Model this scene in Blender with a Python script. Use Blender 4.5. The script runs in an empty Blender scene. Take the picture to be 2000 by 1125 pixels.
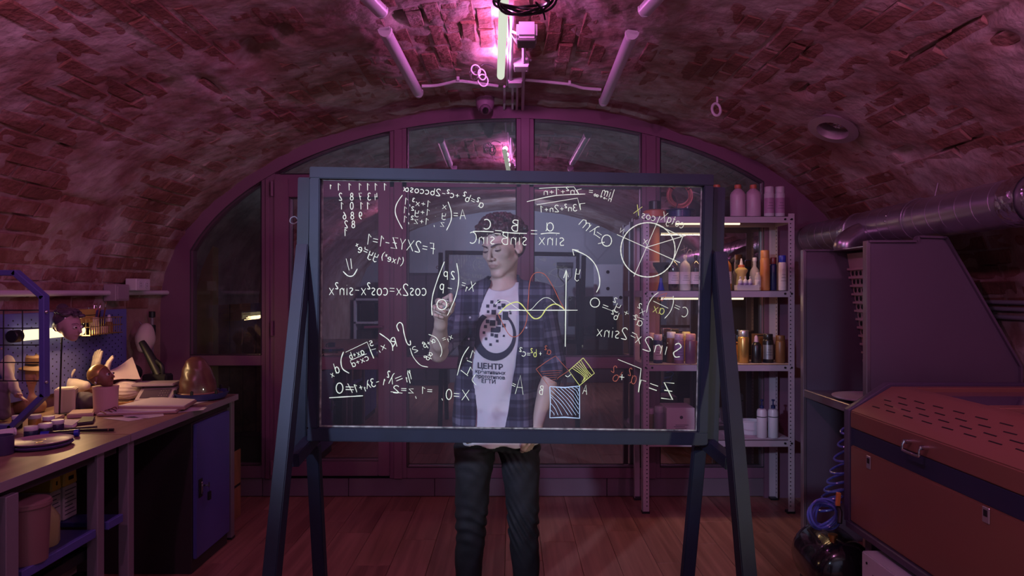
import bpy, bmesh, math, random
import numpy as np
from mathutils import Vector, Matrix, noise
from mathutils.bvhtree import BVHTree

random.seed(7)
SC = bpy.context.scene
COL = SC.collection
PI = math.pi
FOC, CX, HY, CAMZ = 1300.0, 1000.0, 570.0, 1.43      # focal length and horizon of the photograph, in its pixels


def P(px, py, d):
    """the point seen at pixel (px, py) at depth d (metres along +Y)"""
    return Vector(((px - CX) * d / FOC, d, CAMZ - (py - HY) * d / FOC))


# ------------------------------------------------------------------ camera, world, lights, exposure
cam_d = bpy.data.cameras.new('camera')
cam_d.sensor_width = 36.0
cam_d.lens = FOC / 2000 * 36.0
cam_d.shift_y = (HY - 562.5) / 2000
cam_d.clip_start = 0.02
cam = bpy.data.objects.new('camera', cam_d)
cam.location = (0, 0, CAMZ)
cam.rotation_euler = (PI / 2, 0, 0)
COL.objects.link(cam)
SC.camera = cam
SC.view_settings.view_transform = 'Standard'
SC.view_settings.look = 'None'
SC.view_settings.gamma = 1.0
SC.view_settings.use_curve_mapping = False
SC.view_settings.exposure = 0.12

world = bpy.data.worlds.new('world')
SC.world = world
world.use_nodes = True
world.node_tree.nodes['Background'].inputs[0].default_value = (0.55, 0.30, 0.45, 1)
world.node_tree.nodes['Background'].inputs[1].default_value = 0.02


def lamp(name, kind, loc, target, color, power, size=0.1, size_y=None, spread=None, spot=None, blend=0.6):
    d = bpy.data.lights.new(name, kind)
    d.color = color
    d.energy = power
    if kind == 'AREA':
        d.size = size
        if size_y:
            d.shape = 'RECTANGLE'
            d.size_y = size_y
        if spread:
            d.spread = spread
    else:
        d.shadow_soft_size = size
    if kind == 'SPOT':
        d.spot_size = spot
        d.spot_blend = blend
    o = bpy.data.objects.new(name, d)
    o.location = loc
    v = Vector(target) - Vector(loc)
    o.rotation_euler = v.to_track_quat('-Z', 'Y').to_euler()
    COL.objects.link(o)
    return o


MAG = (1.0, 0.24, 0.86)
TUBE_A, TUBE_B = P(978, 148, 3.69), P(984, -2, 2.72)   # the lit tube under the crown of the vault
for k in range(4):
    q = TUBE_A.lerp(TUBE_B, (k + 0.5) / 4)
    lamp('tube_light', 'POINT', (q.x, q.y, q.z + 0.045), (0, 0, 0), MAG, 3.4, 0.02)
# unseen magenta lamps added over the camera side to wash the vault and fill shadows
lamp('vault_wash_left', 'SPOT', (-1.36, 1.36, 2.28), (-2.0, 3.7, 1.55), (1.0, 0.33, 0.74), 18, 0.03, spot=math.radians(150), blend=0.9)
lamp('vault_wash_right', 'SPOT', (1.66, 1.36, 2.12), (2.0, 3.7, 1.55), (1.0, 0.31, 0.72), 19, 0.03, spot=math.radians(150), blend=0.9)
lamp('ceiling_wash', 'POINT', (0.155, 1.38, 2.52), (0, 0, 0), (1.0, 0.38, 0.86), 19, 0.03)
# cool studio lamp left of the camera, on the writing board and the man
lamp('studio_spot', 'SPOT', (-1.64, -0.35, 2.16), (0.0, 2.7, 1.25), (0.56, 0.70, 1.0), 380, 0.08, spot=math.radians(34), blend=1.0)
lamp('low_front_lamp', 'SPOT', (1.91, 0.1, 0.9), (0.05, 2.7, 1.25), (0.90, 0.92, 0.70), 60, 0.05, spot=math.radians(34), blend=0.8)
# cool work lamp turned to the wall behind the camera
lamp('rear_work_lamp', 'SPOT', (0.168, 0.6, 2.42), (0.1, -1.1, 1.1), (0.64, 0.72, 1.0), 125, 0.03, spot=math.radians(170), blend=0.5)


# ------------------------------------------------------------------ materials
MATS = {}


def srgb(c):
    return tuple((x / 12.92 if x <= 0.04045 else ((x + 0.055) / 1.055) ** 2.4) for x in c)


def mat(name, col, rough=0.6, metal=0.0, nscale=0, namt=0.12, bump=0.0, bscale=60, emit=None, estr=0.0, trans=0.0, alpha=1.0, coat=0.0, stretch=None):
    """principled material; the colour is broken up by a little object-space noise"""
    if name in MATS:
        return MATS[name]
    m = bpy.data.materials.new(name)
    MATS[name] = m
    m.use_nodes = True
    nt = m.node_tree
    b = nt.nodes['Principled BSDF']
    b.inputs['Base Color'].default_value = (*col, 1)
    b.inputs['Roughness'].default_value = rough
    b.inputs['Metallic'].default_value = metal
    b.inputs['Transmission Weight'].default_value = trans
    b.inputs['Alpha'].default_value = alpha
    b.inputs['Coat Weight'].default_value = coat
    if emit:
        b.inputs['Emission Color'].default_value = (*emit, 1)
        b.inputs['Emission Strength'].default_value = estr
    tc = nt.nodes.new('ShaderNodeTexCoord')
    src = tc.outputs['Object']
    if stretch:
        mp = nt.nodes.new('ShaderNodeMapping')
        mp.inputs['Scale'].default_value = stretch
        nt.links.new(src, mp.inputs[0])
        src = mp.outputs[0]
    if nscale:
        n = nt.nodes.new('ShaderNodeTexNoise')
        n.inputs['Scale'].default_value = nscale
        n.inputs['Detail'].default_value = 5
        nt.links.new(src, n.inputs['Vector'])
        r = nt.nodes.new('ShaderNodeMapRange')
        r.inputs['From Min'].default_value = 0.3
        r.inputs['From Max'].default_value = 0.7
        r.inputs['To Min'].default_value = 1 - namt
        r.inputs['To Max'].default_value = 1 + namt
        nt.links.new(n.outputs['Fac'], r.inputs['Value'])
        mx = nt.nodes.new('ShaderNodeVectorMath')
        mx.operation = 'SCALE'
        mx.inputs[0].default_value = col
        nt.links.new(r.outputs[0], mx.inputs['Scale'])
        nt.links.new(mx.outputs[0], b.inputs['Base Color'])
    if bump:
        n2 = nt.nodes.new('ShaderNodeTexNoise')
        n2.inputs['Scale'].default_value = bscale
        n2.inputs['Detail'].default_value = 4
        nt.links.new(src, n2.inputs['Vector'])
        bp = nt.nodes.new('ShaderNodeBump')
        bp.inputs['Strength'].default_value = bump
        bp.inputs['Distance'].default_value = 0.004
        nt.links.new(n2.outputs['Fac'], bp.inputs['Height'])
        nt.links.new(bp.outputs[0], b.inputs['Normal'])
    return m


def ramp_mat(name, stops, nscale, rough=0.85, bump=0.4, bscale=40, detail=8, per_object=0.0, stretch=None, metal=0.0):
    """noise through a colour ramp: brick, plaster, wood"""
    if name in MATS:
        return MATS[name]
    m = bpy.data.materials.new(name)
    MATS[name] = m
    m.use_nodes = True
    nt = m.node_tree
    b = nt.nodes['Principled BSDF']
    b.inputs['Roughness'].default_value = rough
    b.inputs['Metallic'].default_value = metal
    g = nt.nodes.new('ShaderNodeNewGeometry')
    src = g.outputs['Position']
    if stretch:
        mp = nt.nodes.new('ShaderNodeMapping')
        mp.inputs['Scale'].default_value = stretch
        nt.links.new(src, mp.inputs[0])
        src = mp.outputs[0]
    n = nt.nodes.new('ShaderNodeTexNoise')
    n.inputs['Scale'].default_value = nscale
    n.inputs['Detail'].default_value = detail
    n.inputs['Roughness'].default_value = 0.62
    nt.links.new(src, n.inputs['Vector'])
    val = n.outputs['Fac']
    if per_object:
        oi = nt.nodes.new('ShaderNodeObjectInfo')
        mr = nt.nodes.new('ShaderNodeMapRange')
        mr.inputs['To Min'].default_value = -per_object
        mr.inputs['To Max'].default_value = per_object
        nt.links.new(oi.outputs['Random'], mr.inputs['Value'])
        ad = nt.nodes.new('ShaderNodeMath')
        ad.operation = 'ADD'
        nt.links.new(val, ad.inputs[0])
        nt.links.new(mr.outputs[0], ad.inputs[1])
        val = ad.outputs[0]
    cr = nt.nodes.new('ShaderNodeValToRGB')
    el = cr.color_ramp.elements
    while len(el) < len(stops):
        el.new(0.5)
    for e, (p, c) in zip(el, stops):
        e.position = p
        e.color = (*c, 1)
    nt.links.new(val, cr.inputs[0])
    nt.links.new(cr.outputs[0], b.inputs['Base Color'])
    n2 = nt.nodes.new('ShaderNodeTexNoise')
    n2.inputs['Scale'].default_value = bscale
    n2.inputs['Detail'].default_value = 6
    nt.links.new(src, n2.inputs['Vector'])
    bp = nt.nodes.new('ShaderNodeBump')
    bp.inputs['Strength'].default_value = bump
    bp.inputs['Distance'].default_value = 0.012
    nt.links.new(n2.outputs['Fac'], bp.inputs['Height'])
    nt.links.new(bp.outputs[0], b.inputs['Normal'])
    return m


def glass_mat(name, gloss, tint=(0.95, 0.95, 0.97), rough=0.0, dust_haze=0.0, dust_haze_col=(0.6, 0.6, 0.62), dust_haze_scale=3.0):
    """a clear pane: see-through, mirroring a fixed share, with a thin diffuse film for dust and haze"""
    m = bpy.data.materials.new(name)
    MATS[name] = m
    m.use_nodes = True
    nt = m.node_tree
    nt.nodes.remove(nt.nodes['Principled BSDF'])
    out = nt.nodes['Material Output']
    tr = nt.nodes.new('ShaderNodeBsdfTransparent')
    tr.inputs[0].default_value = (*tint, 1)
    gl = nt.nodes.new('ShaderNodeBsdfGlossy')
    gl.inputs['Roughness'].default_value = rough
    gl.inputs['Color'].default_value = (1, 1, 1, 1)
    mx = nt.nodes.new('ShaderNodeMixShader')
    mx.inputs[0].default_value = gloss
    nt.links.new(tr.outputs[0], mx.inputs[1])
    nt.links.new(gl.outputs[0], mx.inputs[2])
    last = mx
    if dust_haze:
        df = nt.nodes.new('ShaderNodeBsdfDiffuse')
        df.inputs[0].default_value = (*dust_haze_col, 1)
        n = nt.nodes.new('ShaderNodeTexNoise')
        n.inputs['Scale'].default_value = dust_haze_scale
        n.inputs['Detail'].default_value = 7
        g = nt.nodes.new('ShaderNodeNewGeometry')
        nt.links.new(g.outputs['Position'], n.inputs['Vector'])
        mr = nt.nodes.new('ShaderNodeMapRange')
        mr.inputs['From Min'].default_value = 0.35
        mr.inputs['From Max'].default_value = 0.8
        mr.inputs['To Min'].default_value = dust_haze * 0.55
        mr.inputs['To Max'].default_value = dust_haze * 2.2
        nt.links.new(n.outputs['Fac'], mr.inputs['Value'])
        m2 = nt.nodes.new('ShaderNodeMixShader')
        nt.links.new(mr.outputs[0], m2.inputs[0])
        nt.links.new(mx.outputs[0], m2.inputs[1])
        nt.links.new(df.outputs[0], m2.inputs[2])
        last = m2
    nt.links.new(last.outputs[0], out.inputs['Surface'])
    return m


def emit_mat(name, col, strength):
    if name in MATS:
        return MATS[name]
    m = bpy.data.materials.new(name)
    MATS[name] = m
    m.use_nodes = True
    nt = m.node_tree
    nt.nodes.remove(nt.nodes['Principled BSDF'])
    e = nt.nodes.new('ShaderNodeEmission')
    e.inputs[0].default_value = (*col, 1)
    e.inputs[1].default_value = strength
    nt.links.new(e.outputs[0], nt.nodes['Material Output'].inputs['Surface'])
    return m


# ------------------------------------------------------------------ objects
def props(o, label=None, cat=None, group=None, kind=None):
    if label:
        o['label'] = label
    if cat:
        o['category'] = cat
    if group:
        o['group'] = group
    if kind:
        o['kind'] = kind
    return o


def thing(name, label, cat, loc=(0, 0, 0), rz=0.0, group=None):
    o = bpy.data.objects.new(name, None)
    o.empty_display_size = 0.05
    COL.objects.link(o)
    o.location = loc
    o.rotation_euler = (0, 0, rz)
    return props(o, label, cat, group)


def origin_of(par):
    v = Vector((0, 0, 0))
    while par is not None:
        v = v + par.location
        par = par.parent
    return v


class MB:
    """collects shapes and links them as ONE mesh object. Coordinates are the world's (or local: see build)"""

    def __init__(self, tf=None):
        self.v, self.f, self.tf = [], [], tf or Matrix()

    def add(self, vs, fs):
        n = len(self.v)
        self.v += [self.tf @ Vector(p) for p in vs]
        self.f += [tuple(n + i for i in q) for q in fs]
        return self

    def box(self, c, s, rot=None):
        c = Vector(c)
        hx, hy, hz = s[0] / 2, s[1] / 2, s[2] / 2
        vs = [Vector((x, y, z)) for x in (-hx, hx) for y in (-hy, hy) for z in (-hz, hz)]
        if rot is not None:
            vs = [rot @ p for p in vs]
        return self.add([c + p for p in vs], [(0, 1, 3, 2), (4, 6, 7, 5), (0, 4, 5, 1), (2, 3, 7, 6), (0, 2, 6, 4), (1, 5, 7, 3)])

    def span(self, a, b):
        """axis-aligned box between two corners"""
        a, b = Vector(a), Vector(b)
        return self.box((a + b) / 2, (abs(b.x - a.x), abs(b.y - a.y), abs(b.z - a.z)))

    def beam(self, a, b, w, t, up=(0, 0, 1)):
        """a rectangular bar from a to b, w wide across, t deep along up"""
        a, b = Vector(a), Vector(b)
        d = (b - a)
        L = d.length
        d.normalize()
        s = d.cross(Vector(up))
        if s.length < 1e-4:
            s = d.cross(Vector((1, 0, 0)))
        s.normalize()
        u = s.cross(d)
        R = Matrix((s, d, u)).transposed()
        return self.box((a + b) / 2, (w, L, t), R)

    def cyl(self, a, b, r, r2=None, n=16, cap=True):
        a, b = Vector(a), Vector(b)
        r2 = r if r2 is None else r2
        d = (b - a).normalized()
        s = d.orthogonal().normalized()
        u = d.cross(s)
        vs, fs = [], []
        for i in range(n):
            t = 2 * PI * i / n
            e = s * math.cos(t) + u * math.sin(t)
            vs += [a + e * r, b + e * r2]
        for i in range(n):
            j = (i + 1) % n
            fs.append((2 * i, 2 * j, 2 * j + 1, 2 * i + 1))
        if cap:
            fs.append(tuple(2 * i for i in reversed(range(n))))
            fs.append(tuple(2 * i + 1 for i in range(n)))
        return self.add(vs, fs)

    def lathe(self, prof, c=(0, 0, 0), n=20, ax=None):
        """prof: (radius, height) pairs turned round the z axis at c (or round ax)"""
        c = Vector(c)
        R = Matrix.Identity(3)
        if ax is not None:
            R = Vector(ax).to_track_quat('Z', 'Y').to_matrix()
        vs, fs = [], []
        m = len(prof)
        for i in range(n):
            t = 2 * PI * i / n
            for r, z in prof:
                vs.append(c + R @ Vector((r * math.cos(t), r * math.sin(t), z)))
        for i in range(n):
            j = (i + 1) % n
            for k in range(m - 1):
                fs.append((i * m + k, j * m + k, j * m + k + 1, i * m + k + 1))
        if prof[0][0] > 1e-5:
            fs.append(tuple(i * m for i in reversed(range(n))))
        if prof[-1][0] > 1e-5:
            fs.append(tuple(i * m + m - 1 for i in range(n)))
        return self.add(vs, fs)

    def tube(self, pts, r, n=8, closed=False, smooth=0):
        pts = [Vector(p) for p in pts]
        if smooth:
            pts = catmull(pts, smooth, closed)
        m = len(pts)
        vs, fs = [], []
        prev = None
        for i, p in enumerate(pts):
            if closed:
                d = pts[(i + 1) % m] - pts[i - 1]
            else:
                d = pts[min(i + 1, m - 1)] - pts[max(i - 1, 0)]
            if d.length < 1e-9:
                d = Vector((0, 0, 1))
            d.normalize()
            if prev is None:
                s = d.orthogonal().normalized()
            else:
                s = prev - d * prev.dot(d)
                if s.length < 1e-6:
                    s = d.orthogonal()
                s.normalize()
            prev = s
            u = d.cross(s)
            rr = r(i / (m - 1)) if callable(r) else r
            for k in range(n):
                t = 2 * PI * k / n
                vs.append(p + (s * math.cos(t) + u * math.sin(t)) * rr)
        L = m if closed else m - 1
        for i in range(L):
            a, b = i * n, ((i + 1) % m) * n
            for k in range(n):
                j = (k + 1) % n
                fs.append((a + k, a + j, b + j, b + k))
        if not closed:
            fs.append(tuple(reversed(range(n))))
            fs.append(tuple((m - 1) * n + k for k in range(n)))
        return self.add(vs, fs)

    def ell(self, c, r, rot=None, nu=16, nv=10):
        c = Vector(c)
        r = (r, r, r) if isinstance(r, (int, float)) else r
        vs, fs = [Vector((0, 0, r[2]))], []
        for j in range(1, nv):
            ph = PI * j / nv
            for i in range(nu):
                t = 2 * PI * i / nu
                vs.append(Vector((r[0] * math.sin(ph) * math.cos(t), r[1] * math.sin(ph) * math.sin(t), r[2] * math.cos(ph))))
        vs.append(Vector((0, 0, -r[2])))
        for i in range(nu):
            fs.append((0, 1 + i, 1 + (i + 1) % nu))
        for j in range(nv - 2):
            a, b = 1 + j * nu, 1 + (j + 1) * nu
            for i in range(nu):
                k = (i + 1) % nu
                fs.append((a + i, b + i, b + k, a + k))
        last = len(vs) - 1
        a = 1 + (nv - 2) * nu
        for i in range(nu):
            fs.append((a + i, last, a + (i + 1) % nu))
        if rot is not None:
            vs = [rot @ p for p in vs]
        return self.add([c + p for p in vs], fs)

    def prism(self, poly, ext):
        """polygon (3-D points in order) pushed along the vector ext"""
        poly = [Vector(p) for p in poly]
        ext = Vector(ext)
        n = len(poly)
        vs = poly + [p + ext for p in poly]
        fs = [tuple(reversed(range(n))), tuple(range(n, 2 * n))]
        for i in range(n):
            j = (i + 1) % n
            fs.append((i, j, n + j, n + i))
        return self.add(vs, fs)

    def build(self, name, m, par=None, bevel=0.0, smooth=35, seg=1, label=None, local=False):
        o0 = Vector((0, 0, 0)) if local else origin_of(par)
        me = bpy.data.meshes.new(name)
        me.from_pydata([tuple(p - o0) for p in self.v], [], self.f)
        bm = bmesh.new()
        bm.from_mesh(me)
        bmesh.ops.recalc_face_normals(bm, faces=bm.faces)
        if bevel:
            try:
                es = [e for e in bm.edges if len(e.link_faces) == 2 and e.calc_face_angle(0) > 0.6]
                bmesh.ops.bevel(bm, geom=es, offset=bevel, segments=seg, affect='EDGES', clamp_overlap=True)
            except Exception:
                pass
        bm.to_mesh(me)
        bm.free()
        if smooth:
            for p in me.polygons:
                p.use_smooth = True
            me.set_sharp_from_angle(angle=math.radians(smooth))
        me.materials.append(m)
        o = bpy.data.objects.new(name, me)
        COL.objects.link(o)
        o.parent = par
        if label:
            o['label'] = label
        return o


def catmull(pts, k, closed=False):
    n = len(pts)
    if n < 3:
        return pts
    out = []
    rng = n if closed else n - 1
    for i in range(rng):
        if closed:
            p0, p1, p2, p3 = pts[i - 1], pts[i], pts[(i + 1) % n], pts[(i + 2) % n]
        else:
            p0, p1, p2, p3 = pts[max(i - 1, 0)], pts[i], pts[i + 1], pts[min(i + 2, n - 1)]
        for j in range(k):
            t = j / k
            out.append(0.5 * ((2 * p1) + (p2 - p0) * t + (2 * p0 - 5 * p1 + 4 * p2 - p3) * t * t + (3 * p1 - p0 - 3 * p2 + p3) * t ** 3))
    if not closed:
        out.append(pts[-1])
    return out


def copy_tree(o, par=None):
    c = o.copy()
    COL.objects.link(c)
    c.parent = par
    for ch in list(o.children):
        copy_tree(ch, c)
    return c


def dup(o, loc, label, rz=None, group=None):
    c = copy_tree(o)
    c.location = loc
    if rz is not None:
        c.rotation_euler = (0, 0, rz)
    c['label'] = label
    if group:
        c['group'] = group
    return c


def arr_mesh(name, V, F, m, par=None, smooth=True):
    """a mesh object straight from numpy arrays"""
    me = bpy.data.meshes.new(name)
    V = np.asarray(V, dtype=np.float32) - np.array(origin_of(par), dtype=np.float32)
    F = np.asarray(F, dtype=np.int32)
    me.vertices.add(len(V))
    me.vertices.foreach_set('co', V.ravel())
    me.loops.add(F.size)
    me.loops.foreach_set('vertex_index', F.ravel())
    me.polygons.add(len(F))
    me.polygons.foreach_set('loop_start', np.arange(0, F.size, F.shape[1], dtype=np.int32))
    me.polygons.foreach_set('loop_total', np.full(len(F), F.shape[1], dtype=np.int32))
    me.update(calc_edges=True)
    me.polygons.foreach_set('use_smooth', np.full(len(F), smooth, dtype=bool))
    me.materials.append(m)
    o = bpy.data.objects.new(name, me)
    COL.objects.link(o)
    o.parent = par
    return o


def text_mesh(txt, size, bold=0.0):
    """flat letters as (verts, triangles), centred on x"""
    cu = bpy.data.curves.new('lettering', 'FONT')
    cu.body = txt
    cu.size = size
    cu.align_x = 'CENTER'
    cu.resolution_u = 3
    cu.offset = size * bold
    ob = bpy.data.objects.new('lettering', cu)
    COL.objects.link(ob)
    dg = bpy.context.evaluated_depsgraph_get()
    me = bpy.data.meshes.new_from_object(ob.evaluated_get(dg))
    bm = bmesh.new()
    bm.from_mesh(me)
    bmesh.ops.triangulate(bm, faces=bm.faces)
    vs = [v.co.copy() for v in bm.verts]
    fs = [tuple(v.index for v in f.verts) for f in bm.faces]
    bm.free()
    bpy.data.objects.remove(ob)
    bpy.data.meshes.remove(me)
    return vs, fs


def text_on(name, txt, size, o, ux, uy, m, par, lift=0.0008):
    """lettering lying on the plane through o spanned by ux (reading direction) and uy (up)"""
    vs, fs = text_mesh(txt, size)
    ux, uy = Vector(ux).normalized(), Vector(uy).normalized()
    nn = ux.cross(uy)
    b = MB()
    b.add([Vector(o) + ux * v.x + uy * v.y + nn * lift for v in vs], fs)
    return b.build(name, m, par, smooth=0)
# ------------------------------------------------------------------ the vault
VA, VB, VZ = 2.446, 1.41, 1.32          # half width, rise, springing height
YB = 4.68                               # the glazed end wall
YR = -1.15                              # the end wall behind the camera
_t = np.linspace(0, PI, 2001)
_ex, _ez = -VA * np.cos(_t), VZ + VB * np.sin(_t)
_s = np.concatenate([[0], np.cumsum(np.hypot(np.diff(_ex), np.diff(_ez)))])
VL = float(_s[-1])


def vault_frame(s):
    """point (x, z) on the arch at arc length s, unit tangent, inward normal"""
    x, z = float(np.interp(s, _s, _ex)), float(np.interp(s, _s, _ez))
    t = float(np.interp(s, _s, _t))
    tx, tz = VA * math.sin(t), VB * math.cos(t)
    L = math.hypot(tx, tz)
    tx, tz = tx / L, tz / L
    return x, z, tx, tz, tz, -tx


def vault_hit(px, py):
    """where the ray through pixel (px, py) meets the vault: point and (s, y)"""
    dx, dz = (px - CX) / FOC, -(py - HY) / FOC
    a = (dx / VA) ** 2 + (dz / VB) ** 2
    b = 2 * dz * (CAMZ - VZ) / VB ** 2
    c = ((CAMZ - VZ) / VB) ** 2 - 1
    d = (-b + math.sqrt(b * b - 4 * a * c)) / (2 * a)
    x, z = dx * d, CAMZ + dz * d
    t = math.atan2((z - VZ) / VB, -x / VA)
    return Vector((x, d, z)), float(np.interp(t, _t, _s)), d


def vnorm(p):
    n = Vector((-p.x / VA ** 2, 0, -(p.z - VZ) / VB ** 2))
    return n.normalized()


PITS = []
for px, py, rs, ry, dep in [(505, 105, .10, .17, .07), (800, 32, .07, .07, .09), (560, 65, .05, .12, .04), (250, 190, .05, .09, .03),
                            (1565, 172, .05, .07, .05), (1860, 285, .04, .16, .06), (1770, 300, .07, .10, .045), (1880, 60, .03, .28, .045),
                            (1790, 95, .03, .18, .035), (1970, 70, .04, .05, .05), (1560, 95, .04, .05, .03), (320, 165, .06, .08, .035),
                            (410, 165, .03, .16, .03), (1590, 330, .04, .06, .03), (1130, 90, .06, .10, .02), (885, 130, .05, .16, .018),
                            (960, 75, .03, .05, .02), (1370, 115, .03, .05, .02), (120, 290, .04, .06, .03), (150, 390, .02, .4, .02), (370, 450, .02, .2, .02)]:
    _p, _ss, _yy = vault_hit(px, py)
    PITS.append((_ss, _yy, rs, ry, dep))


def pit(s, y):
    r = 0.0
    for a, b, rs, ry, dep in PITS:
        q = ((s - a) / rs) ** 2 + ((y - b) / ry) ** 2
        if q < 6:
            r += dep * math.exp(-q * 1.3)
    return r


def plaster_h(s, y):
    """how far the plaster and mortar stand in from the arch"""
    n1 = noise.noise(Vector((s * 1.5, y * 1.3, 3.1)))
    n2 = noise.noise(Vector((s * 6.0, y * 5.0, 9.7)))
    n3 = noise.noise(Vector((s * 19.0, y * 14.0, 1.7)))
    edge = max(0.0, 1 - min(s, VL - s) / 1.0)        # low down the plaster has mostly gone
    return 0.008 + 0.014 * max(-0.4, n1 * 1.5 + 0.25 - 0.75 * edge) + 0.010 * n2 + 0.007 * n3 - pit(s, y)


brick_m = ramp_mat('old_brick', [(0.30, (0.15, 0.055, 0.040)), (0.47, (0.22, 0.085, 0.060)), (0.57, (0.30, 0.15, 0.125)), (0.72, (0.46, 0.34, 0.32))],
                   3.6, rough=0.9, bump=0.8, bscale=40, per_object=0.06)
plaster_m = ramp_mat('vault_plaster', [(0.30, (0.20, 0.09, 0.07)), (0.44, (0.30, 0.17, 0.145)), (0.55, (0.40, 0.29, 0.27)), (0.70, (0.54, 0.45, 0.43))],
                     3.6, rough=0.92, bump=0.7, bscale=26)
wallplaster_m = ramp_mat('wall_plaster', [(0.3, (0.24, 0.12, 0.10)), (0.5, (0.36, 0.22, 0.19)), (0.75, (0.50, 0.36, 0.32))], 3.0, rough=0.9, bump=0.6, bscale=18)

# shell, fine where the camera sees it, coarser behind the camera
def shell(name, y0, y1, ny, ns, par=None):
    ys = np.linspace(y0, y1, ny)
    ss = np.linspace(0, VL, ns)
    fr = [vault_frame(float(s)) for s in ss]
    V = np.zeros((ny, ns, 3))
    for i, y in enumerate(ys):
        for j, s in enumerate(ss):
            x, z, tx, tz, nx, nz = fr[j]
            h = plaster_h(float(s), float(y))
            V[i, j] = (x + nx * h, y, z + nz * h)
    idx = np.arange(ny * ns).reshape(ny, ns)
    F = np.stack([idx[:-1, :-1], idx[:-1, 1:], idx[1:, 1:], idx[1:, :-1]], -1).reshape(-1, 4)
    return arr_mesh(name, V.reshape(-1, 3), F, plaster_m, par)


ceiling = props(shell('ceiling', 1.45, YB + 0.03, 190, 330), kind='structure')
rear_vault = shell('plaster', YR, 1.45, 40, 120, ceiling)

# bricks: eight shapes, laid in courses along the vault
def brick_mesh(seed, L=0.245, H=0.071, D=0.03):
    r = random.Random(seed)
    j = lambda k: r.uniform(-k, k)
    vs = []
    for z, ins in ((-D, 0.0), (-0.004, 0.0), (0.0, 0.006)):
        for sx, sy in ((-1, -1), (1, -1), (1, 1), (-1, 1)):
            vs.append((sx * (L / 2 - ins) + j(0.006), sy * (H / 2 - ins) + j(0.004), z + (j(0.003) if z > -D else 0)))
    vs.append((j(0.05), j(0.01), j(0.004)))
    fs = []
    for k in range(2):
        for i in range(4):
            a, b = k * 4 + i, k * 4 + (i + 1) % 4
            fs.append((a, b, b + 4, a + 4))
    for i in range(4):
        fs.append((8 + i, 8 + (i + 1) % 4, 12))
    me = bpy.data.meshes.new('brick')
    me.from_pydata(vs, [], fs)
    me.materials.append(brick_m)
    return me


def occupied(px, py):
    """rough test: pixel hidden by the window, board or machinery"""
    return (abs(px - CX) < 640 and py > 420) or py > 590


brick_meshes = [brick_mesh(k) for k in range(8)]
rows = []
rnd = random.Random(11)
pitch_s, pitch_y = 0.083, 0.258
nrow = int(VL / pitch_s)
for i in range(nrow):
    s = (i + 0.5) * VL / nrow
    x, z, tx, tz, nx, nz = vault_frame(s)
    off = (i % 2) * 0.5 * pitch_y + rnd.uniform(-0.03, 0.03)
    wob = rnd.uniform(-0.004, 0.004)
    y = 1.5 + off
    while y < YB - 0.11:
        yy = y + rnd.uniform(-0.008, 0.008)
        ss_ = s + wob + 0.006 * math.sin(yy * 2.3 + i)
        top = 0.0055 + rnd.uniform(-0.003, 0.008)
        ph = plaster_h(ss_, yy)
        pt = pit(ss_, yy)
        y += pitch_y
        if ph - top > 0.006 or pt > 0.02:
            continue
        px = CX + FOC * x / yy
        py = HY - FOC * (z - CAMZ) / yy
        vis = -40 < px < 2040 and -30 < py < 620 and not (abs(px - CX) < 640 and py > 430)
        dist2 = x * x + yy * yy + (z - CAMZ) ** 2
        view = Vector((-x, -yy, CAMZ - z)).normalized()
        foresh = abs(view.dot(Vector((nx, 0, nz))))
        proud = max(0.0, top - ph + 0.01)
        rows.append((foresh / dist2 * (1 if vis else 0) * (0.4 + 40 * proud), ss_, yy, top, rnd.randrange(8), rnd.uniform(-0.03, 0.03)))
rows.sort(key=lambda r: -r[0])
joined = MB()
for k, (w, s, y, top, im, tw) in enumerate(rows):
    x, z, tx, tz, nx, nz = vault_frame(s)
    R = Matrix(((0, tx, nx), (1, 0, 0), (0, tz, nz)))
    R = R @ Matrix.Rotation(tw, 3, 'Z')
    c = Vector((x + nx * top, y, z + nz * top))
    if k < 298 and w > 0:
        o = bpy.data.objects.new('brick', brick_meshes[im])
        COL.objects.link(o)
        o.parent = ceiling
        M4 = R.to_4x4()
        M4.translation = c
        o.matrix_local = M4
    else:
        me = brick_meshes[im]
        joined.add([c + R @ v.co for v in me.vertices], [tuple(p.vertices) for p in me.polygons])
props(joined.build('bricks', brick_m, ceiling, smooth=0), kind='stuff')

# ------------------------------------------------------------------ side walls, end wall
def wall_grid(name, x, y0, y1, z0, z1, m, amp, seed):
    ny, nz = int((y1 - y0) / 0.04), int((z1 - z0) / 0.04)
    vs = []
    for i in range(ny + 1):
        for j in range(nz + 1):
            y, z = y0 + (y1 - y0) * i / ny, z0 + (z1 - z0) * j / nz
            h = amp * noise.noise(Vector((y * 3, z * 3, seed))) + amp * 0.5 * noise.noise(Vector((y * 11, z * 11, seed)))
            vs.append((x - math.copysign(h, x), y, z))
    fs = [(i * (nz + 1) + j, (i + 1) * (nz + 1) + j, (i + 1) * (nz + 1) + j + 1, i * (nz + 1) + j + 1) for i in range(ny) for j in range(nz)]
    return props(MB().add(vs, fs).build(name, m, smooth=60), kind='structure')


wall_left = wall_grid('wall_left', -VA + 0.004, YR, YB + 0.03, 0, VZ + 0.02, wallplaster_m, 0.008, 1.0)
wall_right = wall_grid('wall_right', VA - 0.004, YR, YB + 0.03, 0, VZ + 0.02, plaster_m, 0.014, 5.0)
rearwall_m = mat('rear_wall_paint', (0.34, 0.35, 0.40), 0.8, nscale=2, namt=0.15, bump=0.2)
props(MB().prism([(VA * 1.02 * math.cos(t) * -1, YR, VZ + VB * 1.02 * math.sin(t)) for t in np.linspace(0, PI, 40)] + [(VA * 1.02, YR, 0), (-VA * 1.02, YR, 0)], (0, -0.1, 0)).build('wall_rear', rearwall_m, smooth=0), kind='structure')

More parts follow.
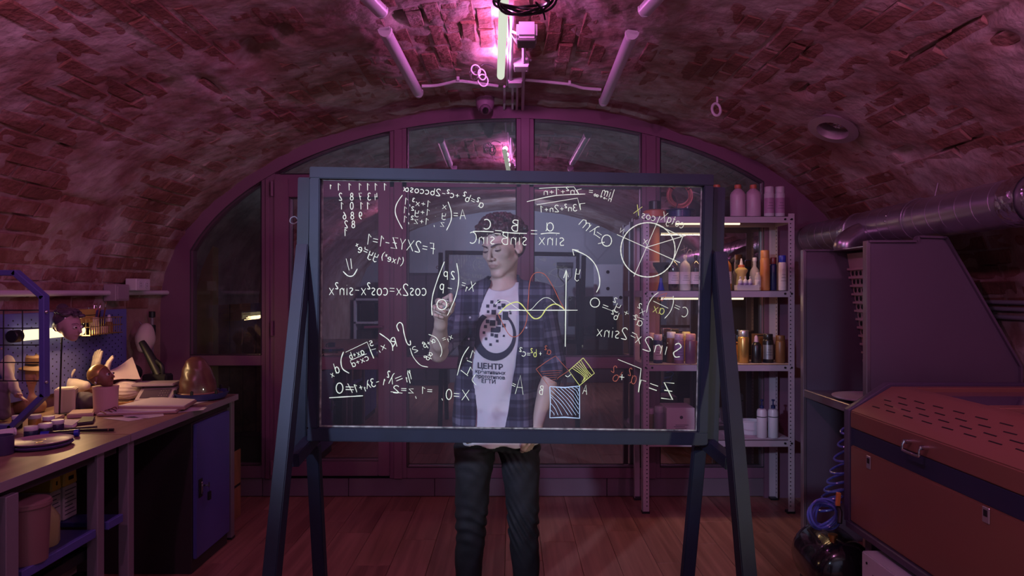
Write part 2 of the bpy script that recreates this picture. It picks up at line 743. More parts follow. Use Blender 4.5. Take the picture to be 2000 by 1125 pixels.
# ------------------------------------------------------------------ floor: wood-look planks running towards the window
under_m = mat('floor_joint', (0.05, 0.025, 0.02), 0.9)
floor = props(MB().span((-VA, YR, -0.06), (VA, YB + 0.1, -0.006)).build('floor', under_m, smooth=0), kind='structure')


def wood_mat(name, c1, c2, rough=0.4, sx=26, sy=1.1, per=0.12, bump=0.12):
    m = bpy.data.materials.new(name)
    MATS[name] = m
    m.use_nodes = True
    nt = m.node_tree
    b = nt.nodes['Principled BSDF']
    b.inputs['Roughness'].default_value = rough
    g = nt.nodes.new('ShaderNodeNewGeometry')
    oi = nt.nodes.new('ShaderNodeObjectInfo')
    cb = nt.nodes.new('ShaderNodeCombineXYZ')
    ml = nt.nodes.new('ShaderNodeMath')
    ml.operation = 'MULTIPLY'
    ml.inputs[1].default_value = 31.7
    nt.links.new(oi.outputs['Random'], ml.inputs[0])
    nt.links.new(ml.outputs[0], cb.inputs[2])
    mp = nt.nodes.new('ShaderNodeVectorMath')
    mp.operation = 'MULTIPLY'
    mp.inputs[1].default_value = (sx, sy, sx)
    nt.links.new(g.outputs['Position'], mp.inputs[0])
    ad = nt.nodes.new('ShaderNodeVectorMath')
    ad.operation = 'ADD'
    nt.links.new(mp.outputs[0], ad.inputs[0])
    nt.links.new(cb.outputs[0], ad.inputs[1])
    n = nt.nodes.new('ShaderNodeTexNoise')
    n.inputs['Scale'].default_value = 1.0
    n.inputs['Detail'].default_value = 6
    n.inputs['Distortion'].default_value = 0.6
    nt.links.new(ad.outputs[0], n.inputs['Vector'])
    mr = nt.nodes.new('ShaderNodeMapRange')
    mr.inputs['To Min'].default_value = -per
    mr.inputs['To Max'].default_value = per
    nt.links.new(oi.outputs['Random'], mr.inputs['Value'])
    a2 = nt.nodes.new('ShaderNodeMath')
    a2.operation = 'ADD'
    nt.links.new(n.outputs['Fac'], a2.inputs[0])
    nt.links.new(mr.outputs[0], a2.inputs[1])
    cr = nt.nodes.new('ShaderNodeValToRGB')
    cr.color_ramp.elements[0].position = 0.3
    cr.color_ramp.elements[1].position = 0.72
    cr.color_ramp.elements[0].color = (*c1, 1)
    cr.color_ramp.elements[1].color = (*c2, 1)
    nt.links.new(a2.outputs[0], cr.inputs[0])
    nt.links.new(cr.outputs[0], b.inputs['Base Color'])
    bp = nt.nodes.new('ShaderNodeBump')
    bp.inputs['Strength'].default_value = bump
    bp.inputs['Distance'].default_value = 0.003
    nt.links.new(n.outputs['Fac'], bp.inputs['Height'])
    nt.links.new(bp.outputs[0], b.inputs['Normal'])
    return m


plank_m = wood_mat('floor_plank', (0.20, 0.075, 0.06), (0.38, 0.165, 0.13), rough=0.42)
pw, pl = 0.198, 0.86
ncol = int(2 * VA / 0.2) + 1
for i in range(ncol):
    x0 = -VA + 0.01 + i * 0.2
    y1 = YB + 0.02
    first = [0.30, 0.86, 0.56, 0.72][i % 4] + 0.03 * (i % 3)
    L = first
    while y1 > YR:
        y0 = max(y1 - L, YR)
        if y1 > 0.9:
            b = MB().span((x0, y0 + 0.0015, -0.012), (min(x0 + pw, VA), y1 - 0.0015, 0.0))
            b.build('plank', plank_m, floor, bevel=0.0012, smooth=0)
        y1 = y0
        L = pl
props(MB().span((-VA, YR, -0.012), (VA, 0.95, -0.001)).build('planks', plank_m, floor, smooth=0), kind='stuff')

# ------------------------------------------------------------------ glazed end wall
def wx(px):
    return (px - CX) * YB / FOC


def wz(py):
    return CAMZ - (py - HY) * YB / FOC


frame_m = mat('window_frame_paint', (0.19, 0.085, 0.14), 0.42, nscale=3, namt=0.06)
gasket_m = mat('window_gasket', (0.02, 0.015, 0.02), 0.6)
pane_m = glass_mat('window_pane_glass', 0.33, tint=(0.62, 0.62, 0.64), dust_haze=0.012)
side_pane_m = glass_mat('side_pane_glass', 0.05, tint=(0.80, 0.80, 0.78), dust_haze=0.02)


def inner_y(px):
    u = min(1.0, abs(px - CX) / 652.0)
    return 600 - 365 * math.sqrt(1 - u * u)


def outer_y(px):
    u = min(1.0, abs(px - CX) / 681.0)
    return 602 - 394 * math.sqrt(1 - u * u)


def rect_frame(name, x0, x1, y0, y1, dep=(YB - 0.045, YB + 0.03), par=None, m=None):
    return MB().span((wx(x0), dep[0], wz(y1)), (wx(x1), dep[1], wz(y0))).build(name, m or frame_m, par, bevel=0.004, seg=2)


# arch frame with its jambs
vs, fs = [], []
outer, inner = [], []
for k in range(61):
    t = k / 60
    # left jamb foot -> arch -> right jamb foot, inner and outer edges in step
    px = min(1487, max(378, CX - 681 * math.cos(PI * t)))
    inner.append((px, inner_y(px)))
for k in range(61):
    a = PI * k / 60
    outer.append((CX - 681 * math.cos(a), 602 - 394 * math.sin(a)))
pts_o = [(319, 972)] + outer + [(1681, 972)]
pts_i = [(378, 972)] + inner + [(1487, 972)]
b = MB()
n = len(pts_o)
V = []
for (x, y) in pts_o:
    V += [(wx(x), YB - 0.06, wz(y)), (wx(x), YB + 0.05, wz(y))]
for (x, y) in pts_i:
    V += [(wx(x), YB - 0.06, wz(y)), (wx(x), YB + 0.05, wz(y))]
F = []
for k in range(n - 1):
    a, c = 2 * k, 2 * n + 2 * k
    F += [(a, a + 2, c + 2, c), (a + 1, c + 1, c + 3, a + 3), (c, c + 2, c + 3, c + 1), (a, a + 1, a + 3, a + 2)]
b.add(V, F)
window = props(b.build('window_1', frame_m, smooth=25), kind='structure')
for x0, x1 in ((515, 541), (763, 797), (1008, 1043), (1250, 1287)):
    m_ = rect_frame('mullion', x0, x1, min(inner_y(x0), inner_y(x1)) - 8, 931, par=window)
    # cover strips give each mullion its stepped profile
    MB().span((wx(x0 + 9), YB - 0.058, wz(931)), (wx(x1 - 9), YB - 0.045, wz(max(inner_y(x0), inner_y(x1)) - 4))).build('cover_strip', frame_m, m_, bevel=0.003)
rect_frame('transom', 541, 1250, 342, 368, par=window)
for x0, x1 in ((378, 515), (797, 1008), (1043, 1250), (1287, 1487)):
    rect_frame('rail', x0, x1, 695 if x0 > 500 else 692, 719 if x0 > 500 else 713, par=window)
    rect_frame('sill_rail', x0, x1, 909 if x0 > 500 else 905, 931, par=window)
# panes: fanlights above the transom, tall panes below and at the sides
def arch_pane(x0, x1, y1, nm='pane', m=None):
    xs = np.linspace(x0, x1, 14)
    poly = [(wx(x), YB - 0.004, wz(inner_y(x))) for x in xs] + [(wx(x1), YB - 0.004, wz(y1)), (wx(x0), YB - 0.004, wz(y1))]
    MB().prism(poly, (0, 0.006, 0)).build(nm, m or pane_m, window, smooth=0)
    # thin black gasket along the edge of the glass
    g = [Vector((p[0], YB - 0.046, p[2])) for p in poly]
    MB().tube(g, 0.0045, 5, closed=True).build('gasket', gasket_m, window)


def flat_pane(x0, x1, y0, y1, par, m=None):
    poly = [(wx(x0), YB - 0.004, wz(y0)), (wx(x1), YB - 0.004, wz(y0)), (wx(x1), YB - 0.004, wz(y1)), (wx(x0), YB - 0.004, wz(y1))]
    MB().prism(poly, (0, 0.006, 0)).build('pane', m or pane_m, par, smooth=0)
    g = [Vector((p[0], YB - 0.046, p[2])) for p in poly]
    MB().tube(g, 0.004, 5, closed=True).build('gasket', gasket_m, par)


arch_pane(552, 763, 342)
arch_pane(797, 1008, 342)
arch_pane(1043, 1250, 342)
arch_pane(378, 515, 692, m=side_pane_m)
arch_pane(1287, 1487, 695)
flat_pane(378, 515, 713, 905, window, side_pane_m)
flat_pane(1287, 1487, 719, 909, window)
for x0, x1 in ((797, 1008), (1043, 1250)):
    flat_pane(x0, x1, 368, 695, window)
    flat_pane(x0, x1, 719, 909, window)
# door leaf
dd = (YB - 0.062, YB + 0.025)
door = props(rect_frame('door_1', 541, 569, 352, 925, dd), kind='structure')
rect_frame('stile', 742, 764, 352, 925, dd, door)
rect_frame('rail', 569, 742, 352, 387, dd, door)
rect_frame('rail', 569, 742, 696, 720, dd, door)
rect_frame('rail', 569, 742, 897, 925, dd, door)
flat_pane(569, 742, 387, 696, door)
flat_pane(569, 742, 720, 897, door)
for y in (372, 640, 908):
    MB().cyl((wx(538), YB - 0.072, wz(y + 14)), (wx(538), YB - 0.072, wz(y - 14)), 0.011, n=10).build('hinge', frame_m, door)
hb = MB().span((wx(747), YB - 0.068, wz(664)), (wx(755), YB - 0.06, wz(616)))
hb.cyl((wx(751), YB - 0.065, wz(637)), (wx(751), YB - 0.11, wz(637)), 0.009, n=10)
hb.tube([(wx(751), YB - 0.11, wz(637)), (wx(740), YB - 0.112, wz(637)), (wx(718), YB - 0.108, wz(638))], 0.009, 8)
hb.build('handle', frame_m, door)
# tiled plinth under the glazing
tile_m = mat('plinth_tile', (0.17, 0.115, 0.15), 0.45, nscale=2.5, namt=0.12)
base = props(MB().span((-VA, YB - 0.02, 0), (VA, YB + 0.08, wz(931))).build('baseboard_back', gasket_m, smooth=0), kind='structure')
for k in range(9):
    x0 = 683 + (k - 3) * 167
    MB().span((max(-VA, wx(x0 + 0.6)), YB - 0.034, 0.004), (min(VA, wx(x0 + 166.4)), YB - 0.02, wz(932))).build('tile', tile_m, base, bevel=0.002)

# ------------------------------------------------------------------ the dark passage beyond the glass
pass_floor = props(MB().span((-3.4, YB + 0.1, -0.05), (3.4, 7.2, -0.002)).build('floor_passage', under_m, smooth=0), kind='structure')
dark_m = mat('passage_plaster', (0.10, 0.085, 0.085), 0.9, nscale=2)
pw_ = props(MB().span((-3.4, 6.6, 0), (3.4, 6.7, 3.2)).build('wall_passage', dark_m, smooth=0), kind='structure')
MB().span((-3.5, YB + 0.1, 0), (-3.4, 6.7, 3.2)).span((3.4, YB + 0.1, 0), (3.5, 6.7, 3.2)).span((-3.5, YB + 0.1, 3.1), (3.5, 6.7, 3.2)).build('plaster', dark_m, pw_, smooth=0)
pv = MB()
vs, fs = [], []
na, ny_ = 48, 12
for j in range(ny_ + 1):
    for i in range(na + 1):
        a = PI * i / na
        y = YB + 0.11 + (6.56 - YB - 0.11) * j / ny_
        q = 1.0 + 0.006 * noise.noise(Vector((a * 9, y * 5, 0.3)))
        vs.append((-VA * 1.02 * math.cos(a) * q, y, VZ + VB * 1.03 * math.sin(a) * q))
fs = [(j * (na + 1) + i, j * (na + 1) + i + 1, (j + 1) * (na + 1) + i + 1, (j + 1) * (na + 1) + i) for j in range(ny_) for i in range(na)]
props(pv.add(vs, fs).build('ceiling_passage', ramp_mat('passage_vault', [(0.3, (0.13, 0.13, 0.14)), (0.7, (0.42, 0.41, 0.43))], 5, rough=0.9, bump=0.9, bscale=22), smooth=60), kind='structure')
lamp('passage_vault_light', 'SPOT', (0.03, 5.7, 0.6), (0.0, 5.6, 2.6), (0.72, 0.80, 1.0), 95, 0.05, spot=math.radians(120), blend=0.8)  # hidden lamp added to brighten the passage vault behind the fanlights
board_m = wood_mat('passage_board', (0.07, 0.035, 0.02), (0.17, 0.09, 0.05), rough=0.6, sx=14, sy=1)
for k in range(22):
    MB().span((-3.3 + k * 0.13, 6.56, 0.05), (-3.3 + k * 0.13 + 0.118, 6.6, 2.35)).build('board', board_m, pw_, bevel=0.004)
ylw_m = mat('lit_brick_yellow', (0.32, 0.24, 0.10), 0.8, nscale=4)  # brick edge beyond the glass, with its light put into the colour
props(MB().span((-2.62, 5.25, 0), (-2.36, 5.35, 2.3)).build('brick_edge_passage', ylw_m), kind='structure')
lamp('passage_light', 'AREA', (-1.6, 5.9, 2.9), (-2.2, 6.3, 0.8), (1.0, 0.66, 0.36), 9.0, 0.5)
# ------------------------------------------------------------------ the glass writing board on its A-frame
navy_m = mat('navy_painted_wood', (0.007, 0.011, 0.032), 0.6, nscale=6, namt=0.25, bump=0.15, bscale=30)
steel_m = mat('bright_steel', (0.6, 0.6, 0.65), 0.25, metal=1.0)
edge_m = mat('glass_edge_glow', (0.40, 0.40, 0.34), 0.5, nscale=40, namt=0.8)  # pale speckled strip; the glow of the edge-lit glass is put into colour
board_glass_m = glass_mat('board_glass', 0.03, tint=(0.95, 0.95, 0.97), dust_haze=0.014, dust_haze_col=(0.50, 0.50, 0.60), dust_haze_scale=2.2)  # diffuse film stands for the pale veil of light over the glass, plus smudges

gTL, gTR, gBL, gBR = P(631, 350, 2.335), P(1375, 364, 2.360), P(620, 834, 2.352), P(1358, 842, 2.382)
bo = (gTL + gTR + gBL + gBR) / 4
bx = ((gTR + gBR) / 2 - (gTL + gBL) / 2)
BW = bx.length
bx.normalize()
bz = ((gTL + gTR) / 2 - (gBL + gBR) / 2)
BH = bz.length
bz = (bz - bx * bz.dot(bx)).normalized()
bn = bx.cross(bz)          # towards +y, away from the camera
BR = Matrix((bx, bn, bz)).transposed()


def B(u, n, w):
    return bo + bx * u + bn * n + bz * w


def on_board(px, py, off=-0.0045):
    """point of the front or back glass face seen at pixel (px, py)"""
    o = Vector((0, 0, CAMZ))
    d = Vector(((px - CX) / FOC, 1, -(py - HY) / FOC))
    c = bo + bn * off
    t = (c - o).dot(bn) / d.dot(bn)
    return o + d * t


board = thing('writing_board', 'framed glass writing board covered in mirrored formulas on a navy wooden A-frame', 'board',
              (bo.x, bo.y, 0))
hw, hh = BW / 2, BH / 2


def bbox_(name, u0, u1, w0, w1, n0=-0.022, n1=0.022, m=navy_m, bev=0.003):
    return MB().box(B((u0 + u1) / 2, (n0 + n1) / 2, (w0 + w1) / 2), (u1 - u0, n1 - n0, w1 - w0), BR).build(name, m, board, bevel=bev, seg=2)


bbox_('frame_rail', -hw - 0.036, hw + 0.034, hh, hh + 0.040)
bbox_('frame_rail', -hw - 0.036, hw + 0.034, -hh - 0.046, -hh)
bbox_('frame_stile', -hw - 0.036, -hw, -hh, hh)
bbox_('frame_stile', hw, hw + 0.034, -hh, hh)
MB().box(bo, (BW, 0.006, BH), BR).build('glass_pane', board_glass_m, board, smooth=0)
eb = MB()
for u0, u1, w0, w1 in ((-hw, hw, hh - 0.004, hh), (-hw, hw, -hh, -hh + 0.0045), (-hw, -hw + 0.005, -hh, hh), (hw - 0.003, hw, -hh, hh)):
    eb.box(B((u0 + u1) / 2, -0.006, (w0 + w1) / 2), (u1 - u0, 0.006, w1 - w0), BR)
eb.build('glass_edge', edge_m, board, smooth=0)
# uprights behind the frame, slanting front legs, rear legs, braces
def px_beam(name, a, b, w, t, m=navy_m, up=(0, 1, 0)):
    return MB().beam(a, b, w, t, up).build(name, m, board, bevel=0.003, seg=2)


px_beam('upright', P(597, 348, 2.40), P(588, 880, 2.40), 0.045, 0.04)
px_beam('upright', P(1402, 367, 2.42), P(1388, 868, 2.42), 0.045, 0.04)
fl, fr = Vector((-0.727, 1.86, 0.0)), Vector((0.705, 1.86, 0.0))
tl, tr_ = P(595, 482, 2.345), P(1403, 497, 2.36)
px_beam('front_leg', tl, Vector((tl.x, 1.86, 0.0)) + Vector((-0.003, 0, 0)), 0.042, 0.062)
px_beam('front_leg', tr_, Vector((tr_.x - 0.02, 1.86, 0.0)), 0.046, 0.062)
px_beam('rear_leg', P(612, 868, 2.44), P(634, 1285, 2.60), 0.046, 0.040)
px_beam('rear_leg', P(1366, 868, 2.46), P(1328, 1285, 2.62), 0.046, 0.040)
px_beam('brace', P(612, 855, 2.43), P(572, 900, 2.22), 0.04, 0.045, up=(0, 0, 1))
px_beam('brace', P(1376, 862, 2.44), P(1428, 905, 2.24), 0.04, 0.045, up=(0, 0, 1))
bt = MB()
bt.tube([P(583, 430, 2.39), P(576, 423, 2.385), P(568, 426, 2.38), P(567, 434, 2.38), P(575, 437, 2.385), P(583, 432, 2.39)], 0.0035, 8, smooth=4)
bt.build('ring_bolt', steel_m, board)
MB().cyl(P(1435, 927, 2.155), P(1435, 927, 2.142), 0.0085, n=14).build('leg_bolt', steel_m, board)
MB().cyl(P(1381, 866, 2.40), P(1380, 864, 2.375), 0.005, n=10).build('corner_screw', steel_m, board)

# ------------------------------------------------------------------ handwriting: single-line glyphs, x grows in the reading direction
A_ = lambda cx, cy, rx, ry, a0, a1, n=9: [(cx + rx * math.cos(math.radians(a0 + (a1 - a0) * i / n)), cy + ry * math.sin(math.radians(a0 + (a1 - a0) * i / n))) for i in range(n + 1)]
G = {
    '0': (.55, [A_(.27, .5, .25, .5, 90, 450, 14)]),
    '1': (.45, [[(.05, .72), (.32, 1), (.30, 0)]]),
    '2': (.6, [A_(.28, .76, .24, .24, 160, -30, 7) + [(.05, 0.02), (.58, .02)]]),
    '3': (.55, [A_(.24, .77, .22, .23, 150, -80, 7) + A_(.24, .27, .26, .27, 80, -150, 8)]),
    '4': (.6, [[(.12, 1), (.08, .45), (.55, .5)], [(.45, .85), (.42, 0)]]),
    '5': (.55, [[(.5, 1), (.12, 1), (.1, .6)] + A_(.25, .33, .26, .32, 110, -140, 8)]),
    '6': (.55, [[(.45, 1), (.15, .6)] + A_(.28, .28, .24, .28, 170, 520, 10)]),
    '7': (.55, [[(.05, .97), (.52, 1), (.25, 0)], [(.15, .5), (.5, .55)]]),
    '8': (.55, [A_(.27, .75, .2, .24, -90, 270, 10), A_(.27, .26, .25, .26, 90, 450, 10)]),
    '9': (.55, [A_(.27, .7, .22, .28, 10, 370, 10) + [(.44, .3), (.1, 0)]]),
    'a': (.6, [A_(.26, .3, .24, .31, 50, 400, 11), [(.5, .62), (.5, .1), (.6, 0)]]),
    'b': (.55, [[(.06, 1), (.06, .05)], A_(.26, .28, .22, .28, 170, -190, 10)]),
    'c': (.5, [A_(.3, .31, .26, .31, 50, 310, 8)]),
    'd': (.55, [A_(.25, .3, .23, .3, 20, 380, 10), [(.48, 1), (.48, 0)]]),
    'e': (.55, [[(.06, .3), (.48, .36)] + A_(.27, .32, .22, .31, 10, 310, 9)]),
    'g': (.55, [A_(.25, .33, .22, .29, 20, 380, 9), [(.48, .62), (.46, -.2), (.25, -.36), (.05, -.25)]]),
    'i': (.22, [[(.1, .6), (.1, 0)], [(.1, .85), (.12, .88)]]),
    'l': (.22, [[(.1, 1), (.1, 0)]]),
    'm': (.85, [[(.05, .6), (.05, 0)], [(.05, .4), (.2, .6), (.38, .5), (.38, 0)], [(.38, .4), (.55, .6), (.75, .5), (.76, 0)]]),
    'n': (.55, [[(.06, .6), (.06, 0)], [(.06, .38), (.25, .6), (.45, .5), (.47, 0)]]),
    'o': (.52, [A_(.26, .3, .23, .3, 80, 440, 11)]),
    'p': (.55, [[(.06, .6), (.06, -.4)], A_(.27, .3, .22, .3, 160, -180, 10)]),
    'q': (.6, [A_(.26, .32, .22, .28, 20, 380, 10), [(.48, .6), (.46, -.35), (.62, -.2)]]),
    's': (.45, [[(.42, .58), (.22, .63), (.08, .47), (.35, .22), (.3, .02), (.05, .04)]]),
    't': (.4, [[(.2, .95), (.2, .1), (.36, .02)], [(.03, .62), (.4, .64)]]),
    'x': (.55, [[(.05, .6), (.5, 0)], [(.5, .62), (.03, 0)]]),
    'y': (.55, [[(.06, .6), (.1, .2), (.45, .2)], [(.48, .62), (.46, -.25), (.2, -.38), (.02, -.25)]]),
    'z': (.55, [[(.06, .6), (.5, .6), (.06, 0), (.54, .02)]]),
    'A': (.75, [[(.03, 0), (.4, 1), (.68, 0)], [(.12, .36), (.62, .36)]]),
    'B': (.6, [[(.08, 1), (.08, 0)], [(.05, .97), (.4, .98), (.5, .76), (.12, .54), (.5, .45), (.56, .2), (.35, 0), (.05, .02)]]),
    'C': (.7, [A_(.4, .5, .36, .5, 55, 305, 10)]),
    'F': (.65, [[(.15, 0), (.25, 1), (.65, .98)], [(.05, .5), (.5, .52)]]),
    'N': (.6, [[(.06, 0), (.08, 1), (.48, .05), (.52, 1)]]),
    'P': (.6, [[(.08, 0), (.08, 1), (.45, .95), (.5, .7), (.1, .5)]]),
    'Q': (.8, [A_(.38, .5, .34, .5, 90, 450, 14), [(.2, .3), (.75, -.05)]]),
    'R': (.65, [[(.08, 0), (.1, 1), (.45, .95), (.48, .7), (.12, .5), (.58, 0)]]),
    'S': (.6, [[(.52, .85), (.3, 1), (.08, .8), (.3, .52), (.52, .28), (.35, .02), (.04, .1)]]),
    'X': (.75, [[(.05, 1), (.68, 0)], [(.68, 1), (.03, 0)]]),
    'Z': (.7, [[(.05, 1), (.6, 1), (.05, 0), (.68, .02)], [(.12, .5), (.55, .52)]]),
    'Y': (.65, [[(.05, 1), (.32, .5), (.6, 1)], [(.32, .5), (.3, 0)]]),
    'λ': (.6, [[(.05, 1), (.2, .9), (.58, 0)], [(.3, .6), (.03, 0)]]),
    'η': (.6, [[(.03, .85), (.12, 1), (.14, 0)], [(.14, .6), (.4, 1), (.5, .7), (.46, -.4)]]),
    'α': (.7, [[(.65, .6), (.4, .1), (.15, .0), (.05, .3), (.2, .58), (.4, .4), (.65, 0)]]),
    'β': (.6, [[(.02, -.3), (.1, .7), (.3, 1), (.45, .8), (.2, .55), (.5, .4), (.4, .05), (.08, .08)]]),
    '∂': (.6, [[(.1, .9), (.35, 1), (.5, .6), (.4, .1), (.15, .05), (.08, .35), (.3, .55), (.5, .4)]]),
    '=': (.6, [[(.05, .6), (.55, .62)], [(.05, .34), (.55, .36)]]),
    '≠': (.7, [[(.05, .6), (.65, .62)], [(.05, .34), (.65, .36)], [(.15, .05), (.5, .95)]]),
    '-': (.5, [[(.05, .42), (.45, .44)]]),
    '+': (.55, [[(.05, .4), (.5, .42)], [(.28, .65), (.27, .15)]]),
    '(': (.3, [[(.28, 1.15), (.08, .75), (.06, .3), (.25, -.15)]]),
    ')': (.3, [[(.04, 1.15), (.24, .75), (.25, .3), (.05, -.15)]]),
    ',': (.25, [[(.15, .1), (.08, -.2)]]),
    '.': (.2, [[(.08, .05), (.1, .0)]]),
    ':': (.2, [[(.08, .05), (.1, .0)], [(.08, .5), (.1, .52)]]),
    '/': (.5, [[(.05, 0), (.45, 1)]]),
    '∞': (.8, [[(.4, .3), (.6, .5), (.75, .3), (.6, .1), (.4, .3), (.2, .5), (.05, .3), (.2, .1), (.4, .3)]]),
    '→': (.7, [[(.03, .3), (.65, .3)], [(.45, .5), (.67, .3), (.45, .1)]]),
    ' ': (.35, []),
}


def chalk(name, c, e=0.30):
    m = mat(name, c, 0.8, emit=c, estr=e)  # light fed from the glass edges is put into the ink as emission
    return m


ink_white = chalk('white_marker', (0.58, 0.66, 0.52), 0.50)
ink_yellow = chalk('yellow_marker', (0.52, 0.58, 0.16), 0.40)
ink_orange = chalk('orange_marker', (0.36, 0.10, 0.06), 0.22)
ink_blue = chalk('pale_blue_marker', (0.36, 0.50, 0.64), 0.45)


class Ink:
    """strokes given in photograph pixels, laid on the camera-side face of the glass as flat, slightly raised lines"""

    def __init__(self):
        self.b = MB()

    def stroke(self, pts, w=1.0, smooth=True):
        q = [Vector((p[0], p[1], 0)) for p in pts]
        if smooth and len(q) > 2:
            q = catmull(q, 4)
        m = len(q)
        W = [on_board(p.x, p.y, 0.0036) for p in q]
        rad = w * 0.00098
        vs, fs = [], []
        prev = None
        for i in range(m):
            d = W[min(i + 1, m - 1)] - W[max(i - 1, 0)]
            if d.length < 1e-9:
                d = bx.copy()
            d.normalize()
            s = d.cross(bn)
            if s.length < 1e-6:
                s = bz.copy()
            s.normalize()
            ew = rad * (0.75 if i in (0, m - 1) else 1.0) * (1 + 0.18 * math.sin(i * 1.7 + q[0].x))
            vs += [W[i] - s * ew, W[i] - s * ew * 0.5 - bn * 0.0012 * -1, W[i] + s * ew * 0.5 - bn * 0.0012 * -1, W[i] + s * ew]
            vs[-3] = W[i] - s * ew * 0.6 + bn * 0.001
            vs[-2] = W[i] + s * ew * 0.6 + bn * 0.001
        for i in range(m - 1):
            a, c = 4 * i, 4 * (i + 1)
            fs += [(a, a + 1, c + 1, c), (a + 1, a + 2, c + 2, c + 1), (a + 2, a + 3, c + 3, c + 2), (a, c, c + 3, a + 3)]
        fs += [(0, 3, 2, 1), (4 * m - 4, 4 * m - 3, 4 * m - 2, 4 * m - 1)]
        self.b.add(vs, fs)
        return self

    def text(self, s, x0, y0, x1, y1, h, w=1.0, slant=0.0, fit=True):
        """mirror writing: s is read from (x0, y0) to (x1, y1), both on the baseline; h is the capital height in pixels"""
        units = []
        k, scale, rise = 0, 1.0, 0.0
        while k < len(s):
            ch = s[k]
            if ch in '^_':
                units.append((s[k + 1], 0.55, 0.55 if ch == '^' else -0.22))
                k += 2
            else:
                units.append((ch, 1.0, 0.0))
                k += 1
        tot = sum((G[c][0] + 0.14) * sc for c, sc, r in units)
        dx, dy = x1 - x0, y1 - y0
        L = math.hypot(dx, dy)
        ux, uy = dx / L, dy / L
        vx, vy = (uy, -ux) if ux > 0 else (-uy, ux)      # up in the picture
        if vy > 0:
            vx, vy = -vx, -vy
        kx = L / tot if fit else h
        pos = 0.0
        for c, sc, r in units:
            for st in G[c][1]:
                pts = []
                for (gx, gy) in st:
                    a = (pos + (gx + 0.07) * sc) * kx
                    b_ = (gy * sc + r) * h
                    a -= slant * b_
                    pts.append((x0 + ux * a + vx * b_, y0 + uy * a + vy * b_))
                self.stroke(pts, w, smooth=len(pts) > 4)
            pos += (G[c][0] + 0.14) * sc
        return self

    def done(self, m, label, name='handwriting'):
        return self.b.build(name, m, board, smooth=0, label=label)


def glyphs(rowspec):
    i = Ink()
    for ch, x, y, h in rowspec:
        i.text(ch, x + 0.28 * h, y + h / 2, x - 0.28 * h, y + h / 2, h, 1.5)
    return i


tab = []
for chars, xs, y in (('1111111', [752, 734, 719, 703, 683, 662, 646], 365), ('43782', [734, 721, 704, 687, 665], 384), ('1101', [719, 706, 687, 668], 402),
                     ('986', [704, 688, 673], 421), ('82', [690, 676], 438), ('1', [675], 454)):
    glyphs([(c, x, y, 14 if x > 650 else 9) for c, x in zip(chars, xs)]).done(ink_white, 'row of small mirrored digits')

i = Ink()
i.text('a^2=b^2', 943, 407, 900, 389, 15, 1.5)
i.text('+c^2-2bccosα', 898, 388, 786, 373, 13, 1.5)
i.done(ink_white, 'mirrored law of cosines sloping along the top')
i = Ink()
i.text('A=', 911, 428, 884, 428, 19, 1.5)
i.stroke([(875, 394), (881, 412), (881, 430), (872, 450)], 1.5)
i.text('x . 1+x^3,1', 873, 409, 788, 399, 13, 1.3).text('y . 1+y^2,1', 872, 425, 786, 416, 13, 1.3).text('z , 1+z^2,1', 869, 443, 786, 434, 13, 1.3)
i.stroke([(786, 381), (774, 400), (773, 420), (786, 447)], 1.6)
i.done(ink_white, 'mirrored three-row matrix in tall brackets')
i = Ink().text('F=2XYZ-1=1', 850, 497, 714, 477, 21, 1.6)
i.text(',', 716, 484, 710, 483, 14, 1.5)
i.text('(1xe^x)', 787, 519, 743, 506, 14, 1.4).text('yy=e^x', 738, 507, 690, 489, 17, 1.6)
i.done(ink_white, 'mirrored equation line with an exponential below')
Ink().stroke([(676, 505), (682, 528)], 1.6).stroke([(685, 505), (687, 525)], 1.6).stroke([(670, 530), (680, 539), (690, 538), (698, 525)], 1.8).done(ink_white, 'two strokes over a curved hook')
Ink().text('cos2x=cos^2x-sin^2x', 834, 577, 641, 576, 22, 1.6).done(ink_white, 'mirrored double angle formula')
i = Ink().text('X_1=', 926, 570, 898, 562, 18, 1.5)
i.stroke([(892, 514), (896, 545), (890, 579), (874, 616)], 1.5).stroke([(868, 511), (857, 539), (846, 573), (843, 596), (844, 616)], 1.6)
i.text('2', 889, 545, 880, 545, 15, 1.6).text('p', 876, 540, 865, 540, 16, 1.5).text('-', 884, 571, 871, 569, 16, 1.6).text('p', 868, 566, 857, 565, 18, 1.6)
i.stroke(A_(863, 595, 9.5, 10, 0, 380, 14), 1.7)
i.done(ink_white, 'mirrored tall bracket with small letters over the raised hand')
i = Ink().text('x_1=', 886, 661, 865, 669, 12, 1.2)
i.stroke([(837, 653), (852, 660), (861, 676), (863, 688), (860, 697)], 1.2)
i.text('α+β.', 852, 667, 824, 683, 12, 1.2).text('αβ', 846, 690, 836, 706, 12, 1.2).text('2', 818, 684, 808, 690, 11, 1.1)
i.stroke([(801, 680), (807, 697), (821, 713), (836, 717)], 1.3)
i.done(ink_white, 'small tilted bracket over the bare forearm')
i = Ink().stroke([(779, 647), (775, 637), (780, 630), (786, 634), (789, 650), (794, 668), (799, 674), (802, 672), (801, 665)], 1.7)
i.text('R', 778, 676, 764, 680, 18, 1.6)
i.stroke([(741, 651), (758, 663), (766, 674), (767, 685)], 1.7)
i.text('x,', 756, 681, 738, 687, 15, 1.5)
i.text('5', 731, 674, 723, 677, 10, 1.3).stroke([(734, 681), (723, 684), (730, 700), (717, 668), (675, 688)], 1.4, smooth=False)
i.text('ax+b', 713, 691, 683, 702, 13, 1.4).stroke([(716, 691), (684, 704)], 1.3).text('cx+d', 722, 702, 688, 718, 13, 1.4)
i.stroke([(671, 687), (666, 703), (669, 720), (682, 729)], 1.8).text('d', 665, 727, 655, 730, 20, 1.7).text('x', 654, 735, 647, 738, 13, 1.5)
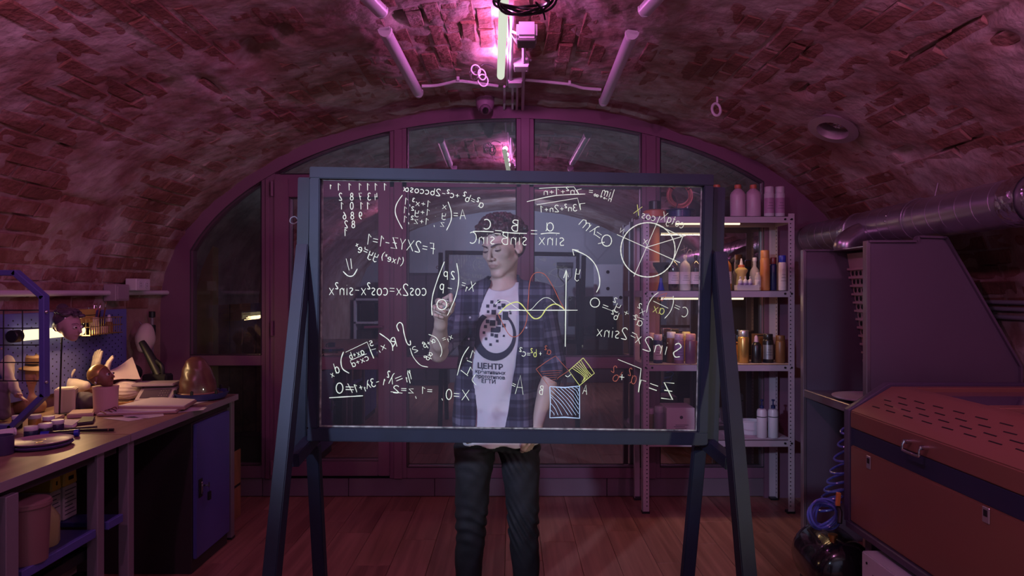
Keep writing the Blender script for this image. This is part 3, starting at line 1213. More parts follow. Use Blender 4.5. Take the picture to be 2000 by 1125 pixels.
i.done(ink_white, 'mirrored integral with a root fraction')
i = Ink().text('η_1', 806, 740, 793, 743, 18, 1.5).text('=', 792, 744, 774, 752, 20, 1.5).text('λ^2_1', 768, 751, 748, 747, 22, 1.6)
i.text('-3λ_1+1', 744, 751, 694, 767, 16, 1.6).text('≠0', 694, 768, 654, 768, 20, 1.8).stroke([(643, 777), (675, 775), (709, 773)], 1.8)
i.done(ink_white, 'mirrored quadratic line, underlined')
Ink().text('=1', 846, 770, 821, 769, 14, 1.4).text(',', 815, 775, 809, 776, 16, 1.4).text('z=2', 810, 768, 766, 767, 14, 1.5).stroke([(786, 768), (763, 765)], 1.3).done(ink_white, 'mirrored short equation: equals one, z equals two')
Ink().text('X=0', 918, 782, 869, 780, 20, 1.6).text(',', 866, 779, 861, 780, 14, 1.4).done(ink_white, 'mirrored X equals zero')
i = Ink().stroke([(916, 677), (903, 698), (893, 733)], 1.5).text('1', 926, 702, 914, 698, 16, 1.4).text('1', 920, 735, 908, 729, 16, 1.4)
i.stroke([(912, 704), (922, 708)], 1.3).stroke([(900, 723), (914, 734)], 1.4).stroke([(929, 731), (922, 742), (930, 752)], 1.1)
i.done(ink_white, 'tall bracket with two slanted ones')
Ink().text('A', 1024, 771, 1003, 769, 37, 1.2).text('=', 1006, 760, 996, 756, 14, 1.3).done(ink_white, 'large thin mirrored A with equals sign')
i = Ink().text('a', 1083, 451, 1064, 451, 26, 1.6).stroke([(1056, 457), (1074, 455), (1093, 456)], 1.6).text('sinx', 1104, 480, 1050, 478, 24, 1.5)
i.text('=', 1052, 466, 1034, 466, 26, 1.4)
i.text('B', 1014, 452, 997, 451, 22, 1.6).stroke([(980, 453), (1000, 455), (1029, 456)], 1.7).text('sinB', 1031, 479, 978, 477, 24, 1.5)
i.stroke([(967, 450), (980, 451)], 1.6).stroke([(966, 456), (978, 457)], 1.6)
i.text('C', 960, 448, 941, 447, 19, 1.7).stroke([(924, 452), (945, 452), (964, 453)], 1.7).text('sinC', 968, 477, 914, 475, 22, 1.5)
i.done(ink_white, 'mirrored law of sines across the forehead')
i = Ink().text('lim', 1197, 388, 1172, 380, 18, 1.5).text('n→+∞', 1194, 395, 1158, 383, 11, 1.3).text('=', 1159, 381, 1148, 380, 14, 1.3)
i.stroke([(1136, 369), (1127, 371), (1130, 379), (1121, 365), (1085, 366), (1053, 368)], 1.4, smooth=False).text('n^2+1+n', 1124, 379, 1060, 381, 13, 1.4)
i.stroke([(1143, 379), (1085, 382), (1029, 394)], 1.5).stroke([(1143, 397), (1133, 398), (1134, 410), (1128, 387), (1048, 400)], 1.4, smooth=False)
i.text('3n^2+2n+1', 1128, 412, 1054, 415, 13, 1.4)
i.done(ink_white, 'mirrored limit of a root fraction')
i = Ink().stroke(A_(1185, 470, 9.5, 11, 90, 460, 12), 1.6).stroke([(1168, 476), (1181, 473)], 1.6).stroke([(1162, 458), (1172, 465)], 1.5).stroke([(1166, 453), (1175, 459)], 1.5)
i.text('λ', 1162, 460, 1150, 452, 19, 1.6).text('m', 1147, 453, 1127, 436, 26, 1.7)
i.done(ink_white, 'mirrored Q equals lambda m, falling to the corner')
i = Ink().stroke(A_(1265.5, 488, 53, 53, 0, 360, 40), 1.9)
i.stroke([(1205, 458), (1328, 513)], 1.8, smooth=False).stroke([(1289, 422), (1238, 540)], 1.2, smooth=False).stroke([(1263, 483), (1342, 459)], 1.6, smooth=False)
i.stroke([(1281, 438), (1334, 463)], 1.8, smooth=False).stroke([(1333, 463), (1316, 506)], 1.5, smooth=False)
i.text('N', 1219, 457, 1208, 454, 10, 1.2).text('x', 1265, 478, 1254, 476, 16, 1.2)
i.done(ink_white, 'large circle crossed by three lines')
Ink().text('cos', 1280, 432, 1251, 425, 14, 1.2).text('cotgX', 1334, 447, 1288, 429, 18, 1.2).done(ink_white, 'mirrored trigonometric words round the circle')
Ink().text('X', 1249, 422, 1235, 416, 19, 1.4).done(ink_yellow, 'yellow mirrored letter over the circle')
Ink().text('tgx', 1356, 506, 1328, 488, 19, 0.9).done(mat('faint_marker', (0.28, 0.20, 0.17), 0.8, emit=(0.3, 0.2, 0.18), estr=0.15), 'faint mirrored tangent beside the circle')
Ink().stroke([(1165, 571), (1171, 557), (1170, 538), (1162, 516), (1145, 499), (1118, 487)], 1.8).stroke([(1130, 489), (1118, 487), (1121, 499)], 1.7, smooth=False).done(ink_white, 'curved arrow pointing up')
i = Ink().stroke([(1106, 529), (1105, 600), (1104, 677)], 1.8).stroke([(1101, 543), (1106, 527), (1110, 541)], 1.8, smooth=False).text('y', 1133, 541, 1121, 539, 24, 1.5)
i.stroke([(1128, 606), (1060, 606), (975, 606)], 1.6)
i.done(ink_white, 'upright axis arrow and level axis')
Ink().stroke([(974, 613), (990, 597), (1008, 590), (1019, 595), (1031, 610), (1043, 622), (1056, 619), (1068, 602), (1082, 594), (1093, 597), (1103, 605)], 2.1).done(ink_yellow, 'thick yellow wave')
Ink().stroke([(972, 612), (980, 628), (993, 652), (1005, 658), (1018, 650), (1028, 628), (1032, 585), (1034, 555), (1040, 538), (1050, 532), (1065, 537), (1080, 560), (1092, 585), (1103, 605)], 1.3).done(ink_orange, 'tall orange wave')
Ink().stroke([(967, 595), (976, 587), (990, 588), (1003, 597), (1018, 606), (1036, 605), (1050, 591), (1062, 582), (1074, 583), (1086, 593), (1103, 605)], 0.9).done(ink_white, 'thin pale wave')
i = Ink().stroke(A_(1162, 591, 9, 9, 90, 450, 12), 1.5).text('=', 1187, 610, 1172, 605, 18, 1.4)
i.text('y^2', 1211, 606, 1192, 597, 17, 1.1).stroke([(1185, 603), (1206, 611)], 1.0).text('b^2', 1206, 626, 1190, 620, 15, 1.1).text('+', 1227, 620, 1214, 614, 16, 1.1)
i.text('x^2', 1258, 617, 1240, 608, 17, 1.1).stroke([(1236, 616), (1258, 624)], 1.0).text('a^2', 1254, 638, 1234, 632, 17, 1.1)
i.done(ink_white, 'mirrored ellipse equation over the white panel')
i = Ink().text('S', 1330, 700, 1310, 696, 28, 1.8).text('in2', 1304, 694, 1252, 682, 27, 1.4).text('x', 1252, 672, 1238, 669, 24, 1.3).text('=', 1240, 669, 1226, 663, 26, 1.4)
i.text('2sinx', 1226, 663, 1163, 656, 22, 1.4)
i.done(ink_white, 'mirrored sine of two x, growing towards the frame')
i = Ink().text('C', 1344, 620, 1328, 618, 19, 1.2).text('=', 1327, 611, 1312, 605, 18, 1.2).stroke([(1315, 578), (1315, 592), (1309, 609), (1298, 622)], 1.2).stroke([(1286, 571), (1275, 580), (1266, 595), (1263, 611)], 1.2)
i.stroke([(1276, 588), (1305, 602)], 1.2)
i.done(ink_white, 'mirrored bracket with a fraction bar')
Ink().text('ax', 1297, 615, 1273, 609, 19, 1.2).done(ink_yellow, 'yellow letters under the fraction bar')
Ink().stroke([(1303, 572), (1288, 577), (1284, 584), (1293, 588), (1303, 572)], 1.1, smooth=False).done(ink_orange, 'small orange triangle')
Ink().text('a^2', 1076, 693, 1061, 690, 14, 1.3).done(ink_orange, 'orange a squared')
Ink().text('+', 1059, 696, 1052, 696, 13, 1.2).text('=', 1037, 698, 1028, 698, 13, 1.2).text('c^2', 1027, 697, 1011, 693, 14, 1.2).done(ink_white, 'white plus, equals and c squared')
Ink().text('b^2', 1049, 697, 1036, 697, 15, 1.3).done(ink_yellow, 'yellow b squared')
i = Ink().text('Z', 1318, 781, 1288, 778, 32, 2.2).text('=', 1283, 775, 1260, 768, 34, 1.9).stroke([(1262, 745), (1252, 742), (1247, 766), (1252, 720), (1207, 702)], 1.5, smooth=False)
i.text('+', 1221, 746, 1207, 745, 22, 1.5)
i.done(ink_white, 'mirrored Z equals a root')
Ink().text('a^2', 1242, 751, 1222, 746, 26, 1.3).text('b^2', 1205, 748, 1185, 735, 24, 1.3).done(ink_orange, 'orange a squared and b squared under the root')
i = Ink().stroke([(1074, 755), (1103, 757), (1132, 754), (1132, 786), (1132, 817), (1103, 815), (1074, 816), (1075, 785), (1074, 755)], 2.0, smooth=False)
for k in range(9):
    x = 1076 + k * 7.5 - 12
    a, c = (x, 757), (x + 46, 811)
    if x < 1076:
        a = (1076, 757 + (1076 - x) * 1.17)
    if c[0] > 1130:
        c = (1130, 811 - (c[0] - 1130) * 1.17)
    i.stroke([a, ((a[0] + c[0]) / 2 + 2, (a[1] + c[1]) / 2 - 2), c], 1.0)
for k in range(3):
    i.stroke([(1076, 775 + k * 13), (1086 - k * 2, 788 + k * 10), (1098 - 8 * k, 811)], 1.0)
i.done(ink_blue, 'pale blue hatched square')
i = Ink().stroke([(1139, 699), (1150, 713), (1161, 729), (1146, 741), (1132, 753), (1121, 738), (1111, 724), (1139, 699)], 1.4, smooth=False)
for k in range(6):
    t = (k + 0.7) / 6.4
    a = (1139 + (1161 - 1139) * t, 699 + (729 - 699) * t)
    c = (1111 + (1132 - 1111) * t, 724 + (753 - 724) * t)
    a2 = (a[0] * .0 + 1139 * (1 - t) + 1161 * t - 3, 699 * (1 - t) + 729 * t + 1)
    i.stroke([(1137 - 22 * t, 702 + 19 * t), (1148 - 9 * t, 722 + 15 * t), (1158 - 24 * t, 731 + 17 * t)], 1.1)
i.done(ink_yellow, 'yellow hatched tilted square')
i = Ink().stroke([(1085, 695), (1066, 707), (1047, 721), (1060, 738), (1072, 755)], 1.1, smooth=False).stroke([(1085, 695), (1098, 710), (1111, 724), (1091, 737), (1088, 741)], 1.0, smooth=False)
for k in range(6):
    i.stroke([(1056 + k * 3, 726 + k * 4), (1080, 724 + k * 4.4), (1098 - k * 3, 724 + k * 4)], 0.6)
i.done(ink_orange, 'thin orange tilted square')
Ink().text('A', 1147, 771, 1136, 769, 18, 1.3).text('B', 1061, 771, 1052, 770, 17, 1.3).stroke([(1104, 733), (1109, 736), (1115, 731)], 1.2).done(ink_white, 'mirrored A and B at the corners of the blue square')
# ------------------------------------------------------------------ implicit surfaces -> one continuous mesh
class Field:
    def __init__(self, lo, hi, h):
        self.lo, self.h = np.array(lo, float), h
        self.n = np.ceil((np.array(hi) - self.lo) / h).astype(int) + 1
        self.f = np.full(self.n, 0.06, dtype=np.float32)
        self.ax = [self.lo[i] + h * np.arange(self.n[i]) for i in range(3)]

    def _win(self, lo, hi, pad):
        a = np.maximum(0, np.floor((np.array(lo) - pad - self.lo) / self.h).astype(int))
        b = np.minimum(self.n, np.ceil((np.array(hi) + pad - self.lo) / self.h).astype(int) + 1)
        if np.any(b <= a):
            return None
        sl = tuple(slice(a[i], b[i]) for i in range(3))
        X, Y, Z = np.meshgrid(self.ax[0][sl[0]], self.ax[1][sl[1]], self.ax[2][sl[2]], indexing='ij')
        return sl, X, Y, Z

    def put(self, sl, d, k, op):
        a = self.f[sl]
        if op == 'add':
            if k > 0:
                h = np.clip(0.5 + 0.5 * (a - d) / k, 0, 1)
                self.f[sl] = (a * (1 - h) + d * h) - k * h * (1 - h)
            else:
                self.f[sl] = np.minimum(a, d)
        elif op == 'sub':
            if k > 0:
                h = np.clip(0.5 - 0.5 * (a + d) / k, 0, 1)
                self.f[sl] = (a * (1 - h) - d * h) + k * h * (1 - h)
            else:
                self.f[sl] = np.maximum(a, -d)

    def cap(self, a, b, ra, rb=None, k=0.01, op='add', sc=None):
        """tapered capsule; sc flattens it: (axis vector, factor)"""
        rb = ra if rb is None else rb
        a, b = np.array(a, float), np.array(b, float)
        R = max(ra, rb)
        w = self._win(np.minimum(a, b) - R, np.maximum(a, b) + R, k + 3 * self.h + 0.012)
        if w is None:
            return self
        sl, X, Y, Z = w
        d = b - a
        L2 = max(d @ d, 1e-9)
        px, py, pz = X - a[0], Y - a[1], Z - a[2]
        t = np.clip((px * d[0] + py * d[1] + pz * d[2]) / L2, 0, 1)
        qx, qy, qz = px - t * d[0], py - t * d[1], pz - t * d[2]
        if sc is not None:
            n = np.array(sc[0], float)
            n /= np.linalg.norm(n)
            dn = qx * n[0] + qy * n[1] + qz * n[2]
            e = (1 / sc[1] - 1) * dn
            qx, qy, qz = qx + e * n[0], qy + e * n[1], qz + e * n[2]
        r = ra + (rb - ra) * t
        q = np.sqrt(qx * qx + qy * qy + qz * qz) - r
        self.put(sl, q.astype(np.float32), k, op)
        return self

    def ell(self, c, r, R=None, k=0.01, op='add'):
        c, r = np.array(c, float), np.array(r, float)
        m = r.max()
        w = self._win(c - m, c + m, k + 3 * self.h + 0.012)
        if w is None:
            return self
        sl, X, Y, Z = w
        X, Y, Z = X - c[0], Y - c[1], Z - c[2]
        if R is not None:
            R = np.array(R)           # columns are the ellipsoid's axes
            X, Y, Z = (R[0, 0] * X + R[1, 0] * Y + R[2, 0] * Z, R[0, 1] * X + R[1, 1] * Y + R[2, 1] * Z, R[0, 2] * X + R[1, 2] * Y + R[2, 2] * Z)
        g = np.sqrt((X / r[0]) ** 2 + (Y / r[1]) ** 2 + (Z / r[2]) ** 2)
        g2 = np.sqrt((X / r[0] ** 2) ** 2 + (Y / r[1] ** 2) ** 2 + (Z / r[2] ** 2) ** 2)
        d = g * (g - 1) / np.maximum(g2, 1e-6)
        self.put(sl, d.astype(np.float32), k, op)
        return self

    def stack(self, rows, k=0.01, op='add', p=2.3):
        """rows: (z, cx, cy, rx, ry): a trunk of superelliptic sections"""
        rows = sorted(rows)
        zs = [r[0] for r in rows]
        A = np.array(rows)
        lo = (min(A[:, 1] - A[:, 3]), min(A[:, 2] - A[:, 4]), zs[0])
        hi = (max(A[:, 1] + A[:, 3]), max(A[:, 2] + A[:, 4]), zs[-1])
        sl, X, Y, Z = self._win(lo, hi, k + 3 * self.h + 0.012)
        zz = np.clip(Z, zs[0], zs[-1])
        cx, cy, rx, ry = (np.interp(zz, zs, A[:, i]) for i in (1, 2, 3, 4))
        g = ((np.abs(X - cx) / rx) ** p + (np.abs(Y - cy) / ry) ** p) ** (1 / p)
        d = (g - 1) * np.minimum(rx, ry)
        ez = np.maximum(zs[0] - Z, Z - zs[-1])
        d = np.maximum(d, ez)
        self.put(sl, d.astype(np.float32), k, op)
        return self

    def box(self, c, s, R=None, op='sub', k=0.004):
        c, s = np.array(c, float), np.array(s, float) / 2
        m = np.linalg.norm(s)
        w = self._win(c - m, c + m, k + 3 * self.h)
        if w is None:
            return self
        sl, X, Y, Z = w
        X, Y, Z = X - c[0], Y - c[1], Z - c[2]
        if R is not None:
            R = np.array(R)
            X, Y, Z = (R[0, 0] * X + R[1, 0] * Y + R[2, 0] * Z, R[0, 1] * X + R[1, 1] * Y + R[2, 1] * Z, R[0, 2] * X + R[1, 2] * Y + R[2, 2] * Z)
        d = np.maximum(np.maximum(np.abs(X) - s[0], np.abs(Y) - s[1]), np.abs(Z) - s[2])
        self.put(sl, d.astype(np.float32), k, op)
        return self

    def mesh(self):
        """surface nets"""
        f = self.f
        s = f < 0
        n = f.shape
        acc = np.zeros((n[0] - 1, n[1] - 1, n[2] - 1, 3), np.float32)
        cnt = np.zeros((n[0] - 1, n[1] - 1, n[2] - 1), np.float32)
        for axis in range(3):
            o1, o2 = [a for a in range(3) if a != axis]
            for i in (0, 1):
                for j in (0, 1):
                    st = [slice(None)] * 3
                    st[o1] = slice(i, n[o1] - 1 + i)
                    st[o2] = slice(j, n[o2] - 1 + j)
                    a_, b_ = list(st), list(st)
                    a_[axis] = slice(0, n[axis] - 1)
                    b_[axis] = slice(1, n[axis])
                    fa, fb = f[tuple(a_)], f[tuple(b_)]
                    cr = (fa < 0) != (fb < 0)
                    ii = np.nonzero(cr)
                    t = fa[ii] / (fa[ii] - fb[ii])
                    v = np.zeros((len(t), 3), np.float32)
                    v[:, axis] = t
                    v[:, o1] = i
                    v[:, o2] = j
                    acc[ii] += v
                    cnt[ii] += 1
        act = cnt > 0
        idx = np.full(act.shape, -1, np.int64)
        cells = np.nonzero(act)
        idx[cells] = np.arange(len(cells[0]))
        V = np.stack(cells, 1) + acc[cells] / cnt[cells][:, None]
        V = self.lo + V * self.h
        F = []
        for axis in range(3):
            o1, o2 = (axis + 1) % 3, (axis + 2) % 3
            a_ = [slice(1, n[i] - 1) for i in range(3)]
            b_ = list(a_)
            a_[axis] = slice(0, n[axis] - 1)
            b_[axis] = slice(1, n[axis])
            sa, sb = s[tuple(a_)], s[tuple(b_)]
            base = np.array([1, 1, 1])
            base[axis] = 0
            for sel, flip in ((sa & ~sb, False), (~sa & sb, True)):
                c = np.stack(np.nonzero(sel), 1) + base
                if not len(c):
                    continue
                e1, e2 = np.zeros(3, int), np.zeros(3, int)
                e1[o1], e2[o2] = 1, 1
                q = [idx[tuple((c - d).T)] for d in (e1 + e2, e2, 0 * e1, e1)]
                if flip:
                    q = q[::-1]
                F.append(np.stack(q, 1))
        F = np.concatenate(F)
        F = F[(F >= 0).all(1)]
        return V, F


def fnoise(V, sc, seed, amp):
    return np.array([noise.noise(Vector((v[0] * sc[0] + seed, v[1] * sc[1], v[2] * sc[2]))) for v in V], np.float32) * amp


def wave_noise(X, Y, Z, fr, seed):
    """cheap smooth pseudo-noise of crossed sines"""
    r = np.random.RandomState(seed)
    out = 0
    for _ in range(7):
        k = r.normal(size=3) * fr
        out = out + np.sin(k[0] * X + k[1] * Y + k[2] * Z + r.uniform(0, 6.28))
    return out / 3.2


def PV(px, py, d):
    return np.array(P(px, py, d))


# ------------------------------------------------------------------ the man behind the glass
PD = 2.78
person = thing('person', 'man with dark curly hair in a plaid shirt writing on the glass from behind', 'person', (-0.045, PD, 0))
skin_m = mat('skin', (0.50, 0.37, 0.30), 0.55, nscale=14, namt=0.07, bump=0.08, bscale=200)
lip_m = mat('lips', (0.40, 0.24, 0.20), 0.5)
hair_m = mat('dark_hair', (0.045, 0.018, 0.018), 0.38, nscale=60, namt=0.5, bump=0.6, bscale=220, stretch=(1, 1, 0.4))
white_m = mat('eye_white', (0.55, 0.52, 0.50), 0.3)
iris_m = mat('eye_iris', (0.02, 0.012, 0.01), 0.15)

# head frame: x to his left (image right), y to the back, z up
HC = np.array(P(981, 483, PD + 0.015))
yaw, pitch, roll = math.radians(33), math.radians(11), math.radians(-3)
HR = np.array((Matrix.Rotation(-yaw, 3, 'Z') @ Matrix.Rotation(pitch, 3, 'X') @ Matrix.Rotation(roll, 3, 'Y')))


def H(x, y, z):
    return HC + HR @ np.array([x, y, z])


fld = Field((-0.47, 2.33, 0.72), (0.27, 2.98, 1.80), 0.0034)
# skull, face, jaw
fld.ell(H(0, 0.022, 0.042), (0.076, 0.094, 0.080), HR, 0.01)
fld.ell(H(0, -0.022, 0.0), (0.065, 0.067, 0.088), HR, 0.02)
fld.ell(H(0, -0.030, -0.062), (0.050, 0.050, 0.045), HR, 0.025)
fld.ell(H(0, -0.068, -0.101), (0.021, 0.018, 0.016), HR, 0.014)
for sx in (-1, 1):
    fld.cap(H(sx * 0.052, 0.008, -0.050), H(sx * 0.016, -0.062, -0.100), 0.013, 0.013, 0.018)
    fld.ell(H(sx * 0.043, -0.056, -0.022), (0.017, 0.016, 0.015), HR, 0.02)      # cheekbone
    fld.ell(H(sx * 0.029, -0.090, 0.004), (0.018, 0.014, 0.014), HR, 0.010, 'sub')  # socket
    fld.ell(H(sx * 0.030, -0.0745, 0.0), (0.0135, 0.0125, 0.0105), HR, 0.003)       # lidded eye
    fld.cap(H(sx * 0.012, -0.088, 0.021), H(sx * 0.048, -0.074, 0.023), 0.0075, 0.003, 0.012)  # brow
    # ear
    ER = HR @ np.array(Matrix.Rotation(-sx * 0.55, 3, 'Z') @ Matrix.Rotation(0.15, 3, 'X'))
    fld.ell(H(sx * 0.076, 0.008, -0.006), (0.0065, 0.019, 0.029), ER, 0.004)
    fld.ell(H(sx * 0.081, 0.001, -0.004), (0.005, 0.011, 0.018), ER, 0.003, 'sub')
    fld.ell(H(sx * 0.077, 0.002, -0.026), (0.006, 0.008, 0.009), ER, 0.005)
fld.cap(H(0, -0.088, 0.012), H(0, -0.107, -0.030), 0.0058, 0.0085, 0.010)      # nose
fld.ell(H(0, -0.108, -0.034), (0.0085, 0.009, 0.0075), HR, 0.007)
for sx in (-1, 1):
    fld.ell(H(sx * 0.0135, -0.096, -0.037), (0.0068, 0.010, 0.0068), HR, 0.005)
    fld.ell(H(sx * 0.007, -0.102, -0.0455), (0.0035, 0.005, 0.003), HR, 0.002, 'sub')
fld.ell(H(0, -0.080, -0.062), (0.024, 0.014, 0.015), HR, 0.015)
fld.cap(H(-0.020, -0.083, -0.0615), H(0.020, -0.083, -0.0615), 0.004, 0.004, 0.006)
fld.ell(H(0, -0.0915, -0.0600), (0.014, 0.0055, 0.0038), HR, 0.004)
fld.ell(H(0, -0.0895, -0.0705), (0.0135, 0.006, 0.0048), HR, 0.004)
fld.cap(H(-0.023, -0.088, -0.0652), H(0.023, -0.088, -0.0652), 0.0012, 0.0012, 0.003, 'sub')
fld.cap(H(0, -0.10, -0.0652), H(0, -0.094, -0.0652), 0.0018, 0.0012, 0.003, 'sub')
# neck, shoulders, chest (under the shirts)
nb = PV(981, 566, PD + 0.03)
fld.cap(H(0, 0.03, -0.04), nb, 0.045, 0.055, 0.015)
fld.cap(H(0, -0.012, -0.070), nb + (0.0, -0.03, 0.0), 0.022, 0.03, 0.02)
SHL, SHR = PV(919, 594, PD + .01), PV(1054, 588, PD + 0.015)
fld.cap(nb, SHL, 0.045, 0.04, 0.04).cap(nb, SHR, 0.045, 0.04, 0.04)
TC = [(0.84, -0.065, 2.79, 0.145, 0.10), (1.0, -0.055, 2.79, 0.130, 0.088), (1.2, -0.045, 2.79, 0.145, 0.096), (1.36, -0.04, 2.79, 0.13, 0.085)]
fld.stack(TC, 0.03)
# raised arm (image left): elbow low, hand up at the glass
ELL, WRL = PV(856, 690, 2.60), PV(861, 634, 2.455)
fld.cap(SHL, ELL, 0.042, 0.034, 0.014)
fld.cap(ELL, ELL * 0.6 + WRL * 0.4, 0.0335, 0.0345, 0.010).cap(ELL * 0.6 + WRL * 0.4, WRL, 0.0345, 0.0225, 0.012)
fld.ell(ELL + np.array([0.0, 0.018, -0.012]), (0.018, 0.018, 0.016), None, 0.015)
# hanging arm (image right)
ELR, WRR = PV(1081, 712, 2.78), PV(1046, 838, 2.70)
fld.cap(SHR, ELR, 0.046, 0.038, 0.02)
MDR = ELR * 0.6 + WRR * 0.4
fld.cap(ELR, MDR, 0.037, 0.036, 0.015).cap(MDR, WRR, 0.036, 0.024, 0.015, sc=((0.2, 1, 0), 0.85))


def finger(pts, r0, r1, k=0.004):
    for i in range(len(pts) - 1):
        a, b = i / (len(pts) - 1), (i + 1) / (len(pts) - 1)
        fld.cap(pts[i], pts[i + 1], r0 + (r1 - r0) * a, r0 + (r1 - r0) * b, k)


# raised hand: back of the hand to the left and up, fingers curled round the marker, which points at the glass
hd = lambda px, py, d: PV(px, py, d)
fld.cap(WRL, hd(862, 612, 2.435), 0.022, 0.027, 0.012)
fld.ell(hd(860, 608, 2.435), (0.028, 0.024, 0.030), None, 0.012)
for j, (kx, ky, kd, mx, my, md, ex, ey, ed, r) in enumerate([
        (868, 585, 2.415, 880, 577, 2.386, 881, 588, 2.372, 0.0088),      # index, along the marker
        (855, 588, 2.412, 858, 587, 2.378, 873, 597, 2.376, 0.0092),      # middle
        (849, 600, 2.412, 851, 602, 2.378, 868, 609, 2.384, 0.0088),      # ring
        (847, 612, 2.418, 850, 615, 2.390, 864, 620, 2.394, 0.0076)]):    # little
    finger([hd(861 + 0 * j, 606 + 2 * j, 2.44), hd(kx, ky, kd), hd(mx, my, md), hd(ex, ey, ed)], r * 1.12, r * 0.84)
finger([hd(868, 618, 2.44), hd(880, 606, 2.415), hd(884, 594, 2.392), hd(881, 590, 2.380)], 0.0125, 0.0088)
# hanging hand, loosely curled
PR = hd(1040, 856, 2.69)
fld.cap(WRR, PR, 0.022, 0.026, 0.012, sc=((0.3, 1, 0), 0.7))
for j, (dx, dd_, L, r) in enumerate([(-9, -0.022, 1.0, 0.0086), (-3, -0.008, 1.05, 0.009), (3, 0.006, 1.0, 0.0086), (9, 0.020, 0.85, 0.0075)]):
    b0 = hd(1037 + dx * 0.5, 866 + abs(dx) * 0.1, 2.69 + dd_)
    finger([PR, b0, hd(1030 + dx * 0.6, 874 + 4 * L, 2.685 + dd_), hd(1024 + dx * 0.5, 878 + 3 * L, 2.70 + dd_), hd(1026 + dx * 0.5, 872 + 3 * L, 2.715 + dd_)], r * 1.1, r * 0.85)
finger([hd(1040, 848, 2.68), hd(1028, 860, 2.655), hd(1022, 869, 2.65), hd(1020, 877, 2.66)], 0.011, 0.0085)
# hips and legs inside the jeans
fld.stack([(0.835, -0.06, 2.79, 0.13, 0.09), (0.86, -0.062, 2.79, 0.14, 0.095)], 0.03)
V, F = fld.mesh()
body = arr_mesh('body', V, F, skin_m, person)
body.data.materials.append(lip_m)
# lips
FC = V[F].mean(1)
loc = (FC - HC) @ HR
lip = ((np.abs(loc[:, 0]) < 0.023) & (loc[:, 1] < -0.082) & (np.abs(loc[:, 2] + 0.0650) < 0.0078 * np.sqrt(np.clip(1 - (loc[:, 0] / 0.024) ** 2, 0, 1)) + 0.0005))
mi = np.zeros(len(F), np.int32)
mi[lip] = 1
body.data.polygons.foreach_set('material_index', mi)

HRM = Matrix([list(r) for r in HR])
# eyes: mostly lidded, looking down at the glass; brows; marker
for sx in (-1, 1):
    e = MB()
    pts = []
    for k in range(9):
        t = -1 + 2 * k / 8
        ax_ = sx * 0.030 + t * 0.0135
        pts.append((ax_, -0.0745 - 0.0125 * math.sqrt(max(0.0, 1 - (t * 0.99) ** 2 * 0.97)) * 0.97 - 0.0012, -0.0035 - 0.0022 * (1 - t * t)))
    e.tube([H(*p) for p in pts], lambda t: 0.0022 * math.sin(PI * min(max(t, 0.12), 0.9)) + 0.0008, 6)
    eye = e.build('eyelashes', hair_m, person)
    MB().ell(H(sx * 0.0285, -0.0850, -0.0058), (0.0042, 0.0026, 0.0032), HRM, 12, 8).build('eye', iris_m, person)
    MB().ell(H(sx * 0.030, -0.0832, -0.0062), (0.0090, 0.0030, 0.0034), HRM, 12, 8).build('eye_white', white_m, person)
    bpts = [(sx * 0.010, -0.0955, 0.0125), (sx * 0.023, -0.0940, 0.0175), (sx * 0.037, -0.0865, 0.0215), (sx * 0.049, -0.0725, 0.0190)]
    b = MB().tube([H(*p) for p in bpts], lambda t: 0.0033 - 0.0016 * t, 7, smooth=4)
    b.build('eyebrow', hair_m, person)

# hair: a mass of curls over the crown, close at the sides
hf = Field(HC - 0.17, HC + 0.19, 0.0034)
hf.ell(H(-0.006, 0.024, 0.054), (0.086, 0.092, 0.080), HR, 0.01)
rr = random.Random(5)
for k in range(230):
    th = rr.uniform(0, 2 * PI)
    ph = rr.uniform(0.0, 1.0)
    v = np.array([math.cos(th) * math.sqrt(1 - ph * ph), math.sin(th) * math.sqrt(1 - ph * ph), ph])
    if v[1] < -0.3 and v[2] < 0.25:
        continue
    c = H(-0.010 + v[0] * 0.096, 0.016 + v[1] * 0.094, 0.052 + v[2] * 0.084)
    q = [rr.uniform(0.010, 0.020) for _ in range(3)]
    a = Matrix.Rotation(rr.uniform(0, 6), 3, 'Z') @ Matrix.Rotation(rr.uniform(0, 3), 3, 'X')
    hf.ell(c, (q[0] * 1.5, q[1] * 0.75, q[2] * 0.8), np.array(a), 0.0045)
for k in range(34):       # fringe over the forehead
    x = -0.066 + 0.132 * (k % 17) / 16 + rr.uniform(-0.004, 0.004)
    z = 0.068 + rr.uniform(-0.004, 0.022) + 0.010 * math.cos(x * 40)
    c = H(x, -0.086 + 9.0 * x * x + rr.uniform(-0.006, 0.004), z)
    hf.ell(c, (0.010, 0.010, 0.016), np.array(Matrix.Rotation(rr.uniform(-0.8, 0.8), 3, 'Y')) @ HR, 0.004)
for sx in (-1, 1):        # clipped sides in front of and behind the ears
    hf.ell(H(sx * 0.064, -0.002, 0.036), (0.016, 0.034, 0.034), HR, 0.008)
    hf.ell(H(sx * 0.067, -0.010, 0.010), (0.006, 0.008, 0.018), HR, 0.006)
    hf.ell(H(sx * 0.050, 0.062, 0.016), (0.018, 0.030, 0.040), HR, 0.008)
hf.ell(H(0, 0.078, -0.010), (0.060, 0.035, 0.050), HR, 0.01)
sl, X, Y, Z = hf._win(HC - 0.17, HC + 0.19, 0)
hf.f += (0.0022 * wave_noise(X, Y, Z, 200, 3) + 0.0006 * wave_noise(X, Y, Z, 430, 8)).astype(np.float32)
# open the face
hf.ell(H(0, -0.085, -0.030), (0.060, 0.055, 0.092), HR, 0.006, 'sub')
V, F = hf.mesh()
hair = arr_mesh('hair', V, F, hair_m, person)

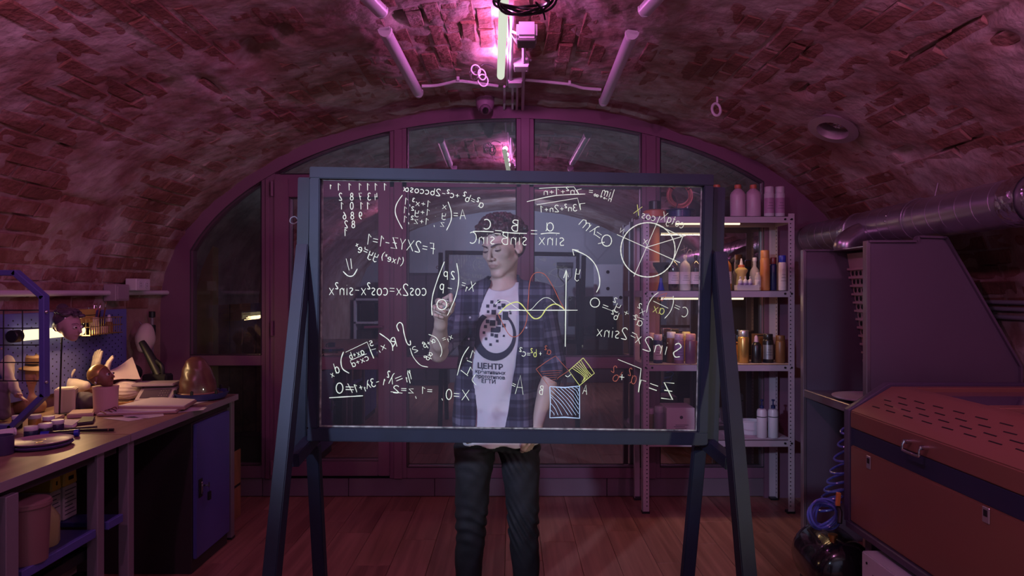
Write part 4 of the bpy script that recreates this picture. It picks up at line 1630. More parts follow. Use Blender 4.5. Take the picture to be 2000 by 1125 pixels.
# ------------------------------------------------------------------ clothes
def grow(rows, dx, dy=None, cyo=0.0):
    dy = dx if dy is None else dy
    return [(z, cx, cy + cyo, rx + dx, ry + dy) for z, cx, cy, rx, ry in rows]


tee_m = mat('white_cotton', (0.62, 0.60, 0.62), 0.85, nscale=5, namt=0.04, bump=0.12, bscale=90)
TS = [(0.806, -0.048, 2.775, 0.160, 0.132), (0.95, -0.05, 2.78, 0.148, 0.116), (1.08, -0.05, 2.785, 0.145, 0.106), (1.22, -0.045, 2.785, 0.160, 0.112),
      (1.34, -0.04, 2.79, 0.162, 0.108), (1.41, -0.038, 2.80, 0.130, 0.088), (1.455, -0.033, 2.81, 0.080, 0.072)]
tf_ = Field((-0.26, 2.62, 0.79), (0.18, 2.95, 1.47), 0.0042)
tf_.stack(TS, 0.02)
tf_.cap(nb, SHL, 0.060, 0.052, 0.03).cap(nb, SHR, 0.060, 0.052, 0.03)
tf_.ell(nb + np.array([-0.008, -0.050, 0.050]), (0.068, 0.085, 0.058), None, 0.008, 'sub')   # neck opening
sl, X, Y, Z = tf_._win((-0.26, 2.62, 0.79), (0.18, 2.95, 1.47), 0)
fold = 0.0045 * np.sin(X * 62 + 3.0 * np.sin(Z * 9) + 1.2) * np.clip((1.25 - Z) / 0.35, 0, 1) + 0.003 * wave_noise(X, Y, Z, 22, 5)
tf_.f += fold.astype(np.float32)
V, F = tf_.mesh()
tee = arr_mesh('tshirt', V, F, tee_m, person)

# plaid cloth: bands in u (across) and v (along)
def plaid_material():
    m = bpy.data.materials.new('plaid_cloth')
    MATS['plaid_cloth'] = m
    m.use_nodes = True
    nt = m.node_tree
    b = nt.nodes['Principled BSDF']
    b.inputs['Roughness'].default_value = 0.9
    uv = nt.nodes.new('ShaderNodeUVMap')
    uv.uv_map = 'weave'
    sp = nt.nodes.new('ShaderNodeSeparateXYZ')
    nt.links.new(uv.outputs[0], sp.inputs[0])
    outs = []
    for ax in (0, 1):
        w = nt.nodes.new('ShaderNodeMath')
        w.operation = 'FRACT'
        nt.links.new(sp.outputs[ax], w.inputs[0])
        cr = nt.nodes.new('ShaderNodeValToRGB')
        cr.color_ramp.interpolation = 'CONSTANT'
        el = cr.color_ramp.elements
        stops = [(0.0, 0.05), (0.22, 0.40), (0.34, 0.10), (0.50, 0.70), (0.72, 0.10), (0.80, 0.35), (0.86, 0.05), (0.97, 0.10)]
        while len(el) < len(stops):
            el.new(0.5)
        for e, (p, v) in zip(el, stops):
            e.position = p
            e.color = (v, v, v, 1)
        nt.links.new(w.outputs[0], cr.inputs[0])
        outs.append(cr.outputs[0])
    ad = nt.nodes.new('ShaderNodeVectorMath')
    ad.operation = 'ADD'
    nt.links.new(outs[0], ad.inputs[0])
    nt.links.new(outs[1], ad.inputs[1])
    sc = nt.nodes.new('ShaderNodeVectorMath')
    sc.operation = 'SCALE'
    sc.inputs['Scale'].default_value = 0.5
    nt.links.new(ad.outputs[0], sc.inputs[0])
    cr = nt.nodes.new('ShaderNodeValToRGB')
    el = cr.color_ramp.elements
    for _ in range(2):
        el.new(0.5)
    for e, (p, c) in zip(el, [(0.04, (0.014, 0.012, 0.028)), (0.3, (0.040, 0.036, 0.066)), (0.6, (0.105, 0.10, 0.15)), (0.9, (0.26, 0.25, 0.32))]):
        e.position = p
        e.color = (*c, 1)
    nt.links.new(sc.outputs[0], cr.inputs[0])
    nt.links.new(cr.outputs[0], b.inputs['Base Color'])
    return m


plaid_m = plaid_material()
SS = [(0.845, -0.058, 2.785, 0.192, 0.148), (0.95, -0.055, 2.785, 0.184, 0.138), (1.08, -0.05, 2.79, 0.180, 0.128), (1.22, -0.044, 2.79, 0.188, 0.132),
      (1.34, -0.040, 2.795, 0.180, 0.124), (1.41, -0.036, 2.81, 0.146, 0.102), (1.455, -0.033, 2.82, 0.092, 0.084)]
sf = Field((-0.42, 2.50, 0.80), (0.27, 2.99, 1.50), 0.0044)
sf.stack(SS, 0.02)
CUL, CUR = PV(851, 668, 2.615), PV(1078, 722, 2.77)
SL2, SR2 = SHL + (0.0, 0, 0.0), SHR + (0.0, 0, 0.0)
sf.cap(nb + (0, 0.01, 0), SL2, 0.070, 0.068, 0.03).cap(nb + (0, 0.01, 0), SR2, 0.070, 0.068, 0.03)
EUL = SHL * 0.15 + ELL * 0.85 + np.array([-0.006, 0.006, 0])
sf.cap(SL2, EUL, 0.068, 0.055, 0.03)
sf.cap(SHL * 0.36 + ELL * 0.64, EUL, 0.060, 0.058, 0.006)
sf.cap(SR2, CUR, 0.072, 0.052, 0.03)
ud = (CUR - SR2) / np.linalg.norm(CUR - SR2)
sf.cap(CUR - ud * 0.045, CUR - ud * 0.002, 0.0535, 0.052, 0.004)
sl, X, Y, Z = sf._win((-0.42, 2.50, 0.80), (0.27, 2.99, 1.50), 0)
fold = 0.009 * np.sin(X * 48 + 2.5 * np.sin(Z * 8) + 0.5) * np.clip((1.30 - Z) / 0.3, 0, 1) + 0.0075 * wave_noise(X, Y, Z, 24, 15) + 0.002 * wave_noise(X, Y, Z, 60, 16)
sf.f += fold.astype(np.float32)
# the open front: everything between the two edges in front of the chest is cut away
zk = [0.80, 0.875, 1.00, 1.13, 1.29, 1.38, 1.46, 1.52]
xl = [-0.150, -0.146, -0.150, -0.158, -0.150, -0.118, -0.085, -0.08]
xr = [0.000, -0.030, -0.012, 0.018, 0.024, 0.030, 0.030, 0.03]
L_, R_ = np.interp(Z, zk, xl), np.interp(Z, zk, xr)
wav = 0.006 * np.sin(Z * 21)
cut = np.maximum(np.maximum(L_ + wav - X, X - R_ - wav * 0.7), Y - 2.80)
sf.f = np.maximum(sf.f, -cut.astype(np.float32))
# collar, standing round the neck and folded over in two points
sf.cap(nb + (-0.056, 0.020, 0.040), nb + (0.050, 0.030, 0.058), 0.020, 0.020, 0.01)
sf.cap(nb + (-0.062, 0.010, 0.036), nb + (-0.084, -0.060, -0.012), 0.015, 0.013, 0.006, sc=((0.8, -0.5, 0.5), 0.55))
sf.cap(nb + (-0.084, -0.060, -0.012), nb + (-0.092, -0.085, -0.060), 0.014, 0.007, 0.006, sc=((0.5, -0.8, 0.3), 0.5))
sf.cap(nb + (0.060, 0.018, 0.056), nb + (0.074, -0.055, 0.000), 0.016, 0.014, 0.006, sc=((-0.8, -0.5, 0.5), 0.55))
sf.cap(nb + (0.074, -0.055, 0.000), nb + (0.086, -0.080, -0.055), 0.015, 0.007, 0.006, sc=((-0.5, -0.8, 0.3), 0.5))
# hollow: room for the neck and the cuffs' openings
sf.cap(nb + (0, -0.012, -0.02), nb + (-0.004, -0.002, 0.12), 0.057, 0.062, 0.004, 'sub')
V, F = sf.mesh()
shirt = arr_mesh('plaid_shirt', V, F, plaid_m, person)
# weave coordinates: torso by x and z, sleeves along and across the arm
u, v = V[:, 0].copy(), V[:, 2].copy()
for a, b in ((SHL, EUL), (SHR, CUR)):
    d = b - a
    L = np.linalg.norm(d)
    d = d / L
    t = (V - a) @ d
    side = np.cross(d, [0, 1, 0])
    side /= np.linalg.norm(side)
    q = V - a - np.outer(t, d)
    rad = np.linalg.norm(q, axis=1)
    outw = (V[:, 0] < -0.232) if a is SHL else (V[:, 0] > 0.128)
    m_ = (t > 0.02) & (rad < 0.09) & outw
    u[m_] = (q @ side)[m_] * 1.1 + 0.02
    v[m_] = -t[m_]
uvl = shirt.data.uv_layers.new(name='weave')
li = F.ravel()
uvs = np.stack([u[li] / 0.092, v[li] / 0.105], 1).astype(np.float32)
uvl.data.foreach_set('uv', uvs.ravel())
button_m = mat('shirt_button', (0.5, 0.5, 0.55), 0.25)
sbv = BVHTree.FromPolygons([Vector(p) for p in V], [tuple(int(i) for i in f) for f in F])
for (px, py) in ((916, 662), (912, 700), (918, 620), (1028, 640)):
    o_ = Vector((0, 0, CAMZ))
    dr = (P(px, py, 2.0) - o_).normalized()
    hit = sbv.ray_cast(o_, dr)
    if hit[0]:
        MB().cyl(hit[0] - dr * 0.002, hit[0] + dr * 0.003, 0.0045, n=10).build('button', button_m, person)

# print on the T-shirt, laid onto the cloth
Vt, Ft = tf_.mesh()
tbv = BVHTree.FromPolygons([Vector(p) for p in Vt], [tuple(int(i) for i in f) for f in Ft])
print_m = mat('shirt_print', (0.022, 0.024, 0.045), 0.7)


def lay(name, polys, m, lift=0.0022, maxe=0.006):
    """flat shapes given in picture pixels, dropped straight back onto the cloth"""
    bm = bmesh.new()
    for vs_, fs_ in polys:
        bv = [bm.verts.new((a, 0, c)) for a, c in vs_]
        for f in fs_:
            try:
                bm.faces.new([bv[i] for i in f])
            except ValueError:
                pass
    bmesh.ops.triangulate(bm, faces=bm.faces)
    for _ in range(4):
        es = [e for e in bm.edges if e.calc_length() > maxe]
        if not es:
            break
        bmesh.ops.subdivide_edges(bm, edges=es, cuts=1)
        bmesh.ops.triangulate(bm, faces=[f for f in bm.faces if len(f.verts) > 3])
    vs2 = []
    for w in bm.verts:
        h = tbv.ray_cast(Vector((w.co.x, 2.3, w.co.z)), Vector((0, 1, 0)))
        y = h[0].y - lift if h[0] else 2.69
        vs2.append(Vector((w.co.x, y, w.co.z)))
    fs2 = [tuple(x.index for x in f.verts) for f in bm.faces]
    bm.verts.index_update()
    fs2 = [tuple(x.index for x in f.verts) for f in bm.faces]
    bm.free()
    return MB().add(vs2, fs2).build(name, m, person, smooth=60)


TD = 2.67
def cpt(px, py):
    p = P(px, py, TD)
    return (p.x, p.z)


def rect(px, py, w, h=None, rot=0.03):
    h = h or w
    c, s = math.cos(rot), math.sin(rot)
    return ([cpt(px + c * a - s * b_, py + s * a + c * b_) for a, b_ in ((-w / 2, -h / 2), (w / 2, -h / 2), (w / 2, h / 2), (-w / 2, h / 2))], [(0, 1, 2, 3)])


# pixels scattering out of the flask; coordinates read off the photograph
sq = [(960, 590, 6), (974, 589, 6), (952, 598, 6), (966, 597, 6), (983, 597, 8), (975, 601, 6), (964, 610, 9), (953, 609, 5), (996, 607, 4), (997, 612, 4),
      (987, 617, 11, 16), (974, 621, 10, 12), (975, 631, 7, 8), (952, 628, 7), (962, 631, 11), (984, 636, 7), (948, 638, 6), (967, 645, 17, 9), (973, 643, 9, 10),
      (945, 650, 5), (961, 654, 6), (969, 656, 7), (984, 656, 4), (949, 662, 5), (971, 666, 5), (958, 673, 5)]
lay('print_squares', [rect(q[0], q[1], q[2], q[3] if len(q) > 3 else None) for q in sq], print_m)
# the thick ring of the flask, open at the top, with its neck
ring = []
oc, ic = (965, 656), (969, 652)
N = 44
for k in range(N + 1):
    a = math.radians(-58 + 296 * k / N)     # measured clockwise from +x in picture space
    ring.append((cpt(oc[0] + 43 * math.cos(a) * 1.0, oc[1] - 49 * math.sin(a) * -1), cpt(ic[0] + 33 * math.cos(a), ic[1] - 38 * math.sin(a) * -1)))
vs_ = [p for pr in ring for p in pr]
fs_ = [(2 * k, 2 * k + 2, 2 * k + 3, 2 * k + 1) for k in range(N)]
lay('print_ring', [(vs_, fs_)], print_m)
for txt, px, py, size in (('ЦЕНТР', 957, 721, 0.030), ('креативных', 957, 731, 0.0205), ('прототипов', 957, 740, 0.0205), ('ЕГТИ', 954, 749, 0.022)):
    vv, ff = text_mesh(txt, size, 0.03 if txt == 'ЦЕНТР' else 0.018)
    c = cpt(px, py)
    lay('print_lettering', [([(c[0] + q.x * 1.05, c[1] + q.y - q.x * 0.05) for q in vv], ff)], print_m, maxe=0.02)

# jeans
jeans_m = mat('black_denim', (0.010, 0.010, 0.015), 0.8, nscale=18, namt=0.3, bump=0.2, bscale=120)
jf = Field((-0.30, 2.62, 0.02), (0.18, 2.98, 0.90), 0.0048)
jf.stack([(0.785, -0.062, 2.79, 0.174, 0.112), (0.875, -0.060, 2.79, 0.142, 0.095)], 0.02)
lx = [(0.79, -0.155, 0.088, 0.105), (0.70, -0.160, 0.080, 0.094), (0.58, -0.166, 0.070, 0.080), (0.50, -0.170, 0.066, 0.074), (0.40, -0.174, 0.062, 0.068), (0.28, -0.182, 0.056, 0.062), (0.10, -0.186, 0.050, 0.055), (0.055, -0.186, 0.050, 0.055)]
rx_ = [(0.79, 0.030, 0.088, 0.105), (0.70, 0.036, 0.080, 0.094), (0.58, 0.042, 0.070, 0.080), (0.50, 0.045, 0.066, 0.074), (0.40, 0.050, 0.062, 0.068), (0.28, 0.058, 0.057, 0.062), (0.10, 0.066, 0.051, 0.055), (0.055, 0.066, 0.050, 0.055)]
for leg in (lx, rx_):
    jf.stack([(z, x, 2.79 + 0.01 * math.sin(z * 6), a, b_) for z, x, a, b_ in leg], 0.022, p=2.1)
sl, X, Y, Z = jf._win((-0.30, 2.62, 0.02), (0.18, 2.98, 0.90), 0)
kn = np.exp(-((Z - 0.46) / 0.09) ** 2) + 0.55 * np.exp(-((Z - 0.12) / 0.09) ** 2) + 0.5 * np.exp(-((Z - 0.74) / 0.06) ** 2)
fold = 0.0042 * kn * np.sin(Z * 120 + 22 * np.sin(X * 9) + 30 * (X + 0.06)) + 0.003 * wave_noise(X, Y, Z, 30, 25)
jf.f += fold.astype(np.float32)
V, F = jf.mesh()
arr_mesh('jeans', V, F, jeans_m, person)
# trainers
shoe_m = mat('black_canvas', (0.02, 0.02, 0.025), 0.7)
sole_m = mat('rubber_sole', (0.45, 0.44, 0.45), 0.6)
for sx, x in ((-1, -0.190), (1, 0.070)):
    s_ = Field((x - 0.08, 2.50, -0.01), (x + 0.08, 2.90, 0.14), 0.005)
    s_.cap((x, 2.81, 0.055), (x + sx * 0.012, 2.60, 0.040), 0.042, 0.034, 0.02).cap((x, 2.80, 0.06), (x, 2.80, 0.10), 0.046, 0.044, 0.02)
    sl, X, Y, Z = s_._win((x - 0.08, 2.50, -0.01), (x + 0.08, 2.90, 0.14), 0)
    s_.f = np.maximum(s_.f, (0.012 - Z).astype(np.float32))
    V, F = s_.mesh()
    sh = arr_mesh('shoe', V, F, shoe_m, person)
    b = MB()
    out = [(x + 0.046 * math.cos(a), 2.81 + 0.045 * math.sin(a), 0.0) for a in np.linspace(0, PI, 10)] + [(x + sx * 0.012 + 0.040 * math.cos(a), 2.60 + 0.045 * math.sin(a), 0.0) for a in np.linspace(PI, 2 * PI, 10)]
    b.prism(out, (0, 0, 0.022)).build('sole', sole_m, sh, bevel=0.003)
# the marker in his hand
marker = thing('marker_pen', 'white marker pen gripped in the raised hand, tip on the glass', 'pen', tuple(P(872, 593, 2.37)))
tip, tail = P(874, 588, 2.368), P(868, 602, 2.43)
MB().cyl(tip.lerp(tail, 0.16), tail, 0.0085, n=14).build('barrel', mat('marker_barrel', (0.6, 0.6, 0.62), 0.35), marker, bevel=0.001)
MB().cyl(tip, tip.lerp(tail, 0.17), 0.0022, 0.0060, n=12).build('tip', mat('marker_tip', (0.5, 0.55, 0.45), 0.6), marker)
# ------------------------------------------------------------------ perforated steel shelving by the glazing
shelf_m = mat('shelf_enamel', (0.46, 0.36, 0.42), 0.45, nscale=4, namt=0.05)
hole_m = mat('dark_hole', (0.01, 0.008, 0.01), 0.9)
foot_m = mat('black_plastic', (0.012, 0.012, 0.015), 0.45)
SX0, SX1, SY0, SY1 = 0.842, 1.823, 4.29, 4.61
shelf = thing('shelving_unit', 'pale perforated steel shelving unit with cans and bottles by the right of the glazing', 'shelf', ((SX0 + SX1) / 2, SY0, 0))
for x, sx in ((SX0, 1), (SX1, -1)):
    for y, sy in ((SY0, 1), (SY1, -1)):
        ztop = 1.935 if y == SY0 else 1.93
        b = MB()
        b.span((x, y, 0.008), (x + sx * 0.042, y + sy * 0.002, ztop)).span((x, y, 0.008), (x + sx * 0.002, y + sy * 0.042, ztop))
        post = b.build('post', shelf_m, shelf, smooth=0)
        h = MB()
        z = 0.05
        while z < ztop - 0.02:
            for q in (0.028,):
                h.cyl((x + sx * q, y - sy * 0.0016, z), (x + sx * q, y - sy * 0.0002, z), 0.0042, n=6)
                h.cyl((x + sx * 0.0036, y + sy * q, z), (x + sx * 0.0022, y + sy * q, z), 0.0042, n=6)
            z += 0.026
        props(h.build('perforations', hole_m, post, smooth=0), kind='stuff')
        MB().span((x - sx * 0.002, y - sy * 0.002, 0), (x + sx * 0.046, y + sy * 0.046, 0.014)).build('foot', foot_m, post)
SHZ = [1.918, 1.438, 0.961, 0.473]
for z in SHZ:
    b = MB()
    b.span((SX0 + 0.003, SY0 + 0.003, z - 0.003), (SX1 - 0.003, SY1 - 0.003, z))
    b.span((SX0 + 0.003, SY0 + 0.003, z - 0.042), (SX1 - 0.003, SY0 + 0.006, z)).span((SX0 + 0.003, SY1 - 0.006, z - 0.042), (SX1 - 0.003, SY1 - 0.003, z))
    b.span((SX0 + 0.003, SY0 + 0.003, z - 0.042), (SX0 + 0.006, SY1 - 0.003, z)).span((SX1 - 0.006, SY0 + 0.003, z - 0.042), (SX1 - 0.003, SY1 - 0.003, z))
    sh_ = b.build('shelf', shelf_m, shelf, smooth=0)
    for x in (SX0 + 0.062, SX1 - 0.062, SX1 - 0.02, SX0 + 0.02):
        MB().cyl((x, SY0 - 0.003, z - 0.02), (x, SY0 + 0.003, z - 0.02), 0.007, n=8).build('bolt', hole_m, sh_)
# LED bars under the two upper shelves
led_m = emit_mat('led_bar_glow', (1.0, 0.80, 0.50), 1.6)
for k, (z, pxa, pxb) in enumerate(((SHZ[0] - 0.046, 1318, 1446), (SHZ[1] - 0.051, 1316, 1453))):
    xa, xb = (pxa - CX) * 4.32 / FOC, (pxb - CX) * 4.32 / FOC
    t = thing('led_bar', ['warm lit LED bar under the topmost shelf', 'warm lit LED bar under the second shelf from the top'][k], 'light', ((xa + xb) / 2, 4.32, z), group=None)
    MB().span((xa, 4.308, z + 0.004), (xb, 4.332, z + 0.040)).build('channel', shelf_m, t, bevel=0.002)
    MB().cyl((xa + 0.004, 4.32, z), (xb - 0.004, 4.32, z), 0.0075, n=10).build('diffuser', led_m, t)
    lamp('led_bar_light', 'AREA', ((xa + xb) / 2, 4.325, z - 0.012), ((xa + xb) / 2, 4.40, z - 0.5), (1.0, 0.60, 0.28), 1.5, xb - xa, 0.02)

# ------------------------------------------------------------------ containers
def M_(n, c, r=0.4, **k):
    return mat(n, c, r, **k)


clear_m = mat('clear_plastic', (0.75, 0.72, 0.75), 0.12, trans=0.0, alpha=0.45)
amber_m = mat('dark_glass', (0.02, 0.012, 0.016), 0.08, coat=0.5)
label_m = mat('paper_label', (0.62, 0.55, 0.60), 0.7, nscale=30, namt=0.06)
print_d = mat('label_print', (0.06, 0.05, 0.07), 0.7)
kinds = {}


def lab(b, x, y, r, z0, z1, span=1.5):
    """a paper label curved round the front of a can"""
    vs, fs = [], []
    n = 8
    for i in range(n + 1):
        a = -PI / 2 - span + 2 * span * i / n
        vs += [(x + (r + 0.0006) * math.cos(a), y + (r + 0.0006) * math.sin(a), z0), (x + (r + 0.0006) * math.cos(a), y + (r + 0.0006) * math.sin(a), z1)]
    for i in range(n):
        fs.append((2 * i, 2 * i + 2, 2 * i + 3, 2 * i + 1))
    b.add(vs, fs)
    return b


def cont(name, label, cat, px, pxtop, z, Y, w, parts_, group=None):
    """a turned container on shelf height z at depth Y under pixel px; parts_: (part name, material, [(r, h)...] in fractions of half width and height)"""
    x = (px - CX) * Y / FOC
    H_ = CAMZ - (pxtop - HY) * Y / FOC - z
    r = w * Y / FOC / 2
    t = thing(name, label, cat, (x, Y, z), group=group)
    for pn, m, prof in parts_:
        b = MB()
        if pn.startswith('label'):
            lab(b, x, Y, r * prof[0][0], z + H_ * prof[0][1], z + H_ * prof[1][1])
            o = b.build(pn, m, t, smooth=60)
            tx = MB()
            for q in range(3):
                zz = z + H_ * (prof[0][1] + (prof[1][1] - prof[0][1]) * (0.3 + 0.18 * q))
                lab(tx, x, Y, r * prof[0][0] + 0.0006, zz, zz + 0.0022, 0.7 - 0.15 * q)
            tx.build('print', print_d, o, smooth=60)
        else:
            b.lathe([(p[0] * r, p[1] * H_) for p in prof], (x, Y, z), 20)
            b.build(pn, m, t, smooth=40)
    return t


def cyl_(a, b, top=1.0, e=0.02):
    return [(0.0, a), (top - 0.06, a), (top, a + e), (top, b - e), (top - 0.06, b), (0, b)]


def spray(body, cap, lbl=None):
    p = [('body', body, [(0, 0), (0.94, 0), (1, .015), (1, .76), (.9, .80), (0.6, .84), (0, .84)]), ('cap', cap, cyl_(.79, 1.0, .90, .02))]
    if lbl:
        p.insert(1, ('label', lbl, [(1, .12), (1, .62)]))
    return p


def bottle(body, cap, lbl=None, neck=.3, sh=.62, shape='round'):
    p = [('body', body, [(0, 0), (.94, 0), (1, .02), (1, sh), (.97, sh + .05), (.8, sh + .13), (neck + .12, sh + .20), (neck, sh + .23), (neck, .90), (0, .90)]), ('cap', cap, cyl_(.88, 1.0, neck + .10, .015))]
    if lbl:
        p.append(('label', lbl, [(1, .18), (1, sh - .1)]))
    return p


org = M_('orange_plastic', (0.55, 0.16, 0.08))
pink_b = M_('translucent_pink_white', (0.55, 0.36, 0.46), 0.35)
whit = M_('white_plastic', (0.60, 0.55, 0.60), 0.35)
blk = M_('black_paint', (0.015, 0.013, 0.016), 0.3)
gold = M_('gold_can', (0.45, 0.27, 0.08), 0.3, metal=0.6)
orcan = M_('orange_can', (0.50, 0.20, 0.07), 0.4)
navyc = M_('navy_can', (0.02, 0.025, 0.10), 0.35)
bluec = M_('blue_cap', (0.02, 0.03, 0.38), 0.35)
yel = M_('pale_yellow_plastic', (0.62, 0.50, 0.20), 0.4)
silver = M_('silver_can', (0.45, 0.43, 0.46), 0.3, metal=0.7)
dred = M_('dark_red_can', (0.20, 0.03, 0.03), 0.35)
brown = M_('brown_can', (0.16, 0.07, 0.03), 0.4)
# top shelf
Z = SHZ[0] + 0.001
cont('paint_tub', 'orange tub with a wide black lid on the topmost shelf', 'tub', 1279, 393, Z, 4.46, 46,
     [('body', org, [(0, 0), (.96, 0), (1, .1), (.98, .42), (.75, .5), (0, .5)]), ('lid', blk, cyl_(.5, 1.0, .52, .03))])
t = thing('filament_spool', 'dark blue wire spool lying flat under the copper coil', 'spool', ((1328 - CX) * 4.45 / FOC, 4.45, Z))
x0 = (1328 - CX) * 4.45 / FOC
MB().lathe([(0, 0), (.085, 0), (.085, .004), (.074, .005), (.074, .052), (.096, .054), (.099, .058), (0, .058)], (x0, 4.45, Z), 28).build('drum', M_('spool_blue', (0.03, 0.03, 0.13), 0.3), t)
MB().lathe([(.0, 0.0585), (.02, .0585), (.02, .063), (0, .063)], (x0, 4.45, Z), 14).build('hub', blk, t)
t = thing('wire_coil', 'coil of reddish copper wire standing upright on the dark spool', 'coil', (x0, 4.45, Z + 0.064))
cop = M_('copper_wire', (0.55, 0.20, 0.17), 0.35, metal=0.5)
b = MB()
cz = Z + 0.064 + 0.094
for k in range(7):
    rr_ = 0.060 + 0.0045 * k
    yy = 4.45 + 0.006 * math.sin(k * 2.3)
    b.tube([(x0 + rr_ * math.cos(a), yy + 0.004 * math.sin(3 * a + k), cz + rr_ * math.sin(a)) for a in np.linspace(0, 2 * PI, 33)[:-1]], 0.0032, 6, closed=True)
b.build('winding', cop, t)
for a in (0.6, 2.5, 4.4):
    MB().tube([(x0 + 0.054 * math.cos(a), 4.437, cz + 0.054 * math.sin(a)), (x0 + 0.094 * math.cos(a), 4.437, cz + 0.094 * math.sin(a))], 0.003, 6).build('binding', blk, t)
for k, (px, lb) in enumerate(((1400, 'pink-white solvent bottle half hidden behind the board upright on the topmost shelf'), (1441, 'second pink-white solvent bottle from the board on the topmost shelf'),
                              (1471, 'third pink-white solvent bottle from the board, beside the white spray cans'))):
    cont('solvent_bottle', lb, 'bottle', px, 361, Z, 4.40, 29, bottle(pink_b, org, None, .34, .66), 'solvent bottles on the topmost shelf')
for k, (px, lb) in enumerate(((1502, 'white spray can on the topmost shelf, next to the solvent bottles'), (1523, 'white spray can at the end of the topmost shelf'))):
    cont('spray_can', lb, 'can', px, 365, Z, 4.36, 19, spray(whit, whit, M_('pink_label', (0.42, 0.22, 0.36), 0.5)), 'white spray cans on the topmost shelf')
# second shelf
Z = SHZ[1] + 0.001
t = thing('paper_roll', 'tall orange cardboard tube standing behind the funnel', 'tube', ((1276 - CX) * 4.54 / FOC, 4.54, Z))
MB().lathe([(0, 0), (.042, 0), (.042, .43), (.036, .43), (.036, .42), (0, .42)], ((1276 - CX) * 4.54 / FOC, 4.54, Z), 22).build('tube', M_('cardboard_orange', (0.38, 0.14, 0.08), 0.6), t)
MB().lathe([(0.0425, .12), (.0425, .2)], ((1276 - CX) * 4.54 / FOC, 4.54, Z), 22).build('band', M_('pale_band', (0.5, 0.36, 0.4), 0.6), t)
xf = (1291 - CX) * 4.42 / FOC
t = thing('funnel', 'black plastic funnel on a blue stem at the post end of the second shelf', 'funnel', (xf, 4.42, Z))
MB().lathe([(0.008, .075), (.010, .10), (.052, .165), (.056, .185), (.053, .185), (.047, .165), (.006, .10)], (xf, 4.42, Z), 22).build('cone', blk, t)
MB().lathe([(0, 0), (.026, 0), (.022, .01), (.012, .055), (.008, .09), (0, .09)], (xf, 4.42, Z), 16).build('stem', bluec, t)
for px, lb, bm_ in ((1316, 'dark glass bottle with a white label, nearest the funnel', amber_m), (1338, 'clear bottle with a white label between two dark ones', clear_m),
                    (1359, 'dark glass bottle with a white label beside the board frame', amber_m)):
    cont('label_bottle', lb, 'bottle', px, 498, Z, 4.38, 21, bottle(bm_, blk if bm_ is amber_m else clear_m, label_m, .24, .62), 'labelled bottles on the second shelf')
cont('amber_bottle', 'amber bottle half hidden behind the board upright', 'bottle', 1418, 494, Z, 4.40, 21, bottle(M_('amber_plastic', (0.35, 0.14, 0.05), 0.2), blk, label_m, .26, .6))
cont('glue_bottle', 'pale yellow glue bottle with a thin nozzle and orange collar', 'bottle', 1448, 505, Z, 4.46, 24,
     [('body', yel, [(0, 0), (.85, 0), (.9, .03), (.72, .5), (1, .62), (.95, .66), (.5, .72), (0, .72)]), ('collar', org, cyl_(.70, .80, .5, .01)), ('nozzle', whit, [(0, .8), (.3, .8), (.10, 1), (0, 1)])])
for px, lb in ((1446, 'first of three tiny white dropper bottles in the clear tray'), (1456, 'middle one of three tiny white dropper bottles in the clear tray'), (1465, 'third tiny white dropper bottle, nearest the clear flask')):
    cont('dropper_bottle', lb, 'bottle', px, 540, Z + 0.006, 4.345, 9, bottle(whit, whit, M_('lilac_label', (0.30, 0.20, 0.42), 0.5), .25, .6), 'dropper bottles in the clear tray')
xt0, xt1 = (1437 - CX) * 4.345 / FOC, (1480 - CX) * 4.345 / FOC
b = MB().span((xt0, 4.315, Z), (xt1, 4.375, Z + 0.004))
for p, q in (((xt0, 4.315), (xt1, 4.3165)), ((xt0, 4.3735), (xt1, 4.375)), ((xt0, 4.315), (xt0 + .0015, 4.375)), ((xt1 - .0015, 4.315), (xt1, 4.375))):
    b.span((*p, Z), (*q, Z + 0.035))
props(b.build('dropper_tray', clear_m, smooth=0), 'low clear plastic tray holding three dropper bottles', 'tray')
cont('flask', 'clear round-shouldered flask behind the dropper bottles', 'bottle', 1474, 503, Z, 4.50, 19, bottle(clear_m, whit, None, .35, .5))
cont('pill_bottle', 'small clear bottle with a white label in front of the orange can', 'bottle', 1480, 532, Z, 4.40, 12, bottle(clear_m, whit, label_m, .5, .7))
cont('spray_can', 'tall orange spray can on the second shelf', 'can', 1494, 489, Z, 4.42, 18, spray(orcan, orcan))
cont('spray_can', 'short navy spray can between the tall orange one and the blue-capped one', 'can', 1510, 503, Z, 4.44, 14, spray(navyc, dred))
cont('spray_can', 'white spray can with a bright blue cap at the end of the second shelf', 'can', 1528, 499, Z, 4.36, 15, spray(whit, bluec, label_m))
